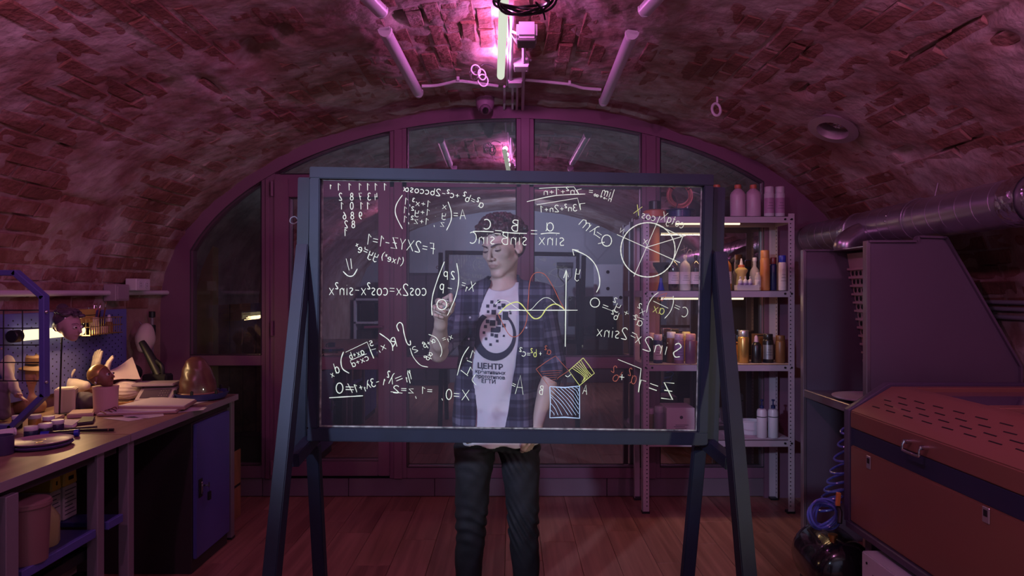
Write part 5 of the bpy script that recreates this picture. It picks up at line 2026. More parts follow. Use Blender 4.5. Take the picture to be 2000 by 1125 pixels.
# third shelf
Z = SHZ[2] + 0.001
third = [(1270, 650, 4.50, 18, 'pale-topped dark can at the post end of the third shelf', blk, pink_b), (1285, 653, 4.38, 18, 'dark can with a pinkish cap, second from the post', navyc, pink_b),
         (1299, 658, 4.46, 15, 'narrow dark can with a small lilac label', blk, blk), (1311, 648, 4.42, 19, 'brown can with a pale flat lid', brown, whit),
         (1326, 652, 4.36, 19, 'purple can with a clear pinkish cap', M_('purple_can', (0.22, 0.10, 0.20), 0.35), pink_b), (1340, 648, 4.52, 18, 'tall rear can with a pale lid', M_('ochre_can', (0.35, 0.20, 0.08), 0.4), yel),
         (1349, 652, 4.35, 21, 'can with a wide rose-coloured cap', M_('plum_can', (0.14, 0.05, 0.10), 0.35), M_('rose_cap', (0.50, 0.25, 0.30), 0.4)), (1366, 666, 4.42, 16, 'brown can beside the board frame', brown, dred),
         (1430, 652, 4.42, 15, 'navy can beside the navy board leg', navyc, navyc), (1452, 645, 4.40, 21, 'tall gold can with a silver top', gold, silver),
         (1477, 655, 4.40, 19, 'black can with a pointed nozzle', blk, pink_b), (1500, 652, 4.42, 20, 'black can with a silver band', blk, blk), (1524, 655, 4.40, 19, 'dark brown can with a printed square, last on the third shelf', brown, brown)]
for k, (px, pt, Y, w, lb, bm_, cm_) in enumerate(third):
    pr = spray(bm_, cm_, [None, label_m, None, None, M_('lilac_label', (0.3, 0.2, 0.42)), None, None, None, None, None, silver, silver, label_m][k] if k not in (12, 10) else None)
    if 'nozzle' in lb:
        pr = [('body', blk, [(0, 0), (.96, 0), (1, .02), (1, .62), (.8, .70), (.45, .76), (0, .76)]), ('nozzle', pink_b, [(0, .76), (.45, .76), (.38, .92), (.2, 1), (0, 1)])]
    cont('spray_can' if 'nozzle' not in lb else 'foam_can', lb, 'can', px, pt, Z, Y, w, pr, 'cans on the third shelf')
for px, pt, lb, m in ((1435, 668, 'orange-labelled box corner behind the navy can', orcan), (1484, 652, 'dark cardboard box behind the black cans', brown)):
    x = (px - CX) * 4.54 / FOC
    hh_ = CAMZ - (pt - HY) * 4.54 / FOC
    t = thing('cardboard_box', lb, 'box', (x, 4.54, Z))
    MB().span((x - 0.045, 4.515, Z), (x + 0.045, 4.575, hh_)).build('carton', m, t, bevel=0.002)
    MB().span((x - 0.045, 4.5138, hh_ - 0.012), (x + 0.045, 4.5148, hh_ - 0.006)).build('flap_seam', blk, t)
# fourth shelf
Z = SHZ[3] + 0.001
cont('spray_can', 'clear-capped spray can beside the white carton on the lowest shelf', 'can', 1287, 793, Z, 4.38, 19, spray(M_('grey_can', (0.2, 0.15, 0.2), 0.4), clear_m))
cont('spray_can', 'dim can half behind the post on the lowest shelf', 'can', 1270, 797, Z, 4.42, 17, spray(brown, pink_b))
x0, x1 = (1301 - CX) * 4.36 / FOC, (1356 - CX) * 4.36 / FOC
zt = CAMZ - (796 - HY) * 4.36 / FOC
t = thing('white_carton', 'white carton printed with a round mark and a barcode on the lowest shelf', 'box', ((x0 + x1) / 2, 4.36, Z))
c_ = MB().span((x0, 4.345, Z), (x1, 4.55, zt)).build('carton', M_('white_card', (0.62, 0.52, 0.55), 0.7), t, bevel=0.003)
xm = (x0 + x1) / 2
MB().cyl((xm + .004, 4.3446, zt - .062), (xm + .004, 4.3438, zt - .062), 0.011, n=16).build('round_mark', print_d, c_)
b = MB()
rr = random.Random(2)
for k in range(18):
    w = rr.choice((.0009, .0018))
    b.span((xm - .022 + k * .0027, 4.3438, Z + .012), (xm - .022 + k * .0027 + w, 4.3446, Z + .035))
for q in range(4):
    b.span((xm - .045 + .01 * (q % 2), 4.3438, Z + .052 + q * .011), (xm + .05 - .012 * (q % 3), 4.3446, Z + .055 + q * .011))
props(b.build('print', print_d, c_, smooth=0), kind='stuff')
x0, x1 = (1418 - CX) * 4.33 / FOC, (1542 - CX) * 4.33 / FOC
props(MB().prism([(x0, 4.31, Z), (x1, 4.34, Z), (x1 - .06, 4.50, Z), (x0 + .03, 4.52, Z)], (0, 0, .004)).build('paper_sheets', M_('sheet_paper', (0.55, 0.42, 0.50), 0.8), smooth=0), 'loose pale sheets lying under the pump bottles on the lowest shelf', 'paper')
xt = (1466 - CX) * 4.46 / FOC
t = thing('plastic_tub', 'white oval tub behind the two pump bottles', 'tub', (xt, 4.46, Z + .005))
b = MB().lathe([(0, 0), (.052, 0), (.060, .02), (.066, .085), (.070, .088), (.070, .094), (.062, .094), (.058, .02), (0, .012)], (0, 0, 0), 26)
b.v = [Vector((xt + v.x * 1.15, 4.46 + v.y * .8, Z + .005 + v.z)) for v in b.v]
b.build('bowl', whit, t)
MB().tube([(xt - .078, 4.44, Z + .085), (xt - .088, 4.40, Z + .06), (xt - .05, 4.398, Z + .045), (xt, 4.395, Z + .042)], .002, 6, smooth=4).build('handle', whit, t)
for px, lb in ((1488, 'white pump bottle with a dark pump next to the oval tub'), (1510, 'white pump bottle with a dark pump at the post end of the lowest shelf')):
    cont('pump_bottle', lb, 'bottle', px, 780, Z + .005, 4.35, 19,
         [('body', whit, [(0, 0), (.92, 0), (1, .02), (1, .68), (.85, .74), (.5, .76), (0, .76)]), ('band', blk, [(1.01, .54), (1.01, .56)]),
          ('pump', navyc, [(0, .76), (.42, .76), (.42, .84), (.15, .85), (.13, .95), (.3, .96), (.3, 1), (0, 1)])], 'white pump bottles')
# ------------------------------------------------------------------ ventilation duct along the right wall
duct_m = mat('galvanised_duct', (0.46, 0.42, 0.50), 0.30, metal=0.85, nscale=3, namt=0.12, stretch=(1, 1, 1))
foil_m = mat('foil_tape', (0.7, 0.68, 0.75), 0.18, metal=1.0, bump=1.0, bscale=45)
DX, DZ = 2.06, 1.795
duct = thing('ventilation_duct', 'long spiral-seamed metal duct running along the wall above the grey booth', 'duct', (DX, 3.3, DZ))
MB().cyl((DX, 4.56, DZ), (DX, 2.48, DZ), 0.100, n=40).build('pipe', duct_m, duct)
MB().cyl((DX, 2.50, DZ), (DX, 0.6, DZ), 0.092, n=40).build('narrow_pipe', duct_m, duct)
b = MB()
y = 4.58
while y > 2.52:          # the lock seam winds round the pipe
    b.tube([(DX + 0.1008 * math.cos(a), y - 0.105 * (a / (2 * PI)), DZ + 0.1008 * math.sin(a)) for a in np.linspace(0, 2 * PI, 25)], 0.0016, 4)
    y -= 0.105
props(b.build('spiral_seam', duct_m, duct), kind='stuff')
for y0, y1, r in ((2.70, 2.60, 0.1035), (2.56, 2.50, 0.104)):
    prof = []
    b = MB()
    n = 40
    vs, fs = [], []
    rows_ = 7
    rr = random.Random(int(y0 * 100))
    for j in range(rows_):
        for i in range(n):
            a = 2 * PI * i / n
            q = r + rr.uniform(0, 0.004)
            vs.append((DX + q * math.cos(a), y0 + (y1 - y0) * j / (rows_ - 1) + rr.uniform(-.002, .002), DZ + q * math.sin(a)))
    for j in range(rows_ - 1):
        for i in range(n):
            k = (i + 1) % n
            fs.append((j * n + i, j * n + k, j * n + n + k, j * n + n + i))
    b.add(vs, fs).build('foil_wrap', foil_m, duct, smooth=0)
MB().cyl((DX, 2.49, DZ), (DX, 2.44, DZ), 0.099, n=40).build('collar', duct_m, duct, bevel=0.003)
MB().cyl((DX, 4.02, DZ), (DX, 3.94, DZ), 0.1035, n=40).build('foil_wrap', foil_m, duct)
b = MB()
b.tube([(1.865, 3.735, 1.672), (1.87, 3.735, 1.70), (1.93, 3.76, 1.74), (2.02, 3.79, 1.77)], lambda t: 0.054 + 0.012 * t, 24, smooth=4)
b.build('branch', duct_m, duct)
for px, py in ((1612, 450), (1690, 430), (1693, 409)):
    q = P(px, py, 3.9 if px < 1650 else 3.5)
    d = Vector((q.x - DX, 0, q.z - DZ)).normalized()
    c = Vector((DX, q.y, DZ)) + d * 0.1005
    MB().ell(c, 0.006, nu=8, nv=6).build('rivet', steel_m, duct)
for y in (3.35, 1.2):
    b = MB().tube([(DX + 0.106 * math.cos(a), y, DZ + 0.106 * math.sin(a)) for a in np.linspace(0, 2 * PI, 25)[:-1]], 0.003, 6, closed=True)
    b.tube([(DX + 0.06, y, DZ + 0.085), (DX + 0.11, y, DZ + 0.30)], 0.003, 6)
    b.build('hanger', duct_m, duct)

# ------------------------------------------------------------------ grey spray booth
booth_m = mat('booth_steel', (0.17, 0.13, 0.18), 0.34, metal=0.3, nscale=1.5, namt=0.1)
rim_m = mat('booth_rim', (0.42, 0.36, 0.42), 0.28, metal=0.8)
booth = thing('spray_booth', 'tall grey steel extraction booth with sloping side panels under the duct', 'booth', (1.9, 3.5, 0))
BX = 1.672
zt = 1.667


def side_panel(y, right):
    pts = [(BX, y, 0.0 if y > 3.5 else 0.0), (BX, y, zt)] + right
    b = MB().prism(pts, (0, 0.025, 0))
    p = b.build('side_panel', booth_m, booth, bevel=0.002)
    e = MB()
    e.span((BX - 0.008, y - 0.007, 0), (BX + 0.012, y + 0.030, zt + 0.004))
    e.build('edge_trim', rim_m, p, bevel=0.003)
    f = MB()
    rp = [Vector(q) for q in [(BX, y, zt)] + right]
    for a_, c_ in zip(rp, rp[1:]):
        f.beam(a_, c_, 0.010, 0.034, (0, 1, 0))
    f.build('flange', booth_m, p)
    return p


side_panel(3.81, [(2.02, 3.81, zt), (2.36, 3.81, 1.08), (2.36, 3.81, 0)])
side_panel(3.13, [(BX + 0.225, 3.13, zt), (BX + 0.235, 3.13, zt + 0.022), (2.035, 3.13, zt + 0.018), (2.385, 3.13, 1.08), (2.385, 3.13, 0)])
MB().span((BX + 0.16, 3.155, zt - 0.005), (2.03, 3.81, zt + 0.004)).build('roof', rim_m, booth, bevel=0.002)
# sloping filter wall with rows of punched holes
fa, fc = Vector((1.915, 3.155, zt - 0.02)), Vector((2.045, 3.155, 0.88))
ext = Vector((0, 0.65, 0))
fb = MB().prism([fa, fc, fc + Vector((.02, 0, 0)), fa + Vector((.02, 0, 0))], ext).build('filter_wall', mat('filter_card', (0.42, 0.27, 0.27), 0.8), booth)
b = MB()
dn = (fc - fa).normalized()
for k in range(15):
    b.beam(fa + dn * (0.09 + k * 0.048) + Vector((-0.006, 0, 0)), fa + dn * (0.09 + k * 0.048) + Vector((-0.006, 0.65, 0)), 0.018, 0.012)
props(b.build('filter_ribs', mat('filter_card', (0.42, 0.27, 0.27), 0.8), fb), kind='stuff')
b = MB()
for k in range(15):
    for q in range(15):
        c = fa + dn * (0.114 + k * 0.048) + Vector((-0.003, 0.03 + q * 0.042, 0))
        b.ell(c, (0.004, 0.012, 0.014), nu=8, nv=5)
props(b.build('filter_holes', hole_m, fb), kind='stuff')
MB().span((BX + 0.004, 3.155, 0.842), (2.36, 3.81, 0.868)).build('work_shelf', booth_m, booth, bevel=0.002)
MB().span((BX - 0.004, 3.155, 0.828), (BX + 0.02, 3.81, 0.872)).build('shelf_lip', rim_m, booth, bevel=0.003)
t = thing('turntable', 'round pale turntable plate on the shelf of the grey booth', 'turntable', (1.845, 3.44, 0.869))
MB().lathe([(0, 0), (.07, 0), (.07, .012), (0, .012)], (1.845, 3.44, 0.869), 24).build('foot', foot_m, t)
MB().lathe([(0, .0125), (.17, .0125), (.175, .018), (.175, .022), (.16, .024), (.05, .021), (0, .021)], (1.845, 3.44, 0.869), 40).build('plate', mat('turntable_plate', (0.50, 0.40, 0.50), 0.4), t)

# ------------------------------------------------------------------ conduits and paint on the right wall
for k, z in enumerate((1.305, 1.345, 1.378)):
    t = thing('wall_conduit', ['lowest of the three thin conduits on the wall behind the booth', 'middle one of the three thin conduits on the wall behind the booth', 'uppermost of the three thin conduits on the wall behind the booth'][k], 'conduit', (2.42, 3.0, z))
    MB().cyl((2.425, 0.9, z), (2.425, 4.6, z), 0.011, n=10).build('pipe', mat('grey_conduit', (0.33, 0.30, 0.37), 0.45), t)
    for y in (1.4, 2.2, 3.0, 3.8):
        MB().span((2.412, y, z - 0.014), (2.44, y + 0.012, z + 0.014)).build('clip', foot_m, t)

# ------------------------------------------------------------------ orange laser cutter
lo_m = mat('orange_enamel', (0.25, 0.105, 0.075), 0.36, nscale=2, namt=0.04, coat=0.15)
lf_m = mat('dark_violet_enamel', (0.075, 0.055, 0.10), 0.38)
X0, YE, YN = 1.474, 2.90, 1.05
laser = thing('laser_cutter', 'orange laser cutter with a slotted lid and dark band, in the right foreground', 'machine', (1.9, 2.0, 0))
zb, z1, z2, z3, z4 = 0.432, 0.765, 0.838, 0.912, 1.018
MB().span((X0, YN, zb), (2.32, YE, z1)).build('body', lo_m, laser, bevel=0.006, seg=2)
MB().span((X0 - 0.012, YN, zb - 0.03), (2.33, YE + 0.02, zb)).build('base_frame', lf_m, laser, bevel=0.004)
MB().span((X0 + 0.004, YN, z1), (2.32, YE, z2)).build('dark_band', mat('navy_band', (0.028, 0.03, 0.075), 0.4), laser, bevel=0.002)
MB().prism([(X0 - 0.006, YE, zb - 0.01), (X0 - 0.006, YE, z3 + 0.003), (X0 + 0.17, YE, z4 + 0.012), (2.33, YE, z4 + 0.012), (2.33, YE, zb - 0.01)], (0, 0.045, 0)).build('end_plate', lf_m, laser, bevel=0.003)
lid = MB()
sec = [(X0 + 0.0, z2 + 0.002), (X0 + 0.0, z3), (X0 + 0.178, z4), (X0 + 0.255, z4), (X0 + 0.255, z2 + 0.002)]
lid.prism([(x, YN, z) for x, z in sec], (0, YE - YN, 0))
lido = lid.build('lid', lo_m, laser, bevel=0.004, seg=2)
# lid: frame round two windows, flat on top
for xa, xb, ya, yb in ((X0 + 0.255, 2.30, YE - 0.05, YE), (X0 + 0.255, 2.30, 2.36, 2.42), (X0 + 0.255, 2.30, YN, YN + 0.06), (2.24, 2.30, YN, YE)):
    MB().span((xa, ya, z4 - 0.03), (xb, yb, z4)).build('lid_frame', lo_m, laser, bevel=0.003)
win_m = mat('smoked_acrylic', (0.10, 0.06, 0.12), 0.12, coat=0.6)
for ya, yb in ((2.42, YE - 0.05), (YN + 0.06, 2.36)):
    MB().span((X0 + 0.255, ya, z4 - 0.030), (2.24, yb, z4 - 0.018)).build('window', win_m, laser, smooth=0)
# slots, read from the photograph and laid on the sloping face
sl_o = Vector((X0, 0, z3))
sl_n = Vector((-(z4 - z3), 0, 0.178)).normalized()


def on_slope(px, py):
    o = Vector((0, 0, CAMZ))
    d = Vector(((px - CX) / FOC, 1, -(py - HY) / FOC))
    t = (sl_o - o).dot(sl_n) / d.dot(sl_n)
    return o + d * t


slots = [((1727, 781), (1740, 784)), ((1728, 790), (1744, 795)), ((1704, 793.5), (1718, 797.5)), ((1731, 801.5), (1748, 806.5)), ((1754, 775), (1770, 779.5)), ((1755, 787), (1772, 792)),
         ((1760.5, 799), (1778, 804)), ((1764.5, 811.5), (1782.5, 817)), ((1786, 783), (1805, 788.5)), ((1789, 796), (1807, 801)), ((1795, 808.5), (1814, 814)), ((1800.5, 822), (1820, 828)),
         ((1822.5, 792.5), (1842, 797.5)), ((1826, 806), (1845.5, 811.5)), ((1833, 819.5), (1853.5, 825.5)), ((1840, 834), (1861.5, 840)), ((1862, 802.5), (1883.5, 808)), ((1866, 817), (1888, 823)),
         ((1875, 831.5), (1898, 838.5)), ((1883, 847), (1906.5, 854)), ((1905, 814), (1929, 820)), ((1911, 829.5), (1935, 835.5)), ((1921.5, 845), (1946.5, 852.5)), ((1931, 861), (1957, 869)),
         ((1953, 826), (1979, 832.5)), ((1960, 843), (1986.5, 849.5)), ((1972.5, 859.5), (1999, 867)), ((1984, 876.5), (2010, 885))]
for a, c in slots:
    A3, C3 = on_slope(*a), on_slope(*c)
    MB().beam(A3 + sl_n * 0.0003, C3 + sl_n * 0.0003, 0.0045, 0.0016, sl_n).build('slot', hole_m, lido, smooth=0)
# chrome handle and two latches on the front face
chrome_m = mat('chrome', (0.75, 0.72, 0.78), 0.12, metal=1.0)


def on_front(px, off=0.0):
    return (X0 - off) * FOC / (px - CX)          # depth where the front face shows under px


hy1, hy2 = on_front(1779), on_front(1812)
zh = CAMZ - (862 - HY) * hy1 / FOC
zl = CAMZ - (879 - HY) * hy1 / FOC
b = MB().cyl((X0, hy1, zh), (X0 - .026, hy1, zh), .0085, n=14).cyl((X0, hy2, zh), (X0 - .026, hy2, zh), .0085, n=14)
b.tube([(X0 - .022, hy1, zh + .004), (X0 - .030, hy1, zh - .010), (X0 - .031, hy1, zl + .006), (X0 - .031, hy1 - .008, zl), (X0 - .031, hy2 + .008, zl), (X0 - .031, hy2, zl + .006), (X0 - .030, hy2, zh - .010), (X0 - .022, hy2, zh + .004)], .0048, 10, smooth=3)
b.build('handle', chrome_m, laser)
for px, py, hh_ in ((1697.5, 903, 0.054), (1927, 1006, 0.050)):
    yy = on_front(px)
    zc = CAMZ - (py - HY) * yy / FOC
    lt = MB().span((X0 - .004, yy - .016, zc - hh_ / 2), (X0, yy + .016, zc + hh_ / 2)).build('latch', mat('latch_plate', (0.60, 0.55, 0.62), 0.3, metal=0.7), laser, bevel=0.002)
    MB().span((X0 - .0052, yy - .008, zc - .004), (X0 - .004, yy + .008, zc + hh_ * .32)).build('keyhole', hole_m, lt)
for yy in (2.8, 1.2):
    for xx in (X0 + .05, 2.27):
        MB().span((xx - .025, yy - .025, 0.10), (xx + .025, yy + .025, zb - .03)).cyl((xx - .015, yy, .05), (xx + .015, yy, .05), .05, n=18).build('leg', lf_m, laser)

# ------------------------------------------------------------------ white chiller box, black compressor, blue coiled hose
q = P(1683, 1075, 2.70)
t = thing('chiller_box', 'white metal box printed with a black W under the orange machine', 'box', (q.x + .15, 2.2, 0))
cb = MB().span((q.x, 2.02, 0.03), (q.x + 0.30, 2.70, q.z)).build('casing', mat('white_enamel', (0.55, 0.52, 0.60), 0.4), t, bevel=0.004, seg=2)
for xx in (q.x + .04, q.x + .26):
    for yy in (2.08, 2.64):
        MB().cyl((xx, yy, 0), (xx, yy, .03), .015, n=10).build('foot', foot_m, t)
text_on('lettering', 'W', 0.075, (q.x, 2.58, q.z - 0.115), (0, -1, 0), (0, 0, 1), print_d, cb)
b = MB()
for k in range(5):
    b.span((q.x - .0012, 2.50, q.z - .06 - k * .022), (q.x, 2.25, q.z - .054 - k * .022))
b.build('print', print_d, cb, smooth=0)
MB().cyl((q.x + .0, 2.66, q.z - .035), (q.x - .003, 2.66, q.z - .035), .005, n=8).build('screw', hole_m, cb)
MB().lathe([(0, 0), (.030, 0), (.028, .016), (0, .016)], (q.x + .12, 2.63, q.z), 16).build('filler_cap', foot_m, t)

cx_, cy_, cz_ = 1.482, 3.07, 0.180
comp = thing('air_compressor', 'glossy black compressor tank on the floor below the blue hose', 'compressor', (cx_, cy_, 0))
tank_m = mat('black_gloss', (0.012, 0.010, 0.014), 0.16, coat=0.6)
b = MB()
b.lathe([(0, -.205), (.06, -.20), (.11, -.18), (.14, -.145), (.148, -.10), (.148, .10), (.14, .145), (.11, .18), (.06, .20), (0, .205)], (cx_, cy_, cz_), 32, ax=(0.08, 1, 0))
b.build('tank', tank_m, comp)
for dy in (-.11, .11):
    MB().span((cx_ - .10, cy_ + dy - .02, 0), (cx_ + .10, cy_ + dy + .02, .08)).build('foot', tank_m, comp, bevel=.004)
MB().lathe([(0, 0), (.014, 0), (.014, .02), (.02, .022), (.02, .034), (0, .034)], (cx_ - 0.05, cy_ - .10, cz_ + .135), 14).build('valve', mat('brass', (0.55, 0.30, 0.10), 0.3, metal=0.9), comp)
MB().tube([P(1578, 1034, 3.02), P(1590, 1046, 2.98), P(1602, 1060, 2.95)], .006, 8).build('lever', foot_m, comp)
hose_m = mat('blue_hose', (0.10, 0.14, 0.52), 0.18, coat=0.5)
hose = thing('coiled_hose', 'translucent blue coiled air hose hanging beside the orange machine', 'hose', tuple(P(1625, 1000, 2.96)))
pts = []
axis = [(1655, 828, 9, 2.97), (1652, 850, 10, 2.97), (1648, 875, 12, 2.97), (1643, 905, 16, 2.97), (1637, 930, 17, 2.96), (1631, 950, 18, 2.96), (1626, 968, 19, 2.96), (1620, 983, 21, 2.95), (1613, 995, 23, 2.94)]
T = 9.0
Nn = 240
for k in range(Nn + 1):
    f = k / Nn
    i = min(int(f * (len(axis) - 1)), len(axis) - 2)
    g = f * (len(axis) - 1) - i
    a0, a1 = axis[i], axis[i + 1]
    px, py, rr_, dd_ = [a0[j] + (a1[j] - a0[j]) * g for j in range(4)]
    th = 2 * PI * T * (f ** 1.15)
    dd_ += 0.06
    c = P(px, py, dd_)
    R_ = rr_ * dd_ / FOC
    pts.append(c + Vector((R_ * math.cos(th), R_ * math.sin(th), R_ * 0.35 * math.cos(th + .6))))
# the loops bundled at the bottom
for k in range(150):
    th = 2 * PI * k / 24
    s = k / 150
    c = P(1612 - 5 * s + 4 * math.sin(k * .21), 1006 + 4 * math.cos(k * .13), 2.99 - .08 * s)
    R_ = (27 + 3 * math.sin(k * .31)) * 2.9 / FOC
    pts.append(c + Vector((R_ * math.cos(th), .012 * math.sin(k * .5), R_ * .95 * math.sin(th))))
MB().tube(pts, .0056, 7).build('coil', hose_m, hose)
MB().tube([P(1637, 990, 2.90), P(1641, 1000, 2.88), P(1640, 1022, 2.86)], .010, 10).build('grip', foot_m, hose)
MB().beam(P(1638, 962, 2.89), P(1636, 988, 2.89), .018, .014, (0, 1, 0)).build('trigger_tag', mat('orange_tag', (0.60, 0.22, 0.06), 0.4), hose, bevel=.002)
# ------------------------------------------------------------------ workbenches along the left wall
BZ, BXE, BYE = 0.832, -1.60, 3.89


def bd(py):
    return (CAMZ - BZ) * FOC / (py - HY)


def BP(px, py):
    """point on the bench top under pixel (px, py)"""
    return P(px, py, bd(py))


top_m = wood_mat('bench_laminate', (0.20, 0.11, 0.075), (0.33, 0.20, 0.14), rough=0.38, sx=20, sy=1.0)
band_m = mat('bench_edge_band', (0.26, 0.20, 0.24), 0.45)
legm = mat('grey_steel_leg', (0.24, 0.19, 0.23), 0.4, metal=0.2)
darkm = mat('bench_dark_panel', (0.035, 0.022, 0.028), 0.6)
blue_m = mat('blue_enamel', (0.085, 0.08, 0.31), 0.42, nscale=1.5, namt=0.08)
YS = 2.795
for k, (ya, yb, lb) in enumerate(((YS + 0.004, BYE, 'far workbench with papers and a kitchen scale, beside the blue cabinet door'), (0.9, YS - 0.004, 'near workbench with paint jars and a paint plate, over the dark shelf'))):
    t = thing('workbench', lb, 'table', ((-2.0), (ya + yb) / 2, 0))
    MB().span((-2.40, ya, BZ - 0.030), (BXE - 0.003, yb, BZ)).build('tabletop', top_m, t, smooth=0)
    MB().span((BXE - 0.003, ya, BZ - 0.031), (BXE, yb, BZ + 0.001)).span((-2.40, yb if not k else ya - 0.002, BZ - 0.031), (BXE, (yb + 0.002) if not k else ya, BZ + 0.001)).build('edge_band', band_m, t, smooth=0)
    for yy in ((ya + 0.03, yb - 0.03) if not k else (ya + 0.03, yb - 0.17)):
        for xx in (BXE - 0.04, -2.36):
            lg = MB().span((xx - 0.022, yy - 0.022, 0.008), (xx + 0.022, yy + 0.022, BZ - 0.031)).build('leg', legm, t, bevel=0.003)
            MB().span((xx - 0.024, yy - 0.024, 0), (xx + 0.024, yy + 0.024, 0.012)).build('foot', foot_m, lg)
    MB().span((-2.38, ya + 0.05, BZ - 0.075), (-2.34, yb - 0.05, BZ - 0.031)).build('apron', legm, t)
    MB().span((BXE - 0.05, ya + 0.05, BZ - 0.066), (BXE - 0.03, yb - 0.05, BZ - 0.031)).build('apron', darkm, t)
# cabinet with the blue door
ca, cb_ = 3.37, 3.79
t = thing('tool_cabinet', 'dark under-bench cabinet with a plain blue door and a key in its lock', 'cabinet', (-1.95, 3.58, 0))
MB().span((-2.28, ca, 0.0), (-1.622, cb_, 0.765)).build('body', darkm, t, bevel=0.002)
dr = MB().span((-1.622, ca + 0.012, 0.07), (-1.604, cb_ - 0.008, 0.757)).build('door', blue_m, t, bevel=0.004, seg=2)
yy = 1.604 * FOC / (CX - 391)
zc = CAMZ - (953 - HY) * yy / FOC
MB().span((-1.604, yy - 0.020, zc - 0.048), (-1.600, yy + 0.020, zc + 0.048)).build('lock_plate', foot_m, dr, bevel=0.003)
MB().span((-1.600, yy - 0.006, zc - 0.03), (-1.592, yy + 0.008, zc + 0.032)).build('handle', steel_m, dr, bevel=0.002)
MB().cyl((-1.60, yy + 0.03, zc + 0.006), (-1.575, yy + 0.03, zc + 0.006), 0.006, n=10).span((-1.575, yy + 0.027, zc - 0.004), (-1.570, yy + 0.033, zc + 0.022)).build('key', steel_m, dr)
MB().tube([(-1.573, yy + 0.03, zc - 0.002), (-1.571, yy + 0.034, zc - 0.03)], 0.001, 5).span((-1.577, yy + 0.022, zc - 0.07), (-1.567, yy + 0.046, zc - 0.028)).build('key_fob', foot_m, dr)
# drawer cabinet cut by the left edge
t = thing('drawer_cabinet', 'blue drawer cabinet under the near bench, cut by the picture edge', 'cabinet', (-1.95, 1.8, 0))
MB().span((-2.28, 1.45, 0.0), (-1.625, 2.16, 0.78)).build('body', darkm, t, bevel=0.002)
MB().span((-1.625, 2.105, 0.0), (-1.60, 2.16, 0.78)).build('corner_post', legm, t, bevel=0.002)
for k, (y0, y1) in enumerate(((1.80, 2.075), (1.47, 1.79))):
    MB().span((-1.625, y0, 0.06), (-1.606, y1, 0.755)).build('door', blue_m, t, bevel=0.004)
# shelf between the legs with canisters
t = thing('bench_shelf', 'dark blue metal shelf hung under the near bench', 'shelf', (-1.95, 2.5, 0.5))
MB().span((-2.30, 2.19, 0.488), (-1.63, 2.58, 0.508)).build('board', mat('navy_shelf', (0.03, 0.03, 0.12), 0.35), t, bevel=0.002)
MB().span((-1.63, 2.19, 0.478), (-1.612, 2.58, 0.510)).build('front_lip', blue_m, t, bevel=0.002)
MB().span((-2.30, 2.66, 0.488), (-1.63, 2.76, 0.508)).build('board', mat('navy_shelf', (0.03, 0.03, 0.12), 0.35), t, bevel=0.002)
MB().span((-1.63, 2.66, 0.478), (-1.612, 2.76, 0.510)).build('front_lip', blue_m, t, bevel=0.002)
MB().span((-2.38, 2.19, 0.0), (-2.36, 2.76, 0.80)).build('back_panel', darkm, t)
yel2 = mat('yellow_plastic', (0.50, 0.36, 0.03), 0.45)
Z = 0.509
for k, (yc, lb) in enumerate(((2.475, 'yellow-handled canister with a white leaflet, nearer one under the bench'), (2.345, 'yellow-handled canister with a white leaflet behind a pale jug'))):
    pass
for k, (px0, px1, lb) in enumerate(((98, 121, 'yellow-handled canister with a white leaflet, beside the pale yellow jug'), (123, 152, 'yellow-handled canister with a white leaflet, nearest the bench leg'))):
    X = -1.80
    ya_, yb_ = -X * FOC / (CX - px0), -X * FOC / (CX - px1)
    t = thing('canister', lb, 'canister', (X - .06, (ya_ + yb_) / 2, Z), group='yellow canisters')
    MB().span((X - .16, ya_ + .004, Z), (X, yb_ - .004, Z + .135)).build('body', mat('canister_white', (0.42, 0.38, 0.36), 0.6), t, bevel=.004)
    pr = MB()
    for q in range(7):
        pr.span((X, ya_ + .012, Z + .02 + q * .016), (X + .0008, yb_ - .012 - .01 * (q % 3), Z + .024 + q * .016))
    props(pr.build('leaflet_print', print_d, t, smooth=0), kind='stuff')
    MB().prism([(X + .002, ya_ + .002, Z + .135), (X + .002, yb_ - .002, Z + .135), (X + .002, yb_ - .012, Z + .215), (X + .002, ya_ + .012, Z + .215)], (-.165, 0, 0)).build('collar', yel2, t, bevel=.006)
    for dz in (.165, .20):
        MB().span((X + .0018, ya_ + .03, Z + dz - .008), (X + .004, yb_ - .03, Z + dz + .008)).build('grip_hole', hole_m, t, bevel=.003)
    MB().tube([(X - .05, ya_ + .02, Z + .21), (X - .05, (ya_ + yb_) / 2 - .02, Z + .245), (X - .05, (ya_ + yb_) / 2 + .02, Z + .245), (X - .05, yb_ - .02, Z + .21)], .007, 8, smooth=3).build('handle', yel2, t)
q = P(84, 1008, 2.42)
t = thing('jug', 'pale yellow plastic jug under the near bench', 'jug', (q.x, 2.42, Z))
MB().lathe([(0, 0), (.048, 0), (.052, .01), (.052, .10), (.03, .135), (.018, .145), (.018, .165), (0, .165)], (q.x, 2.42, Z), 22).build('body', mat('pale_jug', (0.38, 0.34, 0.14), 0.3, alpha=.9), t)
MB().lathe([(.019, .150), (.021, .150), (.021, .172), (0, .172)], (q.x, 2.42, Z), 16).build('cap', whit, t)
q = P(52, 1050, 2.28)
t = thing('paint_bucket', 'brownish pink bucket at the near end of the under-bench shelf', 'bucket', (q.x, 2.28, Z))
MB().lathe([(0, 0), (.062, 0), (.070, .19), (.074, .19), (.074, .20), (0, .20)], (q.x, 2.28, Z), 26).build('body', mat('pinkish_tub', (0.22, 0.11, 0.11), 0.5), t)
MB().lathe([(0, .2005), (.070, .2005), (.070, .207), (0, .207)], (q.x, 2.28, Z), 26).build('lid', mat('pinkish_lid', (0.26, 0.14, 0.14), 0.5), t)
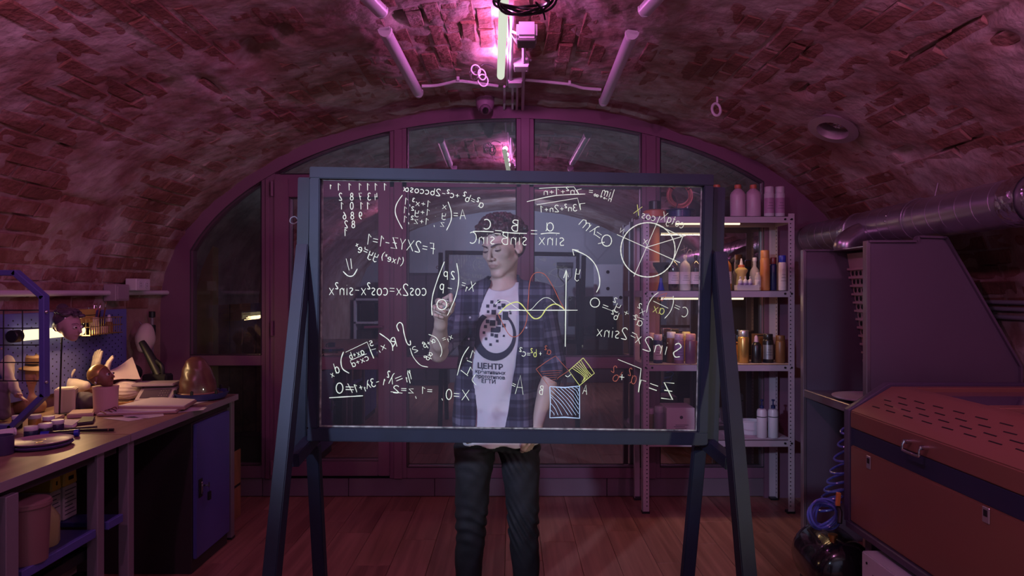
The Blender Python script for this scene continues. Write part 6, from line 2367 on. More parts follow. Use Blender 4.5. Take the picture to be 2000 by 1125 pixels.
# black frame on casters below the shelf
t = thing('steel_trolley', 'black steel frame trolley pushed under the near bench', 'trolley', (-1.95, 2.4, 0))
for z in (0.40, 0.30):
    for xx in (-1.68, -2.25):
        MB().span((xx - .012, 2.2, z - .02), (xx + .012, 2.70, z + .02)).build('rail', foot_m, t, bevel=.002)
    MB().span((-2.25, 2.62, z - .02), (-1.68, 2.64, z + .02)).build('rail', foot_m, t, bevel=.002)
MB().span((-2.24, 2.2, .335), (-1.70, 2.6, .365)).build('tray', mat('trolley_tray', (0.16, 0.11, 0.10), 0.5), t)
for yy in (2.22, 2.68):
    for xx in (-1.68, -2.25):
        MB().span((xx - .015, yy - .015, .05), (xx + .015, yy + .015, .43)).cyl((xx - .01, yy, .025), (xx + .01, yy, .025), .025, n=14).build('leg', foot_m, t)
t = thing('wooden_board', 'orange-brown wooden board standing on the floor past the blue cabinet', 'board', (-1.74, 4.05, 0))
MB().prism([(-1.775, 3.96, 0), (-1.735, 3.96, 0), (-1.735, 3.96, .43), (-1.775, 3.96, .41)], (0, .30, 0)).build('panel', wood_mat('raw_board', (0.26, 0.12, 0.05), (0.40, 0.20, 0.09), 0.6, 3, 14), t, bevel=.003)
MB().span((-1.7355, 3.97, .20), (-1.7335, 4.25, .215)).build('seam', hole_m, t)

# ------------------------------------------------------------------ blue pegboard, lamp and wire basket on the wall
PX = -2.385
t = thing('pegboard', 'blue perforated pegboard on the wall above the bench', 'pegboard', (PX, 3.4, 1.13))
peg_m = mat('peg_blue', (0.12, 0.13, 0.40), 0.45, nscale=1.5, namt=0.08)
MB().span((PX - .02, 2.25, .90), (PX, 4.12, 1.325)).build('board', peg_m, t, bevel=.002)
b = MB()
y = 2.3
k = 0
while y < 4.08:
    z = .93 + (.019 if k % 2 else 0)
    while z < 1.31:
        b.span((PX, y - .0035, z - .0035), (PX + .0008, y + .0035, z + .0035))
        z += .038
    y += .019 * 1.6
    k += 1
props(b.build('peg_holes', hole_m, t, smooth=0), kind='stuff')
La, Lb = P(37, 656, -PX * FOC / (CX - 37) * .985), P(158, 641, -PX * FOC / (CX - 158) * .985)
Lb.z = La.z
t = thing('bench_lamp', 'glowing warm tube lamp on the blue pegboard', 'light', tuple((La + Lb) / 2))
MB().cyl(La, Lb, .026, n=18).build('tube', emit_mat('warm_tube_glow', (1.0, 0.80, 0.46), 1.5), t)
MB().cyl(La - Vector((0, .05, 0)), La, .030, n=18).build('end_cap', foot_m, t, bevel=.004)
MB().cyl(Lb, Lb + Vector((0, .04, 0)), .030, n=18).build('end_cap', foot_m, t, bevel=.004)
MB().span((La.x - .045, La.y, La.z - .012), (La.x - .026, Lb.y, La.z + .012)).build('bracket', legm, t)
lamp('bench_lamp_light', 'AREA', (La.x + .04, (La.y + Lb.y) / 2, La.z - .02), (La.x + .5, (La.y + Lb.y) / 2, La.z - .5), (1.0, 0.62, 0.28), 2.0, .35, .05)
# wire basket with pots and brushes
t = thing('wire_basket', 'small gold wire basket hung on the blue pegboard', 'basket', (PX + .06, 3.72, 1.2))
b = MB()
bx0, bx1, by0, by1, bz0, bz1 = PX + .005, PX + .115, 3.58, 3.88, 1.195, 1.285
for z in (bz0, (bz0 + bz1) / 2, bz1):
    b.tube([(bx0, by0, z), (bx1, by0, z), (bx1, by1, z), (bx0, by1, z)], .0022, 6, closed=True)
k = by0
while k <= by1:
    b.tube([(bx1, k, bz1), (bx1, k, bz0), (bx0, k, bz0)], .0014, 5)
    k += .02
for xx in np.linspace(bx0, bx1, 6):
    b.tube([(xx, by0, bz1), (xx, by0, bz0), (xx, by1, bz0)], .0014, 5)
b.build('wire', mat('gold_wire', (0.60, 0.42, 0.16), 0.3, metal=.8), t)
brass_m = MATS['brass']
zb_ = bz0 + .003
for nm, lb, x, y, prof, m, m2, cap in (
        ('brush_pot', 'striped pale pot in the middle of the wire basket', .060, 3.70, [(0, 0), (.026, 0), (.027, .09), (.024, .09), (.022, .01)], mat('striped_pot', (0.60, 0.48, 0.36), .5), None, None),
        ('paint_bottle', 'small bottle with a white dropper top at the far end of the basket', .060, 3.84, [(0, 0), (.021, 0), (.022, .05), (.012, .06), (0, .06)], mat('brown_bottle', (0.25, 0.10, 0.05), .3), whit, [(0, .06), (.014, .06), (.014, .075), (.006, .10), (0, .10)]),
        ('cream_tin', 'pinkish tin lying low in the wire basket', .062, 3.775, [(0, 0), (.030, 0), (.030, .030), (0, .030)], mat('tin_pink', (0.50, 0.30, 0.30), .4), mat('tin_lid', (0.6, 0.4, 0.4), .4), [(0, .03), (.031, .03), (.031, .038), (0, .038)])):
    q = thing(nm, lb, 'pot' if 'pot' in nm else ('bottle' if 'bottle' in nm else 'tin'), (PX + x, y, zb_))
    MB().lathe(prof, (PX + x, y, zb_), 18).build('body', m, q)
    if cap:
        MB().lathe(cap, (PX + x, y, zb_), 16).build('cap', m2, q)
    if nm == 'brush_pot':
        for s_ in range(6):
            MB().lathe([(.0272, .012 + s_ * .012), (.0280, .015 + s_ * .012), (.0272, .018 + s_ * .012)], (PX + x, y, zb_), 16).build('rib', m, q)
rr = random.Random(12)
for k in range(6):
    y = 3.66 + .03 * k
    lean = Vector((rr.uniform(-.01, .03), rr.uniform(.0, .06), .135 + rr.uniform(0, .04)))
    a = Vector((PX + .035, y if k > 1 else 3.70, zb_ + .01))
    lb = ['red-handled brush', 'thin dark brush', 'orange-handled brush', 'dark red pencil', 'black marker brush', 'long brown brush'][k] + ' standing in the wire basket, number %s from the lamp' % ['one', 'two', 'three', 'four', 'five', 'six'][k]
    q = thing('paint_brush', lb.replace('number one', 'first').replace('number two', 'second').replace('number three', 'third').replace('number four', 'fourth').replace('number five', 'fifth').replace('number six', 'last'), 'brush', tuple(a), group='brushes in the wire basket')
    MB().cyl(a, a + lean * .8, .0035, .0045, n=8).build('handle', [dred, blk, org, dred, blk, brown][k], q)
    MB().cyl(a + lean * .8, a + lean * .9, .0048, n=8).build('ferrule', steel_m, q)
    MB().cyl(a + lean * .9, a + lean, .0045, .001, n=8).build('bristles', brown, q)
q = thing('cardboard_box', 'mustard cardboard box behind the doll head with dark curls', 'box', (PX + .04, 3.56, 1.29))
MB().span((PX + .004, 3.46, 1.262), (PX + .07, 3.70, 1.335)).build('carton', mat('mustard_card', (0.48, 0.33, 0.08), .7), q, bevel=.002)
MB().span((PX + .070, 3.46, 1.300), (PX + .0712, 3.70, 1.304)).build('flap_seam', blk, q)

# ------------------------------------------------------------------ octagonal blue frame with a black wire grid
od = 2.86
t = thing('octagonal_frame', 'blue octagonal frame holding a black wire grid, standing at the near left', 'frame', tuple(P(-45, 830, od)))
corn = [(32, 533), (86, 580), (87, 772), (24, 834), (-112, 834), (-176, 772), (-176, 580), (-112, 533)]
ob = MB()
oc_ = [P(x, y, od) for x, y in corn]
for k in range(8):
    a, c = oc_[k], oc_[(k + 1) % 8]
    e = (c - a).normalized() * .008
    MB().beam(a - e, c + e, .038, .024, (1, 0, 0) if abs((c - a).x) < .01 else (0, 0, 1)).build('frame_bar', blue_m, t, bevel=.003)
gb = MB()
for x in (7, 44, 80, -30, -67, -104, -141):
    gb.cyl(P(x, 606, od), P(x, 744, od), .0026, n=6)
for y in (606, 641, 674, 708, 744):
    gb.cyl(P(-170, y, od), P(82, y, od), .0026, n=6)
gb.build('wire_grid', foot_m, t)
for y in (609, 746):
    MB().ell(P(90, y, od - .01), .008, nu=10, nv=8).build('bolt', steel_m, t)

# ------------------------------------------------------------------ things standing on the far bench
TZ = BZ + .001
plaster2 = mat('cast_plaster', (0.60, 0.50, 0.44), 0.7, bump=.1)
clay_m = mat('dark_skin_clay', (0.20, 0.08, 0.05), .5)
pale_doll = mat('pale_doll_skin', (0.42, 0.25, 0.27), .5)
curl_m = mat('doll_curls', (0.07, 0.045, 0.075), .18, coat=.5)


def sdf_part(name, par, m, lo, hi, h, fn):
    f = Field(lo, hi, h)
    fn(f)
    V, F = f.mesh()
    return arr_mesh(name, V, F, m, par)


def face(f, c, s, yaw, pitch=0.0, tilt=0.0):
    """a small sculpted head: c centre, s height"""
    R = np.array(Matrix.Rotation(yaw, 3, 'Z') @ Matrix.Rotation(pitch, 3, 'X') @ Matrix.Rotation(tilt, 3, 'Y'))
    c = np.array(c)
    L = lambda x, y, z: c + R @ (np.array([x, y, z]) * s)
    f.ell(L(0, .08, .12), (.36 * s, .42 * s, .40 * s), R, .03 * s)
    f.ell(L(0, -.12, -.08), (.31 * s, .28 * s, .36 * s), R, .06 * s)
    f.ell(L(0, -.22, -.38), (.12 * s, .12 * s, .10 * s), R, .08 * s)
    f.cap(L(0, -.40, .02), L(0, -.47, -.13), .035 * s, .055 * s, .04 * s)
    f.ell(L(0, -.36, -.24), (.10 * s, .06 * s, .035 * s), R, .02 * s)
    for sx in (-1, 1):
        f.ell(L(sx * .15, -.40, .02), (.08 * s, .06 * s, .05 * s), R, .03 * s, 'sub')
        f.ell(L(sx * .36, .06, -.04), (.04 * s, .09 * s, .13 * s), R, .02 * s)
    return L, R


# doll head with dark curls on a thin rod
hb_ = BP(116, 812)
hc = P(134, 638, hb_.y)
t = thing('doll_head', 'doll head with glossy dark curls, propped on a thin rod', 'sculpture', tuple(hb_))
box = {}


def _h1(f):
    box['L'], box['R'] = face(f, hc, .140, math.radians(82), .1)


sdf_part('head', t, pale_doll, np.array(hc) - .1, np.array(hc) + .1, .0035, _h1)
L1, R1 = box['L'], box['R']


def _c1(f):
    f.ell(L1(0, .14, .20), (.052, .056, .050), R1, .01)
    f.ell(L1(0, .30, .62), (.026, .026, .022), R1, .006)
    f.ell(L1(0, -.38, -.05), (.06, .03, .06), R1, .004, 'sub')
    rr = random.Random(3)
    for k in range(46):
        a = rr.uniform(0, 6.28)
        q = rr.uniform(.1, 1)
        p = L1(.36 * math.cos(a) * q, .08 + .40 * math.sin(a) * q, .34 + .22 * math.sqrt(1 - q * q) + .02)
        f.ell(p, (.021, .014, .012), np.array(Matrix.Rotation(rr.uniform(0, 6), 3, 'Z')), .003)
    f.ell(L1(0, .46, .10), (.022, .022, .045), R1, .01)


sdf_part('curls', t, curl_m, np.array(hc) - .11, np.array(hc) + .12, .0032, _c1)
for sx in (-1, 1):
    MB().ell(L1(sx * .15, -.365, .02), .0085, nu=12, nv=8).build('eye', white_m, t)
    MB().ell(L1(sx * .155, -.42, .02), .0045, nu=10, nv=8).build('pupil', iris_m, t)
    MB().tube([L1(sx * .06, -.43, .12), L1(sx * .15, -.42, .16), L1(sx * .26, -.34, .13)], .0014, 5, smooth=3).build('eyebrow', curl_m, t)
MB().cyl(hb_ + Vector((0, 0, .0)), Vector((hb_.x + .012, hb_.y, hc.z - .05)), .004, n=8).build('rod', foot_m, t)
MB().lathe([(0, 0), (.03, 0), (.03, .006), (0, .006)], (hb_.x, hb_.y, TZ), 16).build('rod_base', foot_m, t)
# pale block the rod passes
q = BP(108, 810)
t = thing('plaster_block', 'pale square plaster block behind the thin rod', 'block', (q.x, q.y + .07, TZ))
R45 = Matrix.Rotation(math.radians(24), 3, 'Z')
MB().box((q.x, q.y + .08, TZ + .059), (.088, .088, .118), R45).build('block', plaster2, t, bevel=.004, seg=2)
MB().box((q.x, q.y + .08, TZ + .1195), (.07, .07, .003), R45).build('top_facet', plaster2, t)
# pink pot with a dark sculpted head lying on it
q = BP(193, 812)
pc = Vector((q.x, q.y + .055, TZ))
t = thing('pink_pot', 'pink cylindrical pot carrying the dark sculpted head', 'pot', tuple(pc))
MB().lathe([(0, 0), (.046, 0), (.052, .005), (.056, .128), (.056, .134), (.049, .134), (.047, .10), (0, .095)], pc, 30).build('body', mat('pink_ceramic', (0.50, 0.29, 0.30), .45), t)
MB().lathe([(.0485, .126), (.0575, .126), (.0575, .135), (.0485, .135)], pc, 30).build('rim', mat('pink_ceramic', (0.50, 0.29, 0.30), .45), t)
hc2 = Vector((pc.x - .012, pc.y - .01, pc.z + .178))
t = thing('sculpted_head', 'dark brown sculpted head in a gold headband resting on the pink pot', 'sculpture', tuple(hc2))


def _h2(f):
    box['L'], box['R'] = face(f, hc2, .118, math.radians(88), -.35)


sdf_part('head', t, clay_m, np.array(hc2) - .09, np.array(hc2) + .09, .0032, _h2)
L2, R2 = box['L'], box['R']
def _hb(f):
    f.ell(L2(0, .10, .16), (.046, .052, .050), R2, .004)
    f.ell(L2(0, .02, -.14), (.055, .075, .042), R2, .002, 'sub')
    f.ell(L2(0, -.30, -.10), (.055, .035, .055), R2, .002, 'sub')
sdf_part('headband', t, mat('gold_band', (0.55, 0.33, 0.10), .3, metal=.5), np.array(hc2) - .08, np.array(hc2) + .09, .0032, _hb)
for sx in (-1, 1):
    MB().ell(L2(sx * .15, -.365, .02), .0075, nu=12, nv=8).build('eye', white_m, t)
    MB().ell(L2(sx * .155, -.42, .02), .0042, nu=10, nv=8).build('pupil', iris_m, t)
    MB().ell(L2(sx * .40, .06, -.16), .006, nu=10, nv=8).build('earring', steel_m, t)


def cast_hand(label, base, up, side, s=1.0, curl=.25):
    """a plaster hand standing on its wrist"""
    base, up, side = Vector(base), Vector(up).normalized(), Vector(side).normalized()
    nrm = up.cross(side).normalized()
    t = thing('plaster_hand', label, 'sculpture', tuple(base), group='plaster hands on the bench')

    def L(a, b_, c):
        return np.array(base + side * a * s + up * b_ * s + nrm * c * s)

    def fn(f):
        f.cap(L(0, 0, 0), L(0, .04, 0), .020 * s, .019 * s, .01)
        f.cap(L(-.012, .055, 0), L(-.014, .085, 0), .018 * s, .015 * s, .01)
        f.cap(L(.012, .055, 0), L(.014, .085, 0), .018 * s, .015 * s, .01)
        for k, (x, l) in enumerate(((-.027, .050), (-.009, .060), (.009, .064), (.027, .056))):
            z1 = .02 * curl * 2
            f.cap(L(x, .085, 0), L(x * 1.15, .085 + l * .5, z1 * .5), .0092 * s, .0085 * s, .004)
            f.cap(L(x * 1.15, .085 + l * .5, z1 * .5), L(x * 1.2, .085 + l, z1 * 1.8), .0085 * s, .0068 * s, .003)
        f.cap(L(-.024, .045, 0), L(-.046, .075, .012), .0115 * s, .010 * s, .008)
        f.cap(L(-.046, .075, .012), L(-.052, .105, .020), .010 * s, .008 * s, .003)
    bb = np.array(base)
    sdf_part('hand', t, plaster2, bb - .12 * s - .05, bb + .19 * s, .0036, fn)
    MB().cyl(base - up * .022 * s, base + up * .002 * s, .024 * s, n=16).build('wrist_stub', plaster2, t, bevel=.003)
    return t


q = BP(104, 792)
cast_hand('plaster hand with raised fingers behind the pale block', (q.x - .01, q.y + .12, TZ + .045), (.10, 0, 1), (.8, -.6, 0), .92)
MB_ = None
q2 = BP(138, 790)
cast_hand('tall plaster hand rising behind the thin rod', (q2.x + .02, q2.y + .17, TZ + .125), (.12, 0, 1), (.8, -.5, 0), 1.0, .1)
cast_hand('second tall plaster hand beside the dark sculpted head', (q2.x + .085, q2.y + .16, TZ + .100), (.12, 0, 1), (.6, -.8, 0), .95, .3)
t = thing('clay_tub', 'low clay-coloured tub under the tall plaster hands', 'tub', (q2.x + .05, q2.y + .165, TZ))
MB().lathe([(0, 0), (.085, 0), (.088, .005), (.088, .062), (.082, .066), (0, .066)], (q2.x + .05, q2.y + .165, TZ), 26).build('tub', clay_m, t)
MB().lathe([(.089, .05), (.092, .052), (.092, .066), (.083, .068)], (q2.x + .05, q2.y + .165, TZ), 26).build('rim', clay_m, t)
# white plaster jaw piece
q = BP(140, 788)
c = Vector((q.x + .01, q.y + .02, TZ + .088))
t = thing('plaster_cast', 'smooth white pointed plaster cast between the block and the pink pot', 'sculpture', tuple(c))
def _pc(f):
    f.cap(c + Vector((-.045, 0, .035)), c + Vector((.0, 0, -.005)), .012, .040, .02)
    f.cap(c, c + Vector((.055, -.01, .004)), .038, .026, .02)
    f.cap(c + Vector((-.005, 0, -.01)), c + Vector((-.02, 0, -.06)), .030, .034, .02)
sdf_part('cast', t, plaster2, np.array(c) - .13, np.array(c) + .12, .004, _pc)
MB().lathe([(0, 0), (.040, 0), (.036, .012), (0, .012)], (c.x - .022, c.y, TZ), 18).build('foot', plaster2, t)
# dark cloth bundle
q = BP(155, 806)
c = Vector((q.x, q.y + .06, TZ + .042))
t = thing('dark_bundle', 'dark bundled cloth between the pale block and the pink pot', 'cloth', tuple(c))
def _db(f):
    f.ell(c, (.062, .048, .044), None, .01).ell(c + Vector((-.03, .02, .01)), (.045, .04, .04), None, .015).ell(c + Vector((.04, .03, -.01)), (.04, .04, .034), None, .015)
    sl, X, Y, Z_ = f._win(np.array(c) - .12, np.array(c) + .12, 0)
    f.f += (.003 * wave_noise(X, Y, Z_, 90, 2)).astype(np.float32)
sdf_part('cloth', t, mat('dark_cloth', (0.06, 0.04, 0.07), .8), (c.x - .12, c.y - .1, TZ - .004), (c.x + .12, c.y + .12, TZ + .11), .0045, _db)
# two seated dolls at the picture edge
cloth_w = mat('doll_white_shirt', (0.50, 0.40, 0.38), .8, bump=.3, bscale=30)
trou = mat('doll_grey_trousers', (0.13, 0.09, 0.13), .8)
hat_m = mat('doll_brown_hat', (0.17, 0.085, 0.04), .7)
hq = BP(-6, 822)
ox, oy = hq.x + .02, hq.y + .05
t = thing('seated_doll', 'seated doll in a pale shirt and grey trousers behind the octagonal frame', 'doll', (ox - .04, oy, TZ))
def _d1(f):
    f.cap((ox - .07, oy + .02, TZ + .14), (ox - .05, oy + .02, TZ + .26), .058, .050, .03)
    f.cap((ox - .04, oy, TZ + .27), (ox + .03, oy - .03, TZ + .17), .026, .022, .02)
    f.cap((ox + .03, oy - .03, TZ + .17), (ox + .085, oy - .06, TZ + .125), .022, .016, .01)
    f.cap((ox - .09, oy - .03, TZ + .26), (ox - .07, oy - .08, TZ + .14), .026, .02, .02)
    sl, X, Y, Z_ = f._win((ox - .2, oy - .15, TZ), (ox + .14, oy + .12, TZ + .36), 0)
    f.f += (.003 * wave_noise(X, Y, Z_, 70, 12)).astype(np.float32)
sdf_part('shirt', t, cloth_w, (ox - .2, oy - .15, TZ + .04), (ox + .14, oy + .12, TZ + .36), .005, _d1)
def _d2(f):
    f.cap((ox - .07, oy, TZ + .085), (ox + .0, oy - .05, TZ + .155), .046, .036, .02)
    f.cap((ox + .0, oy - .05, TZ + .155), (ox + .02, oy - .06, TZ + .03), .034, .026, .015)
    f.cap((ox - .08, oy - .02, TZ + .07), (ox - .05, oy - .09, TZ + .13), .042, .034, .02)
    f.cap((ox - .05, oy - .09, TZ + .13), (ox - .03, oy - .10, TZ + .03), .032, .025, .015)
    sl, X, Y, Z_ = f._win((ox - .2, oy - .17, TZ), (ox + .12, oy + .1, TZ + .24), 0)
    f.f += (.0025 * wave_noise(X, Y, Z_, 80, 13)).astype(np.float32)
sdf_part('trousers', t, trou, (ox - .2, oy - .17, TZ), (ox + .12, oy + .1, TZ + .24), .005, _d2)
def _d3(f):
    for sx, b0 in ((1, Vector((ox + .088, oy - .062, TZ + .12))), (0, Vector((ox - .045, oy - .125, TZ + .05)))):
        f.ell(b0, (.018, .016, .012), None, .004)
        for k in range(4):
            f.cap(b0, b0 + Vector((.038 - .004 * abs(k - 1.5), -.012 + .009 * k, -.020 - .004 * k)), .0062, .0048, .003)
        f.cap(b0, b0 + Vector((.012, -.022, .008)), .0065, .005, .003)
sdf_part('hands', t, mat('doll_hand', (0.42, 0.22, 0.17), .5), (ox - .1, oy - .17, TZ), (ox + .16, oy, TZ + .17), .003, _d3)
hcd = Vector((ox - .065, oy, TZ + .345))
def _d4(f):
    face(f, hcd, .11, math.radians(60))
sdf_part('head', t, mat('doll_hand', (0.42, 0.22, 0.17), .5), np.array(hcd) - .08, np.array(hcd) + .08, .0035, _d4)
g = P(54, 728, oy + .17)
t = thing('hatted_bust', 'sculpted bust in a brown brimmed hat behind the wire grid', 'sculpture', (g.x, g.y, TZ))
def _b1(f):
    face(f, g, .135, math.radians(70), .25)
    f.cap(g + Vector((-.01, 0, -.05)), Vector((g.x - .02, g.y, TZ + .06)), .034, .045, .03)
    f.cap(Vector((g.x - .06, g.y, TZ + .03)), Vector((g.x + .04, g.y, TZ + .03)), .05, .045, .03)
sdf_part('bust', t, mat('bust_clay', (0.36, 0.19, 0.11), .6), (g.x - .14, g.y - .1, TZ), (g.x + .12, g.y + .1, g.z + .09), .004, _b1)
hax = (.25, 0, 1)
MB().lathe([(0, 0), (.092, -.004), (.095, .0), (.090, .004), (.052, .010), (.046, .050), (.036, .060), (.015, .052), (0, .050)], g + Vector((-.005, 0, .035)), 28, ax=hax).build('hat', hat_m, t)
MB().lathe([(.0525, .011), (.0510, .022)], g + Vector((-.005, 0, .035)), 28, ax=hax).build('hat_band', blk, t)

# sponge-like white gourd, draped sheet, scale, dome on its tray
q = BP(240, 784)
c = Vector((q.x, q.y + .05, TZ + .052))
t = thing('cloth_bag', 'off-white tied cloth bag lying in front of the kitchen scale', 'bag', tuple(c))
def _bag(f):
    f.ell(c, (.070, .055, .050), None, .01).ell(c + Vector((-.04, .01, .0)), (.05, .05, .042), None, .03)
    sl, X, Y, Z_ = f._win(np.array(c) - .13, np.array(c) + .12, 0)
    f.f += (.0022 * np.sin(60 * np.arctan2(Z_ - c.z, Y - c.y) / 6.0 * 1.6) + .0015 * wave_noise(X, Y, Z_, 110, 4)).astype(np.float32)
sdf_part('bag', t, mat('bag_cloth', (0.60, 0.48, 0.48), .75), (c.x - .13, c.y - .1, TZ - .003), (c.x + .11, c.y + .1, TZ + .13), .004, _bag)
q = BP(236, 790)
t = thing('wooden_pad', 'thin orange-brown wooden pad in front of the cloth bag', 'block', (q.x, q.y, TZ))
MB().box((q.x, q.y - .012, TZ + .008), (.12, .05, .016), Matrix.Rotation(.15, 3, 'Z')).build('pad', mat('orange_wood', (0.40, 0.18, 0.08), .6), t, bevel=.002)
MB().box((q.x, q.y - .012, TZ + .0165), (.09, .02, .001), Matrix.Rotation(.15, 3, 'Z')).build('groove', hole_m, t)
# kitchen scale
q = BP(312, 768)
sc = thing('kitchen_scale', 'pale flat-topped kitchen scale with a sloping display near the far end', 'scale', (q.x, q.y, TZ))
pale_p = mat('scale_plastic', (0.48, 0.38, 0.42), .4)
s0 = BP(302, 772)
s1 = BP(346, 762)
x0_, x1_ = P(282, 760, 3.62).x, P(341, 760, 3.62).x
sy = 3.60
sp = [(x0_ - .02, sy + .20, TZ), (x0_ - .02, sy + .20, TZ + .075), (x0_ + .0, sy + .04, TZ + .075), (x0_ + .05, sy - .05, TZ + .018), (x0_ + .05, sy - .05, TZ)]
Rz = Matrix.Rotation(.18, 3, 'Z')
def rz(p, cx0=x0_ + .05, cy0=sy):
    v = Rz @ Vector((p[0] - cx0, p[1] - cy0, 0))
    return Vector((v.x + cx0, v.y + cy0, p[2]))
b = MB()
prof = [(sy + .16, TZ), (sy + .16, TZ + .070), (sy + .05, TZ + .070), (sy - .055, TZ + .020), (sy - .055, TZ)]
b.add([rz((x, y, z)) for x in (x0_ - .02, x1_) for y, z in prof], [(0, 1, 2, 3, 4), (9, 8, 7, 6, 5)] + [(i, (i + 1) % 5, 5 + (i + 1) % 5, 5 + i) for i in range(5)])
b.build('housing', pale_p, sc, bevel=.004, seg=2)
b = MB()
nrm = Vector((0, -.05, .105)).normalized()
def on_disp(u, v, l):
    y = sy + .05 - v * .105
    z = TZ + .070 - v * .050
    return rz((x0_ - .02 + u * (x1_ - x0_ + .02), y + nrm.y * l, z + nrm.z * l))
b.add([on_disp(.12, .15, .001), on_disp(.88, .15, .001), on_disp(.88, .85, .001), on_disp(.12, .85, .001), on_disp(.12, .15, .003), on_disp(.88, .15, .003), on_disp(.88, .85, .003), on_disp(.12, .85, .003)],
      [(3, 2, 1, 0), (4, 5, 6, 7), (0, 1, 5, 4), (1, 2, 6, 5), (2, 3, 7, 6), (3, 0, 4, 7)])
b.build('display', mat('display_dark', (0.10, 0.07, 0.10), .2), sc)
for k in range(4):
    for j in range(3):
        c_ = on_disp(.62 + .07 * k, .3 + .2 * j, .004)
        MB().ell(c_, (.004, .004, .0015), nu=8, nv=4).build('button', pale_p, sc)
b = MB()
b.add([rz((x, y, z)) for x in (x0_ - .06, x1_ - .01) for y in (sy + .02, sy + .165) for z in (TZ + .082, TZ + .096)], [(0, 1, 3, 2), (4, 6, 7, 5), (0, 4, 5, 1), (2, 3, 7, 6), (0, 2, 6, 4), (1, 5, 7, 3)])
b.build('platform', pale_p, sc, bevel=.004, seg=2)
b = MB()
for x in (x0_ - .0, x1_ - .06):
    b.cyl(rz((x, sy + .14, TZ + .068)), rz((x, sy + .14, TZ + .083)), .012, n=10)
b.build('platform_post', foot_m, sc)
# draped sheet on the scale's platform
sh = MB()
A4 = [P(205, 746, 3.62), P(203, 727, 3.66), P(258, 699, 3.80), P(274, 738, 3.66)]
zb0 = TZ + .098
n = 9
vs, fs = [], []
for i in range(n + 1):
    for j in range(n + 1):
        u, v = i / n, j / n
        p = (A4[0] * (1 - u) + A4[3] * u) * (1 - v) + (A4[1] * (1 - u) + A4[2] * u) * v
        p = p + Vector((0, .02 * math.sin(u * 3.1), .006 * math.sin(u * 5 + v * 3)))
        vs.append(p)
m_ = len(vs)
vs += [v_ + Vector((.0, .003, -.002)) for v_ in vs]
for i in range(n):
    for j in range(n):
        a = i * (n + 1) + j
        fs += [(a, a + n + 1, a + n + 2, a + 1), (m_ + a, m_ + a + 1, m_ + a + n + 2, m_ + a + n + 1)]
sheet = sh.add(vs, fs).build('curled_sheet', mat('sheet_pinkish', (0.55, 0.42, 0.45), .7))
props(sheet, 'large pale curled sheet propped between the pegboard and the kitchen scale', 'sheet')
# copper-brown dome on a blue round tray
q = BP(392, 766)
dc = Vector((P(394, 760, 3.72).x, 3.72, TZ))
t = thing('blue_tray', 'round dark blue tray carrying the brown dome at the far end of the bench', 'tray', tuple(dc))
MB().lathe([(0, 0), (.105, 0), (.125, .008), (.142, .034), (.144, .040), (.136, .040), (.120, .014), (0, .012)], dc, 36).build('dish', mat('tray_blue', (0.045, 0.05, 0.20), .4), t)
for k in range(7):
    a = 2 * PI * k / 7 + .3
    MB().lathe([(0, 0), (.008, 0), (.008, .02), (.004, .024), (0, .024)], dc + Vector((.139 * math.cos(a), .139 * math.sin(a), .038)), 10).build('knob', foot_m, t)
MB().lathe([(.100, .013), (.112, .013), (.112, .030), (.100, .030)], dc, 36).build('ring', mat('tray_ring', (0.30, 0.20, 0.24), .3, metal=.6), t)
dome = thing('brown_dome', 'translucent brown dome standing on the round blue tray', 'dome', (dc.x - .022, dc.y, TZ + .031))
def _dm(f):
    b0 = Vector((dc.x - .022, dc.y, TZ + .031))
    f.stack([(b0.z, b0.x, b0.y, .098, .095), (b0.z + .08, b0.x - .002, b0.y, .088, .085), (b0.z + .14, b0.x - .006, b0.y, .070, .068), (b0.z + .185, b0.x - .010, b0.y, .046, .046), (b0.z + .205, b0.x - .012, b0.y, .020, .020)], .01, p=2.0)
    sl, X, Y, Z_ = f._win((b0.x - .13, b0.y - .13, b0.z - .01), (b0.x + .13, b0.y + .13, b0.z + .24), 0)
    f.f += (.0035 * wave_noise(X, Y, Z_, 35, 6)).astype(np.float32)
sdf_part('shell', dome, mat('brown_resin', (0.13, 0.055, 0.04), .32, coat=.2, nscale=10, namt=.35), (dc.x - .15, dc.y - .13, TZ + .02), (dc.x + .11, dc.y + .13, TZ + .27), .0045, _dm)
MB().tube([Vector((dc.x - .022 + .103 * math.cos(a), dc.y + .100 * math.sin(a), TZ + .037)) for a in np.linspace(0, 2 * PI, 33)[:-1]], .005, 8, closed=True).build('rim', mat('rim_brown', (0.35, 0.18, 0.13), .3), dome)

# bundle hanging and leaning at the wall behind the scale
g = P(258, 662, 4.14)
g.x = PX + .055
g = Vector((PX + .06, 4.22, CAMZ - (662 - HY) * 4.22 / FOC))
t = thing('white_mould', 'rounded white mould hanging on the wall beyond the pegboard', 'mould', tuple(g))
sdf_part('mould', t, plaster2, np.array(g) - .14, np.array(g) + .14, .005, lambda f: f.ell(g, (.055, .068, .075), None, .01).ell(g + Vector((0, .01, .05)), (.04, .05, .05), None, .02).ell(g + Vector((.0, -.01, -.06)), (.035, .045, .03), None, .02))
MB().tube([g + Vector((-.02, .02, .07)), g + Vector((-.05, .02, .11))], .004, 6).build('hook', steel_m, t)
g2 = Vector((-2.30, 4.20, TZ))
t = thing('black_nozzle', 'black curved hose nozzle leaning against the wall behind the scale', 'nozzle', (-2.2, 3.86, TZ))
MB().tube([P(312, 733, 3.84), P(298, 705, 3.86), P(284, 680, 3.88), P(277, 668, 3.89)], lambda u: .030 - .012 * u, 12, smooth=5).build('spout', foot_m, t)
MB().tube([P(318, 733, 3.83), P(316, 715, 3.83), P(306, 705, 3.85)], .012, 10, smooth=4).build('elbow', foot_m, t)
bq = P(262, 725, 3.85)
